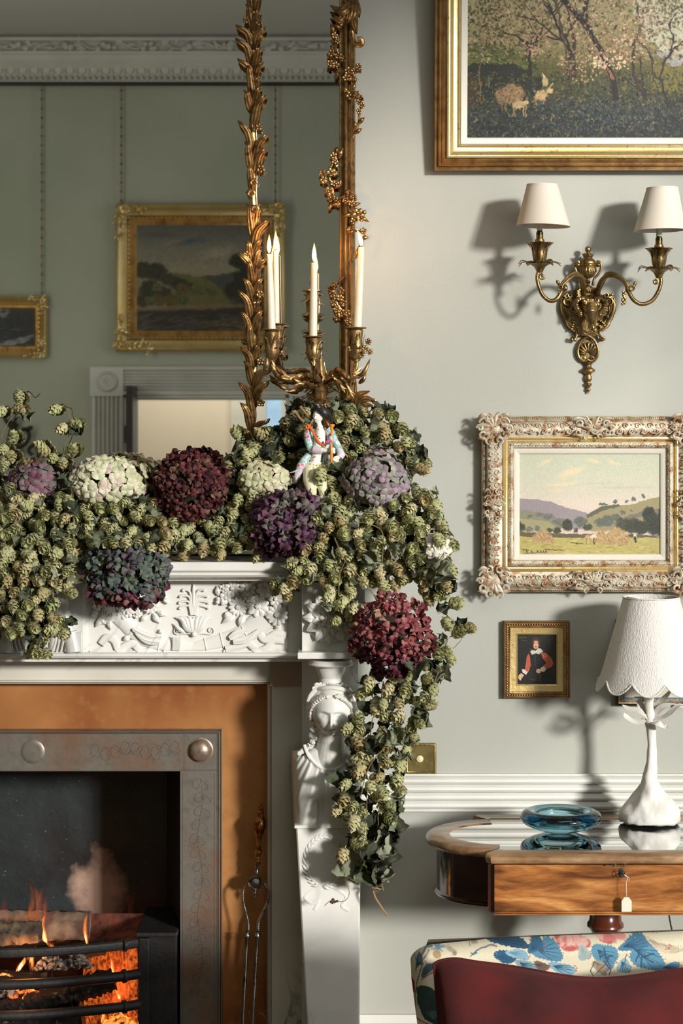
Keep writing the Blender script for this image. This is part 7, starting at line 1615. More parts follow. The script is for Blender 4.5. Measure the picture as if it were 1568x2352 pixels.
    m.lathe([(.03, TZ-.148), (.052, TZ-.150), (.054, TZ-.158), (.043, TZ-.162), (.045, TZ-.166), (.046, TZ-.172), (.040, TZ-.176), (.039, TZ-.200), (.041, TZ-.222), (.046, TZ-.228), (.047, TZ-.236), (.042, TZ-.242), (.03, TZ-.26), (.034, .30), (.05, .2), (.055, .14), (.04, .1)][::-1], (c.x, c.y, 0), 36); m.build('pedestal', PEDW, root)
    for a in (.7, 2.4, 3.9, 5.5):
        m = MB(); d = Vector((cos(a), sin(a)*.75, 0)); m.tube(smooth([Vector((c.x, c.y, .16)), Vector((c.x, c.y, .13))+d*.1, Vector((c.x, c.y, .05))+d*.2, Vector((c.x, c.y, .018))+d*.27], 12), [.025, .025, .024, .023, .022, .02, .019, .018, .017, .016, .015, .014], 10); m.build('leg', PEDW, root)
    # key and its paper tag are things of their own
    kt = thing('key', 'small dark key in the table lock with a white paper tag on cotton string', 'key', (kx, yf-.004, kz))
    m = MB(); m.tube([Vector((kx, yf+.0005, kz)), Vector((kx, yf-.016, kz))], .0018, 8); m.tube([Vector((kx+.0045*cos(a), yf-.020+.0005, kz+.004+.0065*sin(a))) for a in [2*pi*i/20 for i in range(21)]], .0013, 7); m.build('key_bow', mat('dark_steel_key', lin(90, 84, 74), .3, .9), kt)
    m = MB(); tz = P(0, 2062, .6).z; tx = P(1438, 0, .6).x
    m.tube(smooth([Vector((kx+.002, yf-.021, kz+.002)), Vector((kx+.010, yf-.021, kz-.006)), Vector((tx-.001, yf-.02, kz-.02)), Vector((tx, yf-.019, tz+.004))], 16), .0008, 5); m.tube(smooth([Vector((kx+.002, yf-.021, kz+.002)), Vector((kx+.013, yf-.022, kz-.004)), Vector((kx+.014, yf-.021, kz-.014))], 8), .0006, 5); m.build('string', mat('cotton_string', lin(220, 214, 200), .9), kt)
    m = MB(); w_ = W(11.5, .6); h0 = tz+.002; h1 = P(0, 2093, .6).z
    m.prism([(tx-w_, 0, h1), (tx+w_, 0, h1), (tx+w_, 0, h0-.009), (tx+w_*.45, 0, h0), (tx-w_*.45, 0, h0), (tx-w_, 0, h0-.009)], yf-.0185, yf-.0195)
    m.build('paper_tag', mat('paper_tag', lin(226, 218, 196), .8, noise=(90, lin(196, 180, 150), .6, .75, 3)), kt, flat=True)
    # lamp flex below the table
    f = MB(); f.tube(smooth([P(1536, 2070, .25), P(1536, 2100, .25), P(1540, 2125, .25), P(1543, 2150, .25), P(1548, 2300, .2), P(1560, 2480, .15)], 40), .0022, 7); fo = f.build('lamp_flex', mat('green_braided_flex', lin(40, 48, 34), .8)); tag(fo, 'dark green braided lamp cable hanging below the right of the table', 'cable')
table()
def lamp():
    o = .20; base = P(1493, 1895, o); base.z = TZ+.0008
    root = thing('table_lamp', 'white plaster twig table lamp with scalloped linen shade standing on the glazed table', 'lamp', base)
    pl = mat('white_plaster', lin(216, 213, 204), .65, noise=(20, lin(212, 208, 198), .4, .7, 5), bump=(50, .5, 5))
    def p(x, y, dz=0): return P(x, y, o+dz)
    m = MB(); rs = random.Random(12); rows = []; n = 40
    prof = [(66, 1893, .05), (67, 1884, .06), (66, 1868, .1), (62, 1857, .2), (49, 1838, .3), (36, 1822, .32), (29, 1808, .26), (21, 1795, .10), (14, 1780, .05), (12, 1750, .03), (11.5, 1710, .03), (10.5, 1670, .03), (10, 1640, .03), (10.5, 1600, .03), (11, 1570, .03), (9, 1540, .0), (9, 1500, 0), (6, 1450, 0)]
    for j, (r, y, am) in enumerate(prof):
        row = []; z = max(TZ+.0005, P(0, y, o).z) if j else TZ+.0005
        cx_ = base.x+W(3*sin(j*.8))*(y < 1800)
        for i in range(n):
            a = 2*pi*i/n; nn = sin(a*2+j*.6+1)*.5+sin(a*3-j*.9)*.3+sin(a*5+j*1.7)*.2
            q = W(r, o)*(1+am*nn*1.25); row.append(Vector((cx_+q*cos(a), base.y+q*sin(a)*1.0, z)))
        rows.append(row)
    m.grid(rows, True); m.f.append(tuple(range(n))[::-1]); bo = m.build('plaster_stem', pl, root, sharp=180)
    s = bo.modifiers.new('sub', 'SUBSURF'); s.levels = 1; s.render_levels = 1; tx = bpy.data.textures.new('plaster_lumps', 'CLOUDS'); tx.noise_scale = .035; dp = bo.modifiers.new('lumps', 'DISPLACE'); dp.texture = tx; dp.strength = .012; dp.mid_level = .5; dp.texture_coords = 'LOCAL'
    lv = [((1484,1650,.012),(1470,1635,.02),(1445,1630,.02),(1428,1620,.01),30), ((1480,1655,.02),(1460,1660,.03),(1440,1650,.035),(1432,1638,.03),28), ((1500,1648,.0),(1520,1625,0),(1550,1622,0),(1572,1628,0),24), ((1496,1640,-.01),(1510,1620,-.02),(1530,1600,-.02),(1545,1580,-.02),22), ((1482,1640,-.01),(1470,1615,-.02),(1478,1606,-.02),(1455,1602,-.02),22), ((1496,1662,.02),(1510,1662,.035),(1525,1672,.035),(1532,1666,.03),22), ((1500,1654,.01),(1530,1645,.02),(1556,1622,.02),(1572,1621,.02),18)]
    for i, (a, b, c_, d, w_) in enumerate(lv):
        m = MB(); m.fin([p(*a), p(*b), p(*c_), p(*d)], W(w_, o), .0028, Vector((.0, -.45, 1)), 1, 12, 7, .8); m.build('plaster_leaf', pl, root)
    m = MB(); m.lathe([(.011, 0), (.013, .004), (.016, .02), (.011, .026)], p(1493, 1672), 16); m.build('leaf_collar', pl, root)
    m = MB(); c_ = base+Vector((.066, .02, .040)); m.sph(c_, .006, 10, 7); m.tube([c_, c_-Vector((.014, 0, .004))], .003, 8); m.build('switch_knob', M['brassold'], root)
    # scalloped shade with pleated linen texture
    lm = mat('white_pleated_linen', lin(216, 212, 204), .85); N, L, b = nodes(lm); b.inputs['Transmission Weight'].default_value = 0
    tc = N.new('ShaderNodeTexCoord'); gx = N.new('ShaderNodeVectorMath'); gx.operation = 'MULTIPLY'; gx.inputs[1].default_value = (1, 1, .04); L.new(tc.outputs['Object'], gx.inputs[0])
    t = N.new('ShaderNodeTexNoise'); t.inputs['Scale'].default_value = 420; t.inputs['Detail'].default_value = 2; L.new(gx.outputs[0], t.inputs[0]); bp = N.new('ShaderNodeBump'); bp.inputs['Strength'].default_value = .8; bp.inputs['Distance'].default_value = .003; L.new(t.outputs[0], bp.inputs['Height']); L.new(bp.outputs[0], b.inputs['Normal'])
    zt = P(0, 1371, o).z; zb0 = P(0, 1572, o).z; rt, rb = W(64, o), W(121, o); NS = 10; n = NS*12; rows = []
    def scal(a): q = (a*NS/(2*pi)+.32) % 1; return abs(sin(pi*q))**.8
    for lay in (0, 1):
        for j in range(11):
            t_ = j/10 if lay == 0 else 1-j/10; row = []
            for i in range(n):
                a = 2*pi*i/n; zb = zb0-(W(14, o)*(scal(a)-.5)*2); z = zt+(zb-zt)*t_; rr = rt+(rb-rt)*((zt-z)/(zt-zb0))+.012*max(0, t_-.86)*1.2-(.0014 if lay else 0)+.0022*sin(0)
                row.append(Vector((base.x+W(2)+rr*cos(a), base.y+rr*sin(a), z)))
            rows.append(row)
    rows.append(rows[0]); m = MB(); m.grid(rows, True); m.build('shade', lm, root, sharp=60)
    m = MB()
    m.tube([Vector((base.x+W(2)+(rb+.0022+(.0)+(W(14, o)*(scal(a)-.5)*2)*(rb-rt)/(zt-zb0))*cos(a), base.y+(rb+.0022+(W(14, o)*(scal(a)-.5)*2)*(rb-rt)/(zt-zb0))*sin(a), zb0-W(14, o)*(scal(a)-.5)*2+.001)) for a in [2*pi*i/240 for i in range(241)]], .0022, 6)
    m.tube([Vector((base.x+W(2)+(rt+.0006)*cos(a), base.y+(rt+.0006)*sin(a), zt-.0015)) for a in [2*pi*i/60 for i in range(61)]], .0022, 6); m.build('shade_piping', lm, root)
    m = MB(); c_ = Vector((base.x+W(2), base.y, zt-.012))
    for k in range(3): a = 2*pi*k/3+.4; m.tube([c_, c_+Vector((cos(a)*rt, sin(a)*rt, .008))], .0014, 6)
    m.build('shade_carrier', M['brassold'], root)
lamp()
def bowl():
    g = mat('blue_art_glass', (.50, .82, .93, 1), .0, trans=1, ior=1.5); N, L, b = nodes(g)
    va = N.new('ShaderNodeVolumeAbsorption'); va.inputs[0].default_value = (.06, .56, .70, 1); va.inputs[1].default_value = 30; b.inputs['Base Color'].default_value = (1, 1, 1, 1)
    out = [n for n in N if n.type == 'OUTPUT_MATERIAL'][0]; L.new(va.outputs[0], out.inputs[1])
    c = P(1287, 1905, .31); c.z = TZ+.0008
    root = thing('glass_bowl', 'heavy blue and clear glass bowl with rounded rim on the glazed table top', 'bowl', c)
    m = MB(); R_ = .104
    pr = [(.0, 0), (.035, .0), (.048, .002), (.056, .005), (.078, .012), (.097, .022), (.1035, .033), (.102, .043), (.095, .0505), (.085, .054), (.074, .0535), (.066, .049), (.063, .042), (.062, .034), (.058, .027), (.045, .021), (.02, .018), (0, .0175)]
    pr = [(max(.00001, q.x), q.z) for q in smooth([Vector((r, 0, z)) for r, z in pr], 60)]; pr[0] = (0, 0); pr[-1] = (0, pr[-1][1])
    pr = [(r, max(z, .0)) for r, z in pr]
    m.lathe(pr, c, 72, None, 3, .006); m.build('glass', g, root, sharp=180)
bowl()
# ================================================================ sofa and cushion
def sofa():
    oF = 1.36; d = D-oF
    root = thing('floral_sofa', 'cream sofa back printed with blue leaves and pink peonies at the lower right', 'sofa', (P(1300, 0, oF).x, -oF+.1, 0))
    # painted chintz, in photo coordinates
    cv = Cv(930, 2120, 1700, 2420, 1.15, wob=1.6, cell=8); cv.c[:] = np.array([214, 204, 176])/255; random.seed(31)
    def Z(x, y): return (930+x/2.458, 2130+y/2.458)
    def zp(l): return [Z(*q) for q in l]
    bl, bd, blg, pk, tp = (84, 130, 154), (34, 74, 100), (136, 168, 182), (190, 108, 104), (158, 142, 122)
    def leafy(cx_, cy_, rx, ry, c, rot=0, n=11, vein=bd, tooth=.055):
        pts = []
        for i in range(n*4):
            a = 2*pi*i/(n*4); r = 1+tooth*(1 if i % 2 else -1)+.14*sin(3*a+cx_); u, v = rx*r*cos(a), ry*r*sin(a); pts.append((cx_+u*cos(rot)-v*sin(rot), cy_+u*sin(rot)+v*cos(rot)))
        cv.poly(zp(pts), c, 1, .6)
        for i in range(-2, 3):
            a = rot+i*.55; cv.line(zp([(cx_-rx*.7*cos(rot), cy_-rx*.7*sin(rot)), (cx_+rx*.75*cos(a), cy_+ry*.9*sin(a)*1.0)]), [2.6, .8], vein, .9)
        for i in range(6): a = random.uniform(-.8, 1.2); cv.ell(*Z(cx_+rx*1.02*cos(a), cy_+ry*1.02*sin(a)), 1.8, 1.4, (168, 52, 44), .8)
    for (x, y, rx, ry) in ((880, 85, 60, 30), (940, 100, 70, 34), (1010, 85, 50, 30), (900, 55, 60, 22), (1130, 75, 60, 22), (1190, 70, 60, 24), (730, 70, 40, 16), (560, 75, 90, 10)):
        for k in range(5): a = random.uniform(0, 6.28); cv.ell(*Z(x+rx*.5*cos(a), y+ry*.5*sin(a)), rx*.32, ry*.3, random.choice([(198, 118, 112), (178, 84, 80), (222, 170, 158), (206, 136, 128)]), .95, .3, random.uniform(-.6, .6))
        for k in range(4): a = random.uniform(0, 6.28); cv.line(zp([(x, y), (x+rx*.8*cos(a), y+ry*.8*sin(a))]), 1.2, (228, 196, 182), .8)
    leafy(590, 100, 130, 20, bd, .1, 12, (20, 50, 76)); leafy(575, 165, 72, 36, (38, 86, 116), .0); leafy(640, 155, 66, 26, blg, .2, 7, bl, .04); leafy(810, 140, 86, 52, bl, .15); leafy(740, 110, 50, 30, (52, 98, 126), -.6)
    leafy(690, 225, 66, 34, (120, 154, 158), .5, 9, bd, .04); leafy(890, 235, 80, 34, (128, 164, 180), .3, 9, bd, .05); leafy(770, 220, 44, 26, (110, 92, 84), .4, 6, (80, 60, 56), .06)
    leafy(1010, 150, 40, 36, (146, 172, 174), 1.2, 7, tp, .05); leafy(1130, 165, 78, 64, (88, 136, 158), .7, 14); leafy(1365, 165, 104, 74, (88, 136, 160), .6, 14); leafy(1300, 100, 92, 30, (70, 116, 142), -.2, 12); leafy(1480, 120, 90, 20, (186, 172, 150), .2, 8, tp, .05); leafy(1430, 110, 70, 18, (198, 184, 156), .5, 7, tp, .05)
    leafy(1500, 220, 60, 20, (92, 134, 160), -.2, 7, bd, .06); leafy(1370, 50, 110, 10, (132, 162, 196), 0, 7, bl, .03); leafy(1235, 220, 40, 40, (134, 166, 178), 1.2, 8, bd, .04); leafy(1100, 225, 50, 30, tp, .8, 7, (120, 100, 80), .05)
    for l in ([(1070, 190), (1045, 245), (1060, 275)], [(1120, 190), (1160, 240), (1150, 270)], [(1150, 170), (1120, 220), (1080, 260)], [(1250, 150), (1240, 200)]): cv.line(zp(l), 2, (70, 60, 66), .9)
    for l in ([(1125, 120), (1130, 170), (1160, 220)], [(1130, 150), (1100, 170)], [(1130, 170), (1170, 160)], [(1280, 110), (1340, 160), (1400, 200)], [(1320, 150), (1300, 190)], [(1350, 165), (1400, 150)], [(1340, 160), (1330, 220)]): cv.line(zp(l), [3.2]*len(l), bd, .9)
    cv.ell(*Z(345, 95), 18, 7, (150, 138, 120), .9, .4); cv.ell(*Z(395, 98), 12, 7, (140, 126, 108), .9, .4); cv.line(zp([(370, 80), (372, 120)]), 1.5, (110, 96, 80))
    cv.line(zp([(370, 165), (410, 135), (480, 115), (520, 118)]), 2, (70, 92, 110)); cv.line(zp([(392, 158), (372, 150)]), 2, (50, 84, 108)); cv.ell(*Z(400, 150), 4, 3, (60, 110, 150))
    for a in range(7): cv.line(zp([(190, 135), (190+42*cos(a*.9), 130+26*sin(a*.9))]), [3.4, 1.4], (104, 140, 164), .95)
    cv.ell(*Z(180, 160), 11, 9, (166, 140, 96), .9); cv.ell(*Z(265, 140), 15, 5, (168, 152, 132), .9, .4, .3); cv.ell(*Z(280, 155), 5, 5, (140, 122, 104), .9)
    cv.line(zp([(60, 400), (66, 330), (90, 240), (100, 190), (140, 145)]), 2, (92, 96, 82)); cv.line(zp([(60, 260), (70, 200), (120, 140), (160, 130)]), 2.6, (96, 112, 110))
    leafy(80, 200, 40, 14, (84, 112, 120), -1.2, 8, bd, .06); leafy(125, 240, 50, 22, (78, 102, 110), -.9, 9, (50, 76, 80), .05); cv.line(zp([(95, 300), (130, 270), (160, 255)]), 2.2, (150, 44, 40)); cv.line(zp([(45, 320), (50, 380)]), 7, (140, 50, 44)); 
    cv.poly(zp([(66, 350), (90, 330), (140, 335), (180, 370), (205, 440), (220, 520), (190, 560), (110, 520), (70, 440)]), (44, 66, 62)); cv.poly(zp([(120, 480), (170, 470), (190, 500), (160, 520), (130, 500)]), (74, 100, 96)); cv.line(zp([(150, 400), (130, 520)]), 1.6, (28, 44, 44)); cv.line(zp([(64, 520), (120, 545), (200, 560)]), 2.5, (160, 60, 52)); cv.line(zp([(60, 400), (58, 560)]), 2.5, (140, 110, 80))
    for _ in range(24): x, y = random.uniform(40, 1600), random.uniform(60, 290); cv.ell(*Z(x, y), 2.4, 1.4, random.choice([blg, (196, 150, 136), tp]), .7, .5, random.uniform(0, 3))
    for i in range(30):
        x = 1590+random.uniform(0, 300); y = random.uniform(60, 560); leafy(x, y, 60, 40, random.choice([bl, pk, blg, (70, 110, 100)]), random.uniform(0, 3))
    cv.mott(.03, 2)
    # rounded back: front face sampled on a grid; chintz projected flat onto the cloth as cut from the bolt
    cm = paint_mat('floral_chintz', .85, .12, 700); NJ = cv.w; NI = cv.h
    X = cv.X; Y = cv.Y
    xl = 946.0; verts = np.zeros((NI, NJ, 3))
    ztop_l, ztop_r = 2178.0, 2146.0
    # parametrise: u along the width, v = arc over the top edge roll then down the front
    kx = d/F
    for i in range(NI):
        y = cv.y0+(cv.y1-cv.y0)*i/(NI-1)
        xs = np.linspace(cv.x0, cv.x1, NJ); top = np.interp(xs, [946, 1150, 1568, 1700], [2188, 2168, 2153, 2150])
        rc = 46.0; top = top+np.where(xs < xl+rc, rc-np.sqrt(np.maximum(0, rc*rc-(xl+rc-np.maximum(xs, xl))**2)), 0)
        yy = np.maximum(y, top); roll = 34.0; tt = np.clip((yy-top)/roll, 0, 1)
        dep = -.05*(1-np.sqrt(np.clip(1-(1-tt)**2, 0, 1)))      # bends back over the top
        le = np.clip((xs-xl)/40.0, 0, 1); dep = dep-.05*(1-np.sqrt(np.clip(1-(1-le)**2, 0, 1)))
        xx = np.maximum(xs, xl+ (yy-2200)*.03*(yy > 2200)); dd = d-dep
        xx = np.where(xs < xl+40, np.maximum(xs, xl+np.clip(yy-2260, 0, 200)*.13), xx)
        verts[i, :, 0] = (xx-CX)*d/F; verts[i, :, 1] = -oF-dep*1.0; verts[i, :, 2] = CAMZ+(HY-yy)*d/F
    verts[..., 1] = verts[..., 1]
    idx = np.arange(NI*NJ).reshape(NI, NJ); q = np.stack([idx[:-1, :-1], idx[1:, :-1], idx[1:, 1:], idx[:-1, 1:]], -1).reshape(-1, 4)
    pts = verts.reshape(-1, 3)-np.array(org(root)); me = bpy.data.meshes.new('back_cover'); 
    keep = (np.ptp(pts[q][:, :, 0], axis=1) > 1e-6) | (np.ptp(pts[q][:, :, 1], axis=1) > 1e-6); ext = np.ptp(pts[q][:, :, 2], axis=1)
    # drop cells fully collapsed above the top edge
    qa = pts[q]; area_ = np.linalg.norm(np.cross(qa[:, 1]-qa[:, 0], qa[:, 2]-qa[:, 0]), axis=1)+np.linalg.norm(np.cross(qa[:, 2]-qa[:, 0], qa[:, 3]-qa[:, 0]), axis=1)
    q = q[area_ > 1e-10]; me.from_pydata(pts.tolist(), [], q.tolist()); me.polygons.foreach_set('use_smooth', [True]*len(me.polygons))
    col = np.ones((NI*NJ, 4)); col[:, :3] = cv.linear().reshape(-1, 3); at = me.color_attributes.new('Col', 'FLOAT_COLOR', 'POINT'); at.data.foreach_set('color', col.ravel()); me.materials.append(cm)
    ob = bpy.data.objects.new('back_cover', me); C.objects.link(ob); ob.parent = root
    cl = mat('cream_chintz', lin(206, 196, 168), .85)
    zt = P(0, 2172, oF).z; m = MB(); xL = P(952, 0, oF).x; xR = P(1700, 0, oF).x
    m.box((xL+.03, -oF+.048, .12), (xR, -oF+.20, zt-.035)); m.build('back_frame', cl, root, bevel=.03)
    m = MB(); rows = []
    for j in range(9):
        a = pi*.5*j/8; rows.append([(xL+.03, -oF+.05+.07*(1-cos(a))*1.8, zt-.045+.0+.045*cos(a)-.0), (xR, -oF+.05+.07*(1-cos(a))*1.8, zt-.02+.045*cos(a))])
    m.grid(rows); m.build('back_top', cl, root)
    m = MB(); m.box((xL, -oF-.75, .12), (xR, -oF+.03, .40)); m.build('seat', cl, root, bevel=.04)
    for x in (xL+.05, xR-.05):
        for y in (-oF-.7, -oF+.12): m = MB(); m.lathe([(.018, 0), (.024, .03), (.03, .13)], (x, y, 0), 12); m.build('leg', PEDW, root)
    # velvet cushion
    oc = 1.50; vel = mat('crimson_velvet', lin(82, 13, 11), .95, sheen=.18, noise=[(7, lin(40, 7, 7), .35, .7, 4)], bump=(30, .25, 4))
    vel.node_tree.nodes['Principled BSDF'].inputs['Sheen Tint'].default_value = lin(190, 80, 60)
    ck = thing('velvet_cushion', 'dark crimson velvet cushion leaning against the floral sofa back', 'cushion', P(1320, 2600, oc))
    def V(x, y, dz=0): return P(930+x/2.458, 2130+y/2.458, oc+dz)
    NX, NY = 70, 50; rows = []
    for side in (1, -1):
        for j in range(NY+1):
            v = j/NY if side == 1 else 1-j/NY; row = []
            for i in range(NX+1):
                u = i/NX; xt = 165+1750*u; top = 184+22*math.exp(-u*60)+90*math.exp(-((u-.52)/.26)**2)+30*u-12*math.exp(-((u-.07)/.05)**2)
                xl_ = 165+75*v; x = xl_+(1750-75*v)*u; y = top+(1150-top)*v; e = (1-abs(2*u-1)**4)*(1-abs(2*v-1)**3.2)
                pf = max(0, e)**.5; wr = .006*sin(u*21+v*5)*(1-v)+.005*sin(u*9-v*11)
                row.append(V(x, y, side*.075*pf+wr*pf-.02*(1-v)))
            rows.append(row)
    m = MB(); m.grid(rows); m.build('cover', vel, ck, sharp=180)
    m = MB(); nb = [rows[0][i] for i in range(NX+1)]; m.tube([rows[j][0] for j in range(NY, 0, -1)]+nb, .0035, 6); m.build('piping', vel, ck)
sofa()
# ================================================================ dried hops and hydrangeas
def var_mat(name, cols, rough=.75, nscale=70, translucent=.25, bump=.3):
    """several pigments, chosen per object with blotches inside each petal"""
    m = bpy.data.materials.new(name); m.use_nodes = True; N = m.node_tree.nodes; L = m.node_tree.links; b = N['Principled BSDF']; b.inputs['Roughness'].default_value = rough
    oi = N.new('ShaderNodeObjectInfo'); tc = N.new('ShaderNodeTexCoord'); t = N.new('ShaderNodeTexNoise'); t.inputs['Scale'].default_value = nscale; t.inputs['Detail'].default_value = 2
    L.new(tc.outputs['Object'], t.inputs[0]); s = N.new('ShaderNodeMath'); s.operation = 'MULTIPLY_ADD'; s.inputs[1].default_value = .7; L.new(t.outputs[0], s.inputs[0]); L.new(oi.outputs['Random'], s.inputs[2])
    f = N.new('ShaderNodeMath'); f.operation = 'SUBTRACT'; f.inputs[1].default_value = .35; L.new(s.outputs[0], f.inputs[0]); w_ = N.new('ShaderNodeMath'); w_.operation = 'PINGPONG'; w_.inputs[1].default_value = 1; L.new(f.outputs[0], w_.inputs[0])
    cr = N.new('ShaderNodeValToRGB'); e = cr.color_ramp.elements; n = len(cols); e[0].position = 0; e[0].color = lin(*cols[0]); e[1].position = 1; e[1].color = lin(*cols[-1])
    for i in range(1, n-1): q = e.new(i/(n-1)); q.color = lin(*cols[i])
    L.new(w_.outputs[0], cr.inputs[0]); L.new(cr.outputs[0], b.inputs['Base Color'])
    bt = N.new('ShaderNodeTexNoise'); bt.inputs['Scale'].default_value = 260; L.new(tc.outputs['Object'], bt.inputs[0]); bp = N.new('ShaderNodeBump'); bp.inputs['Strength'].default_value = bump; bp.inputs['Distance'].default_value = .002; L.new(bt.outputs[0], bp.inputs['Height']); L.new(bp.outputs[0], b.inputs['Normal'])
    if translucent:
        tr = N.new('ShaderNodeBsdfTranslucent'); L.new(cr.outputs[0], tr.inputs[0]); mx = N.new('ShaderNodeMixShader'); mx.inputs[0].default_value = translucent; o = [q for q in N if q.type == 'OUTPUT_MATERIAL'][0]
        L.new(b.outputs[0], mx.inputs[1]); L.new(tr.outputs[0], mx.inputs[2]); L.new(mx.outputs[0], o.inputs[0])
    return m
HOP = var_mat('dried_hop_cone', [(176, 176, 124), (194, 192, 142), (164, 168, 116), (206, 200, 156), (180, 158, 110), (170, 174, 126)], .8, 90, .3)
LEAF = var_mat('dried_hop_leaf', [(96, 102, 76), (122, 126, 98), (76, 82, 58), (106, 110, 84)], .85, 40, .2)
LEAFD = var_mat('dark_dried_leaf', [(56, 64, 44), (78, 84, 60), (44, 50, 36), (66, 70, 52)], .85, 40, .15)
LEAFP = var_mat('pale_grey_green_leaf', [(150, 152, 126), (128, 132, 106), (160, 162, 138)], .85, 40, .25)
STEM = mat('dry_hop_stem', lin(120, 104, 70), .8, noise=(60, lin(84, 66, 44), .4, .7, 3))
def raw(fn, name, mt, smooth_=True):
    m = MB(); fn(m); me = bpy.data.meshes.new(name); me.from_pydata(m.v, [], m.f); me.validate()
    if smooth_: me.polygons.foreach_set('use_smooth', [True]*len(me.polygons)); me.set_sharp_from_angle(angle=radians(75))
    me.materials.append(mt); return me
def hop_geo(m, seed, L_=.036, R_=.0125):
    rs = random.Random(seed); rows = 6; tip0 = rs.uniform(.8, 1.0)
    m.tube([(0, 0, .006), (0, 0, -L_*.85)], [.0012, .003], 5)
    nb = 30
    for q in range(nb):
        t = .03+.93*q/(nb-1); z = -L_*t*.84; rad = R_*(sin(pi*min(1, .2+t*.74))**.8); a = q*2.39996+rs.uniform(-.2, .2)
        d = Vector((cos(a), sin(a), 0)); s_ = Vector((-sin(a), cos(a), 0)); w_ = R_*rs.uniform(.56, .78)*(1.0 if t < .85 else .7); fl_ = rs.uniform(.1, .8); zl = rs.uniform(.9, 1.25)
        b0 = d*rad*.25+Vector((0, 0, z+L_*.03)); mid = d*rad*.95+Vector((0, 0, z-L_*.06*zl)); lo = d*rad*(1.05+fl_*.2)+Vector((0, 0, z-L_*.17*zl)); tp = d*rad*(1.02+fl_*.42)+Vector((0, 0, z-L_*.29*zl))
        m.add([b0-s_*w_*.3, b0+s_*w_*.3, mid-s_*w_-d*rad*.18, mid+d*rad*.07, mid+s_*w_-d*rad*.18, lo-s_*w_*.7-d*rad*.12, lo+d*rad*.06, lo+s_*w_*.7-d*rad*.12, tp], [(0, 2, 3), (0, 3, 1), (1, 3, 4), (2, 5, 6, 3), (3, 6, 7, 4), (5, 8, 6), (6, 8, 7)])
HOPS = [raw(lambda m, s=s: hop_geo(m, s, .037+.004*(s % 3-1), .0135+.001*(s % 2)), 'hop_cone', HOP) for s in range(5)]
def leaf_geo(m, seed, L_=.06, Wd=.05, crump=1.0, lobes=True):
    rs = random.Random(seed); n, q = 15, 11; rows = []; p1, p2, p3 = rs.uniform(0, 6), rs.uniform(0, 6), rs.uniform(0, 6)
    for i in range(n):
        t = i/(n-1); w_ = Wd*.5*(sin(pi*min(1, t*.9+.08))**.8)*((1+.35*cos(t*pi*3.2+1)) if lobes else 1)*(1+.16*(i % 2)); row = []
        for j in range(q):
            u = -1+2*j/(q-1); z = crump*(.009*sin(u*4+t*5+p1)+.006*sin(t*13+p2+u*3)+.004*sin(u*9+p3)+.002*sin(abs(u)*14-t*22))-.012*abs(u)*0+crump*.012*abs(u)**2
            row.append(Vector((u*w_, -z, -t*L_+.010*abs(u)*(1 if lobes else .3)-crump*.006*sin(t*6+p3))))
        rows.append(row)
    m.grid(rows); m.tube([(0, 0, .012), (0, 0, 0), (0, -.001, -L_*.8)], [.0009, .0009, .0005], 5)
LEAVES = [raw(lambda m, s=s: leaf_geo(m, s, .055, .05, 1.2), 'hop_leaf', LEAF) for s in range(4)]
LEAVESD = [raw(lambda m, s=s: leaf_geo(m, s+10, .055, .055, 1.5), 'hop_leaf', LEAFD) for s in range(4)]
LEAVESP = [raw(lambda m, s=s: leaf_geo(m, s+20, .05, .045, 1.3), 'hop_leaf', LEAFP) for s in range(3)]
def inst(name, me, parent, p, R_, sc=1.0):
    o = bpy.data.objects.new(name, me); C.objects.link(o); o.parent = parent; o.location = Vector(p)-org(parent); o.rotation_euler = R_.to_euler(); o.scale = (sc,)*3; return o
def rot_down(d, spin):
    """rotation taking local -Z to direction d"""
    return Vector((0, 0, -1)).rotation_difference(Vector(d).normalized()).to_matrix()@Matrix.Rotation(spin, 3, 'Z')
# flower heads: x, y, rx, ry, off
HEADS = [(80, 1108, 66, 44, .25), (246, 1108, 98, 64, .27), (435, 1114, 92, 84, .27), (604, 1104, 62, 46, .25), (660, 1207, 84, 84, .29), (296, 1318, 100, 80, .325), (869, 1105, 82, 76, .28), (900, 1460, 100, 98, .34), (1000, 1262, 30, 34, .33)]
def in_head(x, y, s=.86): return any(((x-h[0])/(h[2]*s))**2+((y-h[1])/(h[3]*s))**2 < 1 for h in HEADS[:8])
def fill(caps, sp, rs, dz=0.0, heads=True, tries=9000, hs=.86):
    pts = []
    xs0 = min(c[0]-c[4] for c in caps); xs1 = max(c[2]+c[4] for c in caps); xs0 = min(xs0, min(c[2]-c[4] for c in caps)); xs1 = max(xs1, max(c[0]+c[4] for c in caps)); ys0 = min(min(c[1], c[3])-c[4] for c in caps); ys1 = max(max(c[1], c[3])+c[4] for c in caps)
    cell = {}
    for _ in range(tries):
        x = rs.uniform(xs0, xs1); y = rs.uniform(ys0, ys1); best = None
        for (xa, ya, xb, yb, r, off) in caps:
            dx, dy = xb-xa, yb-ya; t = max(0, min(1, ((x-xa)*dx+(y-ya)*dy)/(dx*dx+dy*dy+1e-9))); d = math.hypot(x-xa-dx*t, y-ya-dy*t)
            if d < r:
                o = off+math.sqrt(r*r-d*d)*.00113*.7
                if best is None or o > best: best = o
        if best is None or (heads and in_head(x, y, hs)): continue
        k = (int(x/sp), int(y/sp)); ok = True
        for i in (-1, 0, 1):
            for j in (-1, 0, 1):
                for q in cell.get((k[0]+i, k[1]+j), ()):
                    if math.hypot(q[0]-x, q[1]-y) < sp: ok = False
        if ok: cell.setdefault(k, []).append((x, y)); pts.append((x, y, best+dz+rs.uniform(-.008, .008)))
    return pts
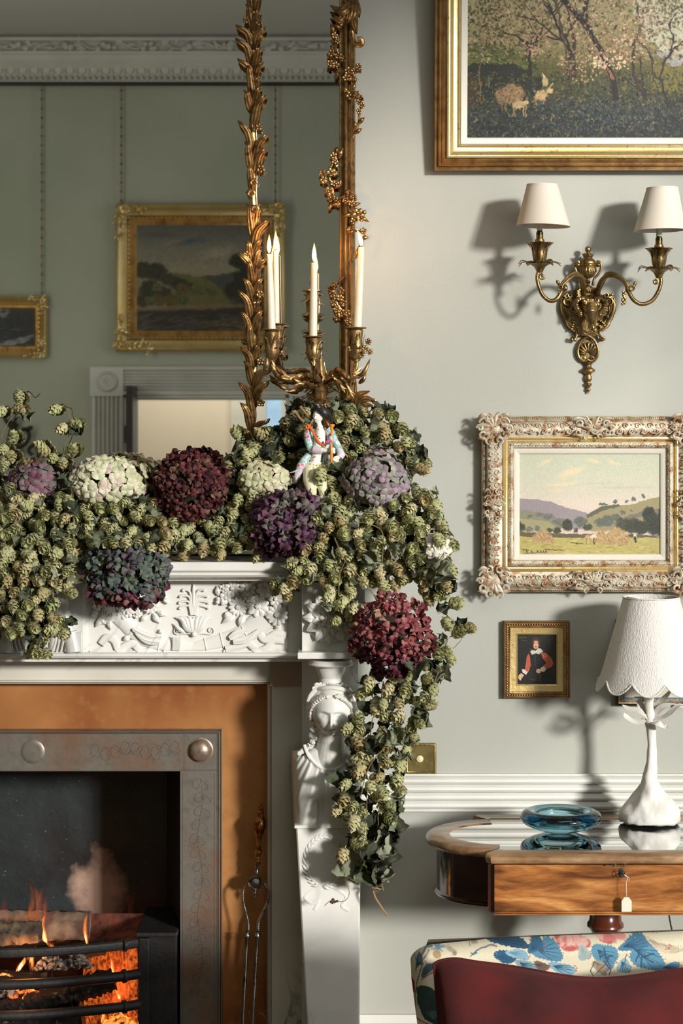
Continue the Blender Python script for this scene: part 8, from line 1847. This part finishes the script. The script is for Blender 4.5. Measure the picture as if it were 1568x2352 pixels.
def rnd_hang(rs, up=.15):
    return Vector((rs.uniform(-.75, .75), -rs.uniform(.0, 1.0), -rs.uniform(.25, 1.0)+ (rs.uniform(0, 1.1) if rs.random() < up else 0)))
def garland(name, label, loc, caps, sprays, stems, leaves, seed, sp=25, cone_scale=(.82, 1.12), nleaf=60, backsp=22, insp=19):
    rs = random.Random(seed); root = thing(name, label, 'garland', loc)
    pts = fill(caps, sp, rs); rs.shuffle(pts)
    single, rest = pts[:300-len(sprays)], pts[300-len(sprays):]
    for (x, y, o) in single: inst('hop_cone', rs.choice(HOPS), root, P(x, y-14, o), rot_down(rnd_hang(rs), rs.uniform(0, 6)), rs.uniform(*cone_scale))
    for (x, y, o, dx, dy) in sprays: inst('hop_cone', rs.choice(HOPS), root, P(x-dx*14, y-dy*14, o), rot_down((dx, -.25, -dy), rs.uniform(0, 6)), rs.uniform(.9, 1.1))
    # cones and leaves past the first 300, and the dense inner mass, joined
    tmp = {}
    def join(nm, lst, mt):
        if not lst: return
        vs, fs, n = [], [], 0
        og = org(root)
        for (me, p, R_, s_) in lst:
            if me.name not in tmp: tmp[me.name] = (np.array([v.co for v in me.vertices]), [tuple(f.vertices) for f in me.polygons])
            V_, F_ = tmp[me.name]; q = (V_*s_)@np.array(R_).T+np.array(p-og); vs.append(q); fs += [tuple(i+n for i in f) for f in F_]; n += len(q)
        me = bpy.data.meshes.new(nm); me.from_pydata(np.concatenate(vs).tolist(), [], fs); me.polygons.foreach_set('use_smooth', [True]*len(me.polygons)); me.materials.append(mt); o = bpy.data.objects.new(nm, me); C.objects.link(o); o.parent = root; o['kind'] = 'stuff'
    back = fill([(c[0], c[1], c[2], c[3], c[4]*.92, c[5]) for c in caps], backsp, rs, -.028, False)
    join('hop_cones', [(rs.choice(HOPS), P(x, y-14, o), rot_down(rnd_hang(rs), rs.uniform(0, 6)), rs.uniform(.75, 1.05)) for x, y, o in rest+back], HOP)
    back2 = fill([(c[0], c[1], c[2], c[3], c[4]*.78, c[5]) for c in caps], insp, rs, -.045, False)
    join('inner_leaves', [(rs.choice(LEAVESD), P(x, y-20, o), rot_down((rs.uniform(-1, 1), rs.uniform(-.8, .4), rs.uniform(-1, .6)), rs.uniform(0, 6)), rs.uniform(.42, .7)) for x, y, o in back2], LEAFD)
    lp = fill(caps, 40, rs, .006, True); rs.shuffle(lp)
    for (x, y, o) in lp[:nleaf]:
        L_ = rs.choice((LEAVES, LEAVES, LEAVESD, LEAVESP)); inst('hop_leaf', rs.choice(L_), root, P(x, y-18, o-.008), rot_down((rs.uniform(-1, 1), -rs.uniform(.0, .6), -rs.uniform(-.4, 1)), rs.uniform(-.8, .8)), rs.uniform(.4, .75))
    for (x, y, o, dx, dy, s_, kind) in leaves:
        L_ = {'d': LEAVESD, 'g': LEAVES, 'p': LEAVESP}[kind]; inst('hop_leaf', rs.choice(L_), root, P(x, y, o), rot_down((dx, -.25, -dy), rs.uniform(-.5, .5)), s_)
    for (l, r) in stems:
        m = MB(); p = smooth(pp(l), 14*len(l)//2+8); p = [q+Vector((rs.uniform(-.0006, .0006), 0, rs.uniform(-.0006, .0006))) for q in p]; m.tube(p, r, 6); m.build('bine', STEM, root)
    return root
capsM = [  # x0,y0,x1,y1,r,off  mantel garland: left cluster, shelf band
 (-120, 1180, 20, 1200, 85, .26), (10, 1215, 150, 1205, 72, .28), (150, 1205, 330, 1205, 46, .27), (330, 1225, 600, 1235, 46, .25), (560, 1150, 640, 1190, 40, .23), (250, 1262, 340, 1262, 22, .36), (330, 1268, 380, 1248, 22, .31), (235, 1180, 360, 1200, 40, .27),
 (-60, 1290, 90, 1270, 90, .30), (20, 1340, 110, 1320, 66, .31), (60, 1400, 80, 1360, 60, .31), (-60, 1380, -10, 1400, 70, .31), (95, 1430, 140, 1450, 22, .31), (90, 1440, 86, 1500, 18, .31), (400, 1180, 560, 1190, 30, .22), (530, 1090, 545, 1180, 28, .20)]
spraysM = [(43, 905, .07, .2, .6), (45, 938, .07, .9, .5), (8, 942, .07, -.5, .3), (28, 1010, .08, .3, -.8), (10, 1030, .08, -.4, .6), (25, 1045, .08, .3, .8), (60, 1065, .08, .8, .2), (12, 1060, .08, 0, .7),
 (133, 938, .07, -.6, .3), (172, 972, .07, .9, .2), (147, 982, .07, -.5, .4), (105, 1038, .08, -.7, -.4), (125, 1050, .08, -.4, .4), (160, 1042, .08, .5, -.6), (144, 1060, .08, 0, .8), (98, 1028, .08, -.6, -.5)]
stemsM = [([(82, 903, .07), (70, 912, .07), (52, 900, .07), (28, 955, .07), (4, 1000, .08), (0, 1060, .10), (16, 1150, .3)], .0011), ([(140, 935, .07), (156, 940, .07), (160, 975, .07), (157, 1000, .07), (145, 1035, .08), (144, 1085, .12)], .0010), ([(18, 1150, .33), (40, 1185, .34), (55, 1195, .34)], .0012), ([(40, 1290, .38), (80, 1285, .39)], .001)]
leavesM = [(50, 945, .07, .3, .9, .6, 'g'), (165, 985, .07, .9, .5, .5, 'd'), (12, 1180, .33, -.1, 1, .9, 'g'), (180, 1300, .3, .5, .8, .5, 'd'), (95, 1440, .3, -.4, 1, .8, 'd'), (530, 1060, .21, -.3, .9, .9, 'd'), (545, 1085, .21, .6, .4, .9, 'd')]
garland('hop_garland', 'long garland of dried green hops along the marble shelf, spilling over its left end', P(200, 1280, .2), capsM, spraysM, stemsM, leavesM, 51, 26)
capsR = [(790, 975, 880, 990, 34, .18), (900, 1010, 940, 1060, 32, .18), (800, 1000, 820, 1060, 30, .17), (600, 1035, 690, 1010, 26, .13), (690, 975, 700, 1060, 34, .13), (560, 1050, 610, 1070, 24, .17), (740, 1180, 860, 1200, 44, .26), (760, 1240, 940, 1230, 66, .29), (960, 1180, 990, 1250, 48, .29), (960, 1260, 990, 1330, 50, .30), (700, 1270, 800, 1290, 36, .30), (880, 1300, 960, 1310, 46, .30), (690, 1310, 650, 1362, 18, .30), (640, 1180, 760, 1240, 40, .24), (760, 1340, 800, 1360, 20, .30), (775, 1350, 788, 1420, 20, .29), (800, 1100, 780, 1180, 30, .23), (700, 1320, 850, 1320, 20, .30), (750, 1080, 770, 1130, 20, .24)]
spraysR = [(735, 1085, .31, .1, .9), (962, 1075, .25, .9, .3), (655, 1350, .33, -.3, .9), (600, 1000, .14, -.4, -.6), (545, 1000, .14, -.3, -.6), (765, 1140, .3, .2, .8), (1005, 1235, .36, .5, .8), (1010, 1200, .34, .6, .6), (815, 1395, .33, -.3, .8), (758, 1365, .33, -.4, .9)]
stemsR = [([(770, 1225, .36), (800, 1202, .37), (845, 1203, .38), (878, 1225, .38), (878, 1290, .38)], .0013), ([(768, 1235, .37), (790, 1285, .38), (830, 1330, .39), (868, 1378, .40)], .0016), ([(792, 1290, .38), (780, 1320, .38), (777, 1365, .38)], .0013), ([(936, 1135, .3), (936, 1160, .3), (942, 1180, .3)], .001), ([(735, 1125, .3), (765, 1175, .31), (790, 1215, .32)], .0009), ([(500, 1085, .2), (540, 1060, .17), (600, 1028, .16), (650, 1022, .15)], .0011)]
leavesR = [(1020, 1290, .37, -.6, 1, 1.5, 'p'), (1005, 1300, .36, -.2, 1, 1.2, 'p'), (690, 985, .15, -.8, .3, 1, 'd'), (710, 1010, .14, -.5, .8, 1.1, 'd'), (660, 1000, .14, .2, 1, 1, 'd'), (640, 1010, .15, -.9, .2, .9, 'g'), (770, 930, .12, .5, .7, .8, 'd'), (600, 1010, .13, -.3, 1, .9, 'd'), (570, 1045, .17, -.8, .6, 1, 'g'), (640, 1060, .16, .3, .9, 1.1, 'd'), (745, 1110, .22, -.2, 1, 1, 'd'), (950, 1040, .2, .9, .4, .8, 'd'), (840, 1280, .37, .8, .2, .9, 'p'), (900, 1260, .37, .7, .5, .9, 'p'), (720, 1320, .36, -.3, 1, .6, 'p'), (745, 1390, .34, .9, .1, .6, 'p')]
garland('hop_garland', 'thick mound of dried hops at the right end of the shelf, round the porcelain figure', P(800, 1285, .2), capsR, spraysR, stemsR, leavesR, 52, 25)
capsS = [(1000, 1510, 975, 1580, 28, .315), (950, 1570, 910, 1600, 36, .305), (845, 1585, 860, 1600, 20, .29), (935, 1640, 925, 1700, 28, .305), (900, 1640, 890, 1700, 20, .305), (815, 1675, 850, 1720, 24, .30), (900, 1720, 890, 1800, 30, .305), (830, 1740, 812, 1800, 22, .30), (800, 1840, 825, 1890, 28, .30), (860, 1760, 860, 1790, 16, .30), (875, 1830, 872, 1870, 24, .305), (815, 1935, 850, 1940, 15, .30), (878, 1900, 878, 2000, 12, .27)]
spraysS = [(1040, 1385, .32, .8, 0), (1022, 1425, .33, .3, .4), (1075, 1440, .33, .7, .3), (1046, 1455, .33, .6, -.4), (1005, 1505, .34, .4, -.7), (1020, 1500, .34, .7, -.5), (975, 1490, .35, .3, -.8), (985, 1620, .33, .9, -.5), (800, 1668, .34, -.4, .5), (822, 1652, .34, .2, -.8), (850, 1560, .32, -.2, .6), (862, 1622, .3, .2, .7), (790, 1955, .33, -.2, .6), (832, 1940, .33, .7, .3), (850, 1800, .36, .2, .6), (875, 1815, .36, .3, .4), (895, 1850, .36, .7, .4), (815, 1880, .36, -.2, .8)]
stemsS = [([(1005, 1410, .33), (1020, 1400, .33), (1030, 1390, .33)], .0009), ([(1040, 1490, .33), (1058, 1470, .33), (1062, 1445, .33), (1030, 1430, .33)], .0008), ([(880, 1565, .30), (872, 1620, .32), (856, 1650, .32), (850, 1690, .32)], .0014), ([(905, 1695, .36), (862, 1740, .38), (840, 1780, .38), (828, 1830, .38)], .0014), ([(843, 1815, .36), (840, 1880, .36), (830, 1960, .34)], .0010), ([(800, 1600, .3), (830, 1580, .3), (860, 1575, .3)], .0011), ([(868, 1840, .34), (868, 1920, .33)], .0012), ([(798, 1960, .33), (792, 2010, .33), (802, 2050, .33), (790, 2070, .33), (762, 2068, .33), (745, 2080, .32)], .0008), ([(880, 1570, .3), (870, 1700, .28), (872, 1900, .28), (862, 2050, .28)], .002), ([(868, 1960, .29), (872, 2010, .29), (880, 2045, .29)], .0018), ([(895, 1970, .28), (888, 2010, .28), (866, 2050, .28)], .0014), ([(880, 1740, .37), (905, 1700, .37), (930, 1650, .36)], .001)]
leavesS = [(800, 1965, .31, .3, 1, 1.4, 'p'), (828, 1985, .31, .7, .9, 1.2, 'g'), (870, 1935, .32, -.1, 1, 1.3, 'd'), (885, 1930, .33, -.2, 1, 1.2, 'p'), (855, 1960, .31, .2, 1, 1.2, 'd'), (895, 1880, .3, .1, 1, 1, 'd'), (900, 1900, .29, -.1, 1, 1.1, 'd'), (880, 1990, .29, .2, 1, 1, 'p'), (868, 1990, .28, -.1, 1, .9, 'd'), (905, 1830, .31, .8, -.2, .8, 'p'), (895, 1850, .32, .9, .3, .9, 'd'), (1000, 1540, .34, .8, .5, 1.0, 'p'), (1020, 1390, .31, -.6, .5, .6, 'd'), (1050, 1430, .32, .4, .4, .5, 'd'), (1015, 1460, .32, .3, .8, .6, 'p'), (900, 1680, .35, .5, .6, 1.0, 'p'), (875, 1690, .34, -.5, .8, .8, 'p'), (790, 1810, .3, -.4, .9, .9, 'd'), (780, 1780, .3, -.2, .9, .7, 'd'), (960, 1640, .31, .6, .6, .8, 'g'), (950, 1510, .38, .1, 1, 1.0, 'g'), (850, 1625, .28, -.6, .4, .7, 'd'), (830, 1760, .3, -.5, .7, .8, 'd'), (868, 1880, .31, -.5, 1, 1, 'd'), (890, 1860, .31, .3, 1, 1.1, 'g')]
sw = garland('hop_swag', 'long swag of dried hops hanging down beside the marble bust, tied with twine', P(880, 2040, .3), capsS, spraysS, stemsS, leavesS, 53, 26, nleaf=26, backsp=38, insp=30)
m = MB(); tw = smooth(pp([(857, 2046, .28), (862, 2062, .28), (876, 2084, .28), (889, 2103, .28)]), 26)
for ph in (0, 2.1, 4.2): m.tube([p+Vector((.0016*cos(i*.9+ph), .0016*sin(i*.9+ph), 0)) for i, p in enumerate(tw)], .0014, 5)
m.tube([P(864, 2040, .285)+Vector((.012*cos(a), .008*sin(a), .002*sin(a*3))) for a in [2*pi*i/16 for i in range(17)]], .0016, 5)
m.build('twine', mat('jute_twine', lin(150, 122, 84), .9), sw)
m = MB(); rs_ = random.Random(3)
for i in range(9): m.sph(P(768+rs_.uniform(-9, 9), 2070+rs_.uniform(-4, 4), .33), rs_.uniform(.002, .0045), 6, 4)
m.build('dried_bud', mat('brown_bud', lin(84, 58, 38), .9), sw)
# ---------------------------------------------------------------- hydrangea heads
def floret_geo(m, seed, kind):
    rs = random.Random(seed); n = 4 if kind != 'c' else rs.choice((3, 4)); a0 = rs.uniform(0, 1.5)
    for k in range(n):
        a = a0+2*pi*k/n+rs.uniform(-.15, .15); d = Vector((cos(a), sin(a), 0)); s_ = Vector((-sin(a), cos(a), 0)); up = Vector((0, 0, 1))
        lift = rs.uniform(.05, .55) if kind == 'f' else rs.uniform(.35, 1.3); d2 = (d+up*lift).normalized(); nn = s_.cross(d2).normalized(); r = .0165*rs.uniform(.85, 1.1); tw = 0 if kind == 'f' else rs.uniform(-.5, .5)
        s2 = (s_+nn*tw).normalized(); rows = []
        for t, w_ in ((0, .12), (.25, .62), (.55, 1.0), (.82, .86), (1.0, .36)):
            row = []
            for u in (-1, -.5, 0, .5, 1):
                cup = (.22 if kind == 'f' else .42)*u*u*w_; wav = (.05 if kind == 'f' else .12)*sin(t*5+u*3+seed+k)
                row.append(d2*(t*r*(1-.10*u*u))+s2*(u*w_*r*.56)+nn*(r*(cup+wav-.10*sin(pi*t))))
            rows.append(row)
        m.grid(rows)
    m.sph((0, 0, .0012), .0017, 5, 3)
def hydrangea(label, i, cols, kind, nf, seed, cols2=None, sc=1.0, split=.1):
    x, y, rx, ry, off = HEADS[i]; rs = random.Random(seed); c = P(x, y, off); root = thing('hydrangea_head', label, 'flower', c, 'dried hydrangea heads on the mantel')
    ma = var_mat('dried_hydrangea_petals', cols, .7, 45, .22, .35); mats = [ma]; ms = [[raw(lambda m, s=s: floret_geo(m, s, kind), 'floret', ma) for s in range(4)]]
    if cols2: mb_ = var_mat('dried_hydrangea_petals', cols2, .7, 45, .22, .35); ms.append([raw(lambda m, s=s: floret_geo(m, s, kind), 'floret', mb_) for s in range(4)])
    RX, RY_ = W(rx, off)*.88, W(ry, off)*.88; RD = min(RX, RY_)*.95
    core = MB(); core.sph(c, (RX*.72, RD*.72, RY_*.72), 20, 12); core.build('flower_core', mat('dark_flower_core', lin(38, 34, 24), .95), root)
    k = 0; n = 0
    while n < nf:
        # golden spiral over the ellipsoid, front three quarters
        t = (k+.5)/(nf*1.42); k += 1
        ph = math.acos(max(-1, 1-2*t)); th = k*2.39996; d = Vector((sin(ph)*cos(th), -cos(ph), sin(ph)*sin(th)))
        if t > .74: break
        d = (d+Vector((rs.uniform(-.12, .12), rs.uniform(-.12, .12), rs.uniform(-.12, .12)))).normalized(); j = rs.uniform(.86, 1.08)*(1+.07*sin(d.x*5+seed)+.06*sin(d.z*6+seed*2))
        p = c+Vector((d.x*RX, d.y*RD, d.z*RY_))*j; nn = (Vector((d.x/RX, d.y/RD, d.z/RY_)).normalized()+Vector((rs.uniform(-1, 1), rs.uniform(-1, 1), rs.uniform(-1, 1)))*(.22 if kind == 'f' else .5)).normalized()
        R_ = Vector((0, 0, 1)).rotation_difference(nn).to_matrix()@Matrix.Rotation(rs.uniform(0, 6.28), 3, 'Z')
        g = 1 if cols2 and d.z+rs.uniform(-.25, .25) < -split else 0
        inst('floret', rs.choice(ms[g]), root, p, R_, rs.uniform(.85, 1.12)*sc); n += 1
hydrangea('mauve and green dried hydrangea at the far left behind the hops', 0, [(128, 74, 92), (110, 56, 80), (116, 122, 104), (140, 96, 112), (92, 96, 90)], 'f', 60, 1, None, 1.2)
hydrangea('cream white hydrangea head, second from the left on the shelf', 1, [(222, 218, 188), (206, 206, 170), (228, 224, 200), (204, 180, 168), (188, 194, 150), (216, 212, 180)], 'f', 100, 2, None, 1.22)
hydrangea('dark burgundy hydrangea head standing before the mirror left of the palm upright', 2, [(58, 18, 24), (92, 34, 38), (44, 14, 20), (122, 62, 56), (74, 24, 30), (134, 108, 80)], 'c', 170, 3, None, 1.12)
hydrangea('small cream green hydrangea head between the burgundy one and the porcelain figure', 3, [(206, 202, 164), (188, 190, 146), (214, 210, 178), (190, 180, 142)], 'f', 56, 4, None, 1.2)
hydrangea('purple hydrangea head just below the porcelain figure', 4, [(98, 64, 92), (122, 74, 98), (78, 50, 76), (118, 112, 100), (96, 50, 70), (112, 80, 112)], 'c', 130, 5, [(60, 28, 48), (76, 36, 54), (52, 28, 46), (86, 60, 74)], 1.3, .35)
hydrangea('blue-green and purple hydrangea head hanging over the front of the marble frieze', 5, [(86, 98, 82), (108, 118, 102), (70, 84, 80), (92, 70, 84), (98, 108, 98)], 'c', 150, 6, [(112, 52, 62), (90, 48, 66), (134, 84, 80), (84, 76, 74)], 1.3, .45)
hydrangea('lilac grey hydrangea head with large florets right of the porcelain figure', 6, [(160, 140, 146), (136, 120, 126), (130, 142, 120), (170, 152, 156), (116, 98, 110), (168, 170, 150), (146, 116, 132)], 'f', 90, 7, None, 1.22)
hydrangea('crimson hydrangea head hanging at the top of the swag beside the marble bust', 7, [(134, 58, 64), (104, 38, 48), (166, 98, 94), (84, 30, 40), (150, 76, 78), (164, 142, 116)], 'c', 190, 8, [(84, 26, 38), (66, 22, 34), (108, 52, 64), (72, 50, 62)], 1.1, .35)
hydrangea('few white hydrangea petals at the outer right edge of the hop mound', 8, [(232, 226, 208), (218, 214, 194), (234, 222, 212)], 'f', 26, 9, None, 1.25)
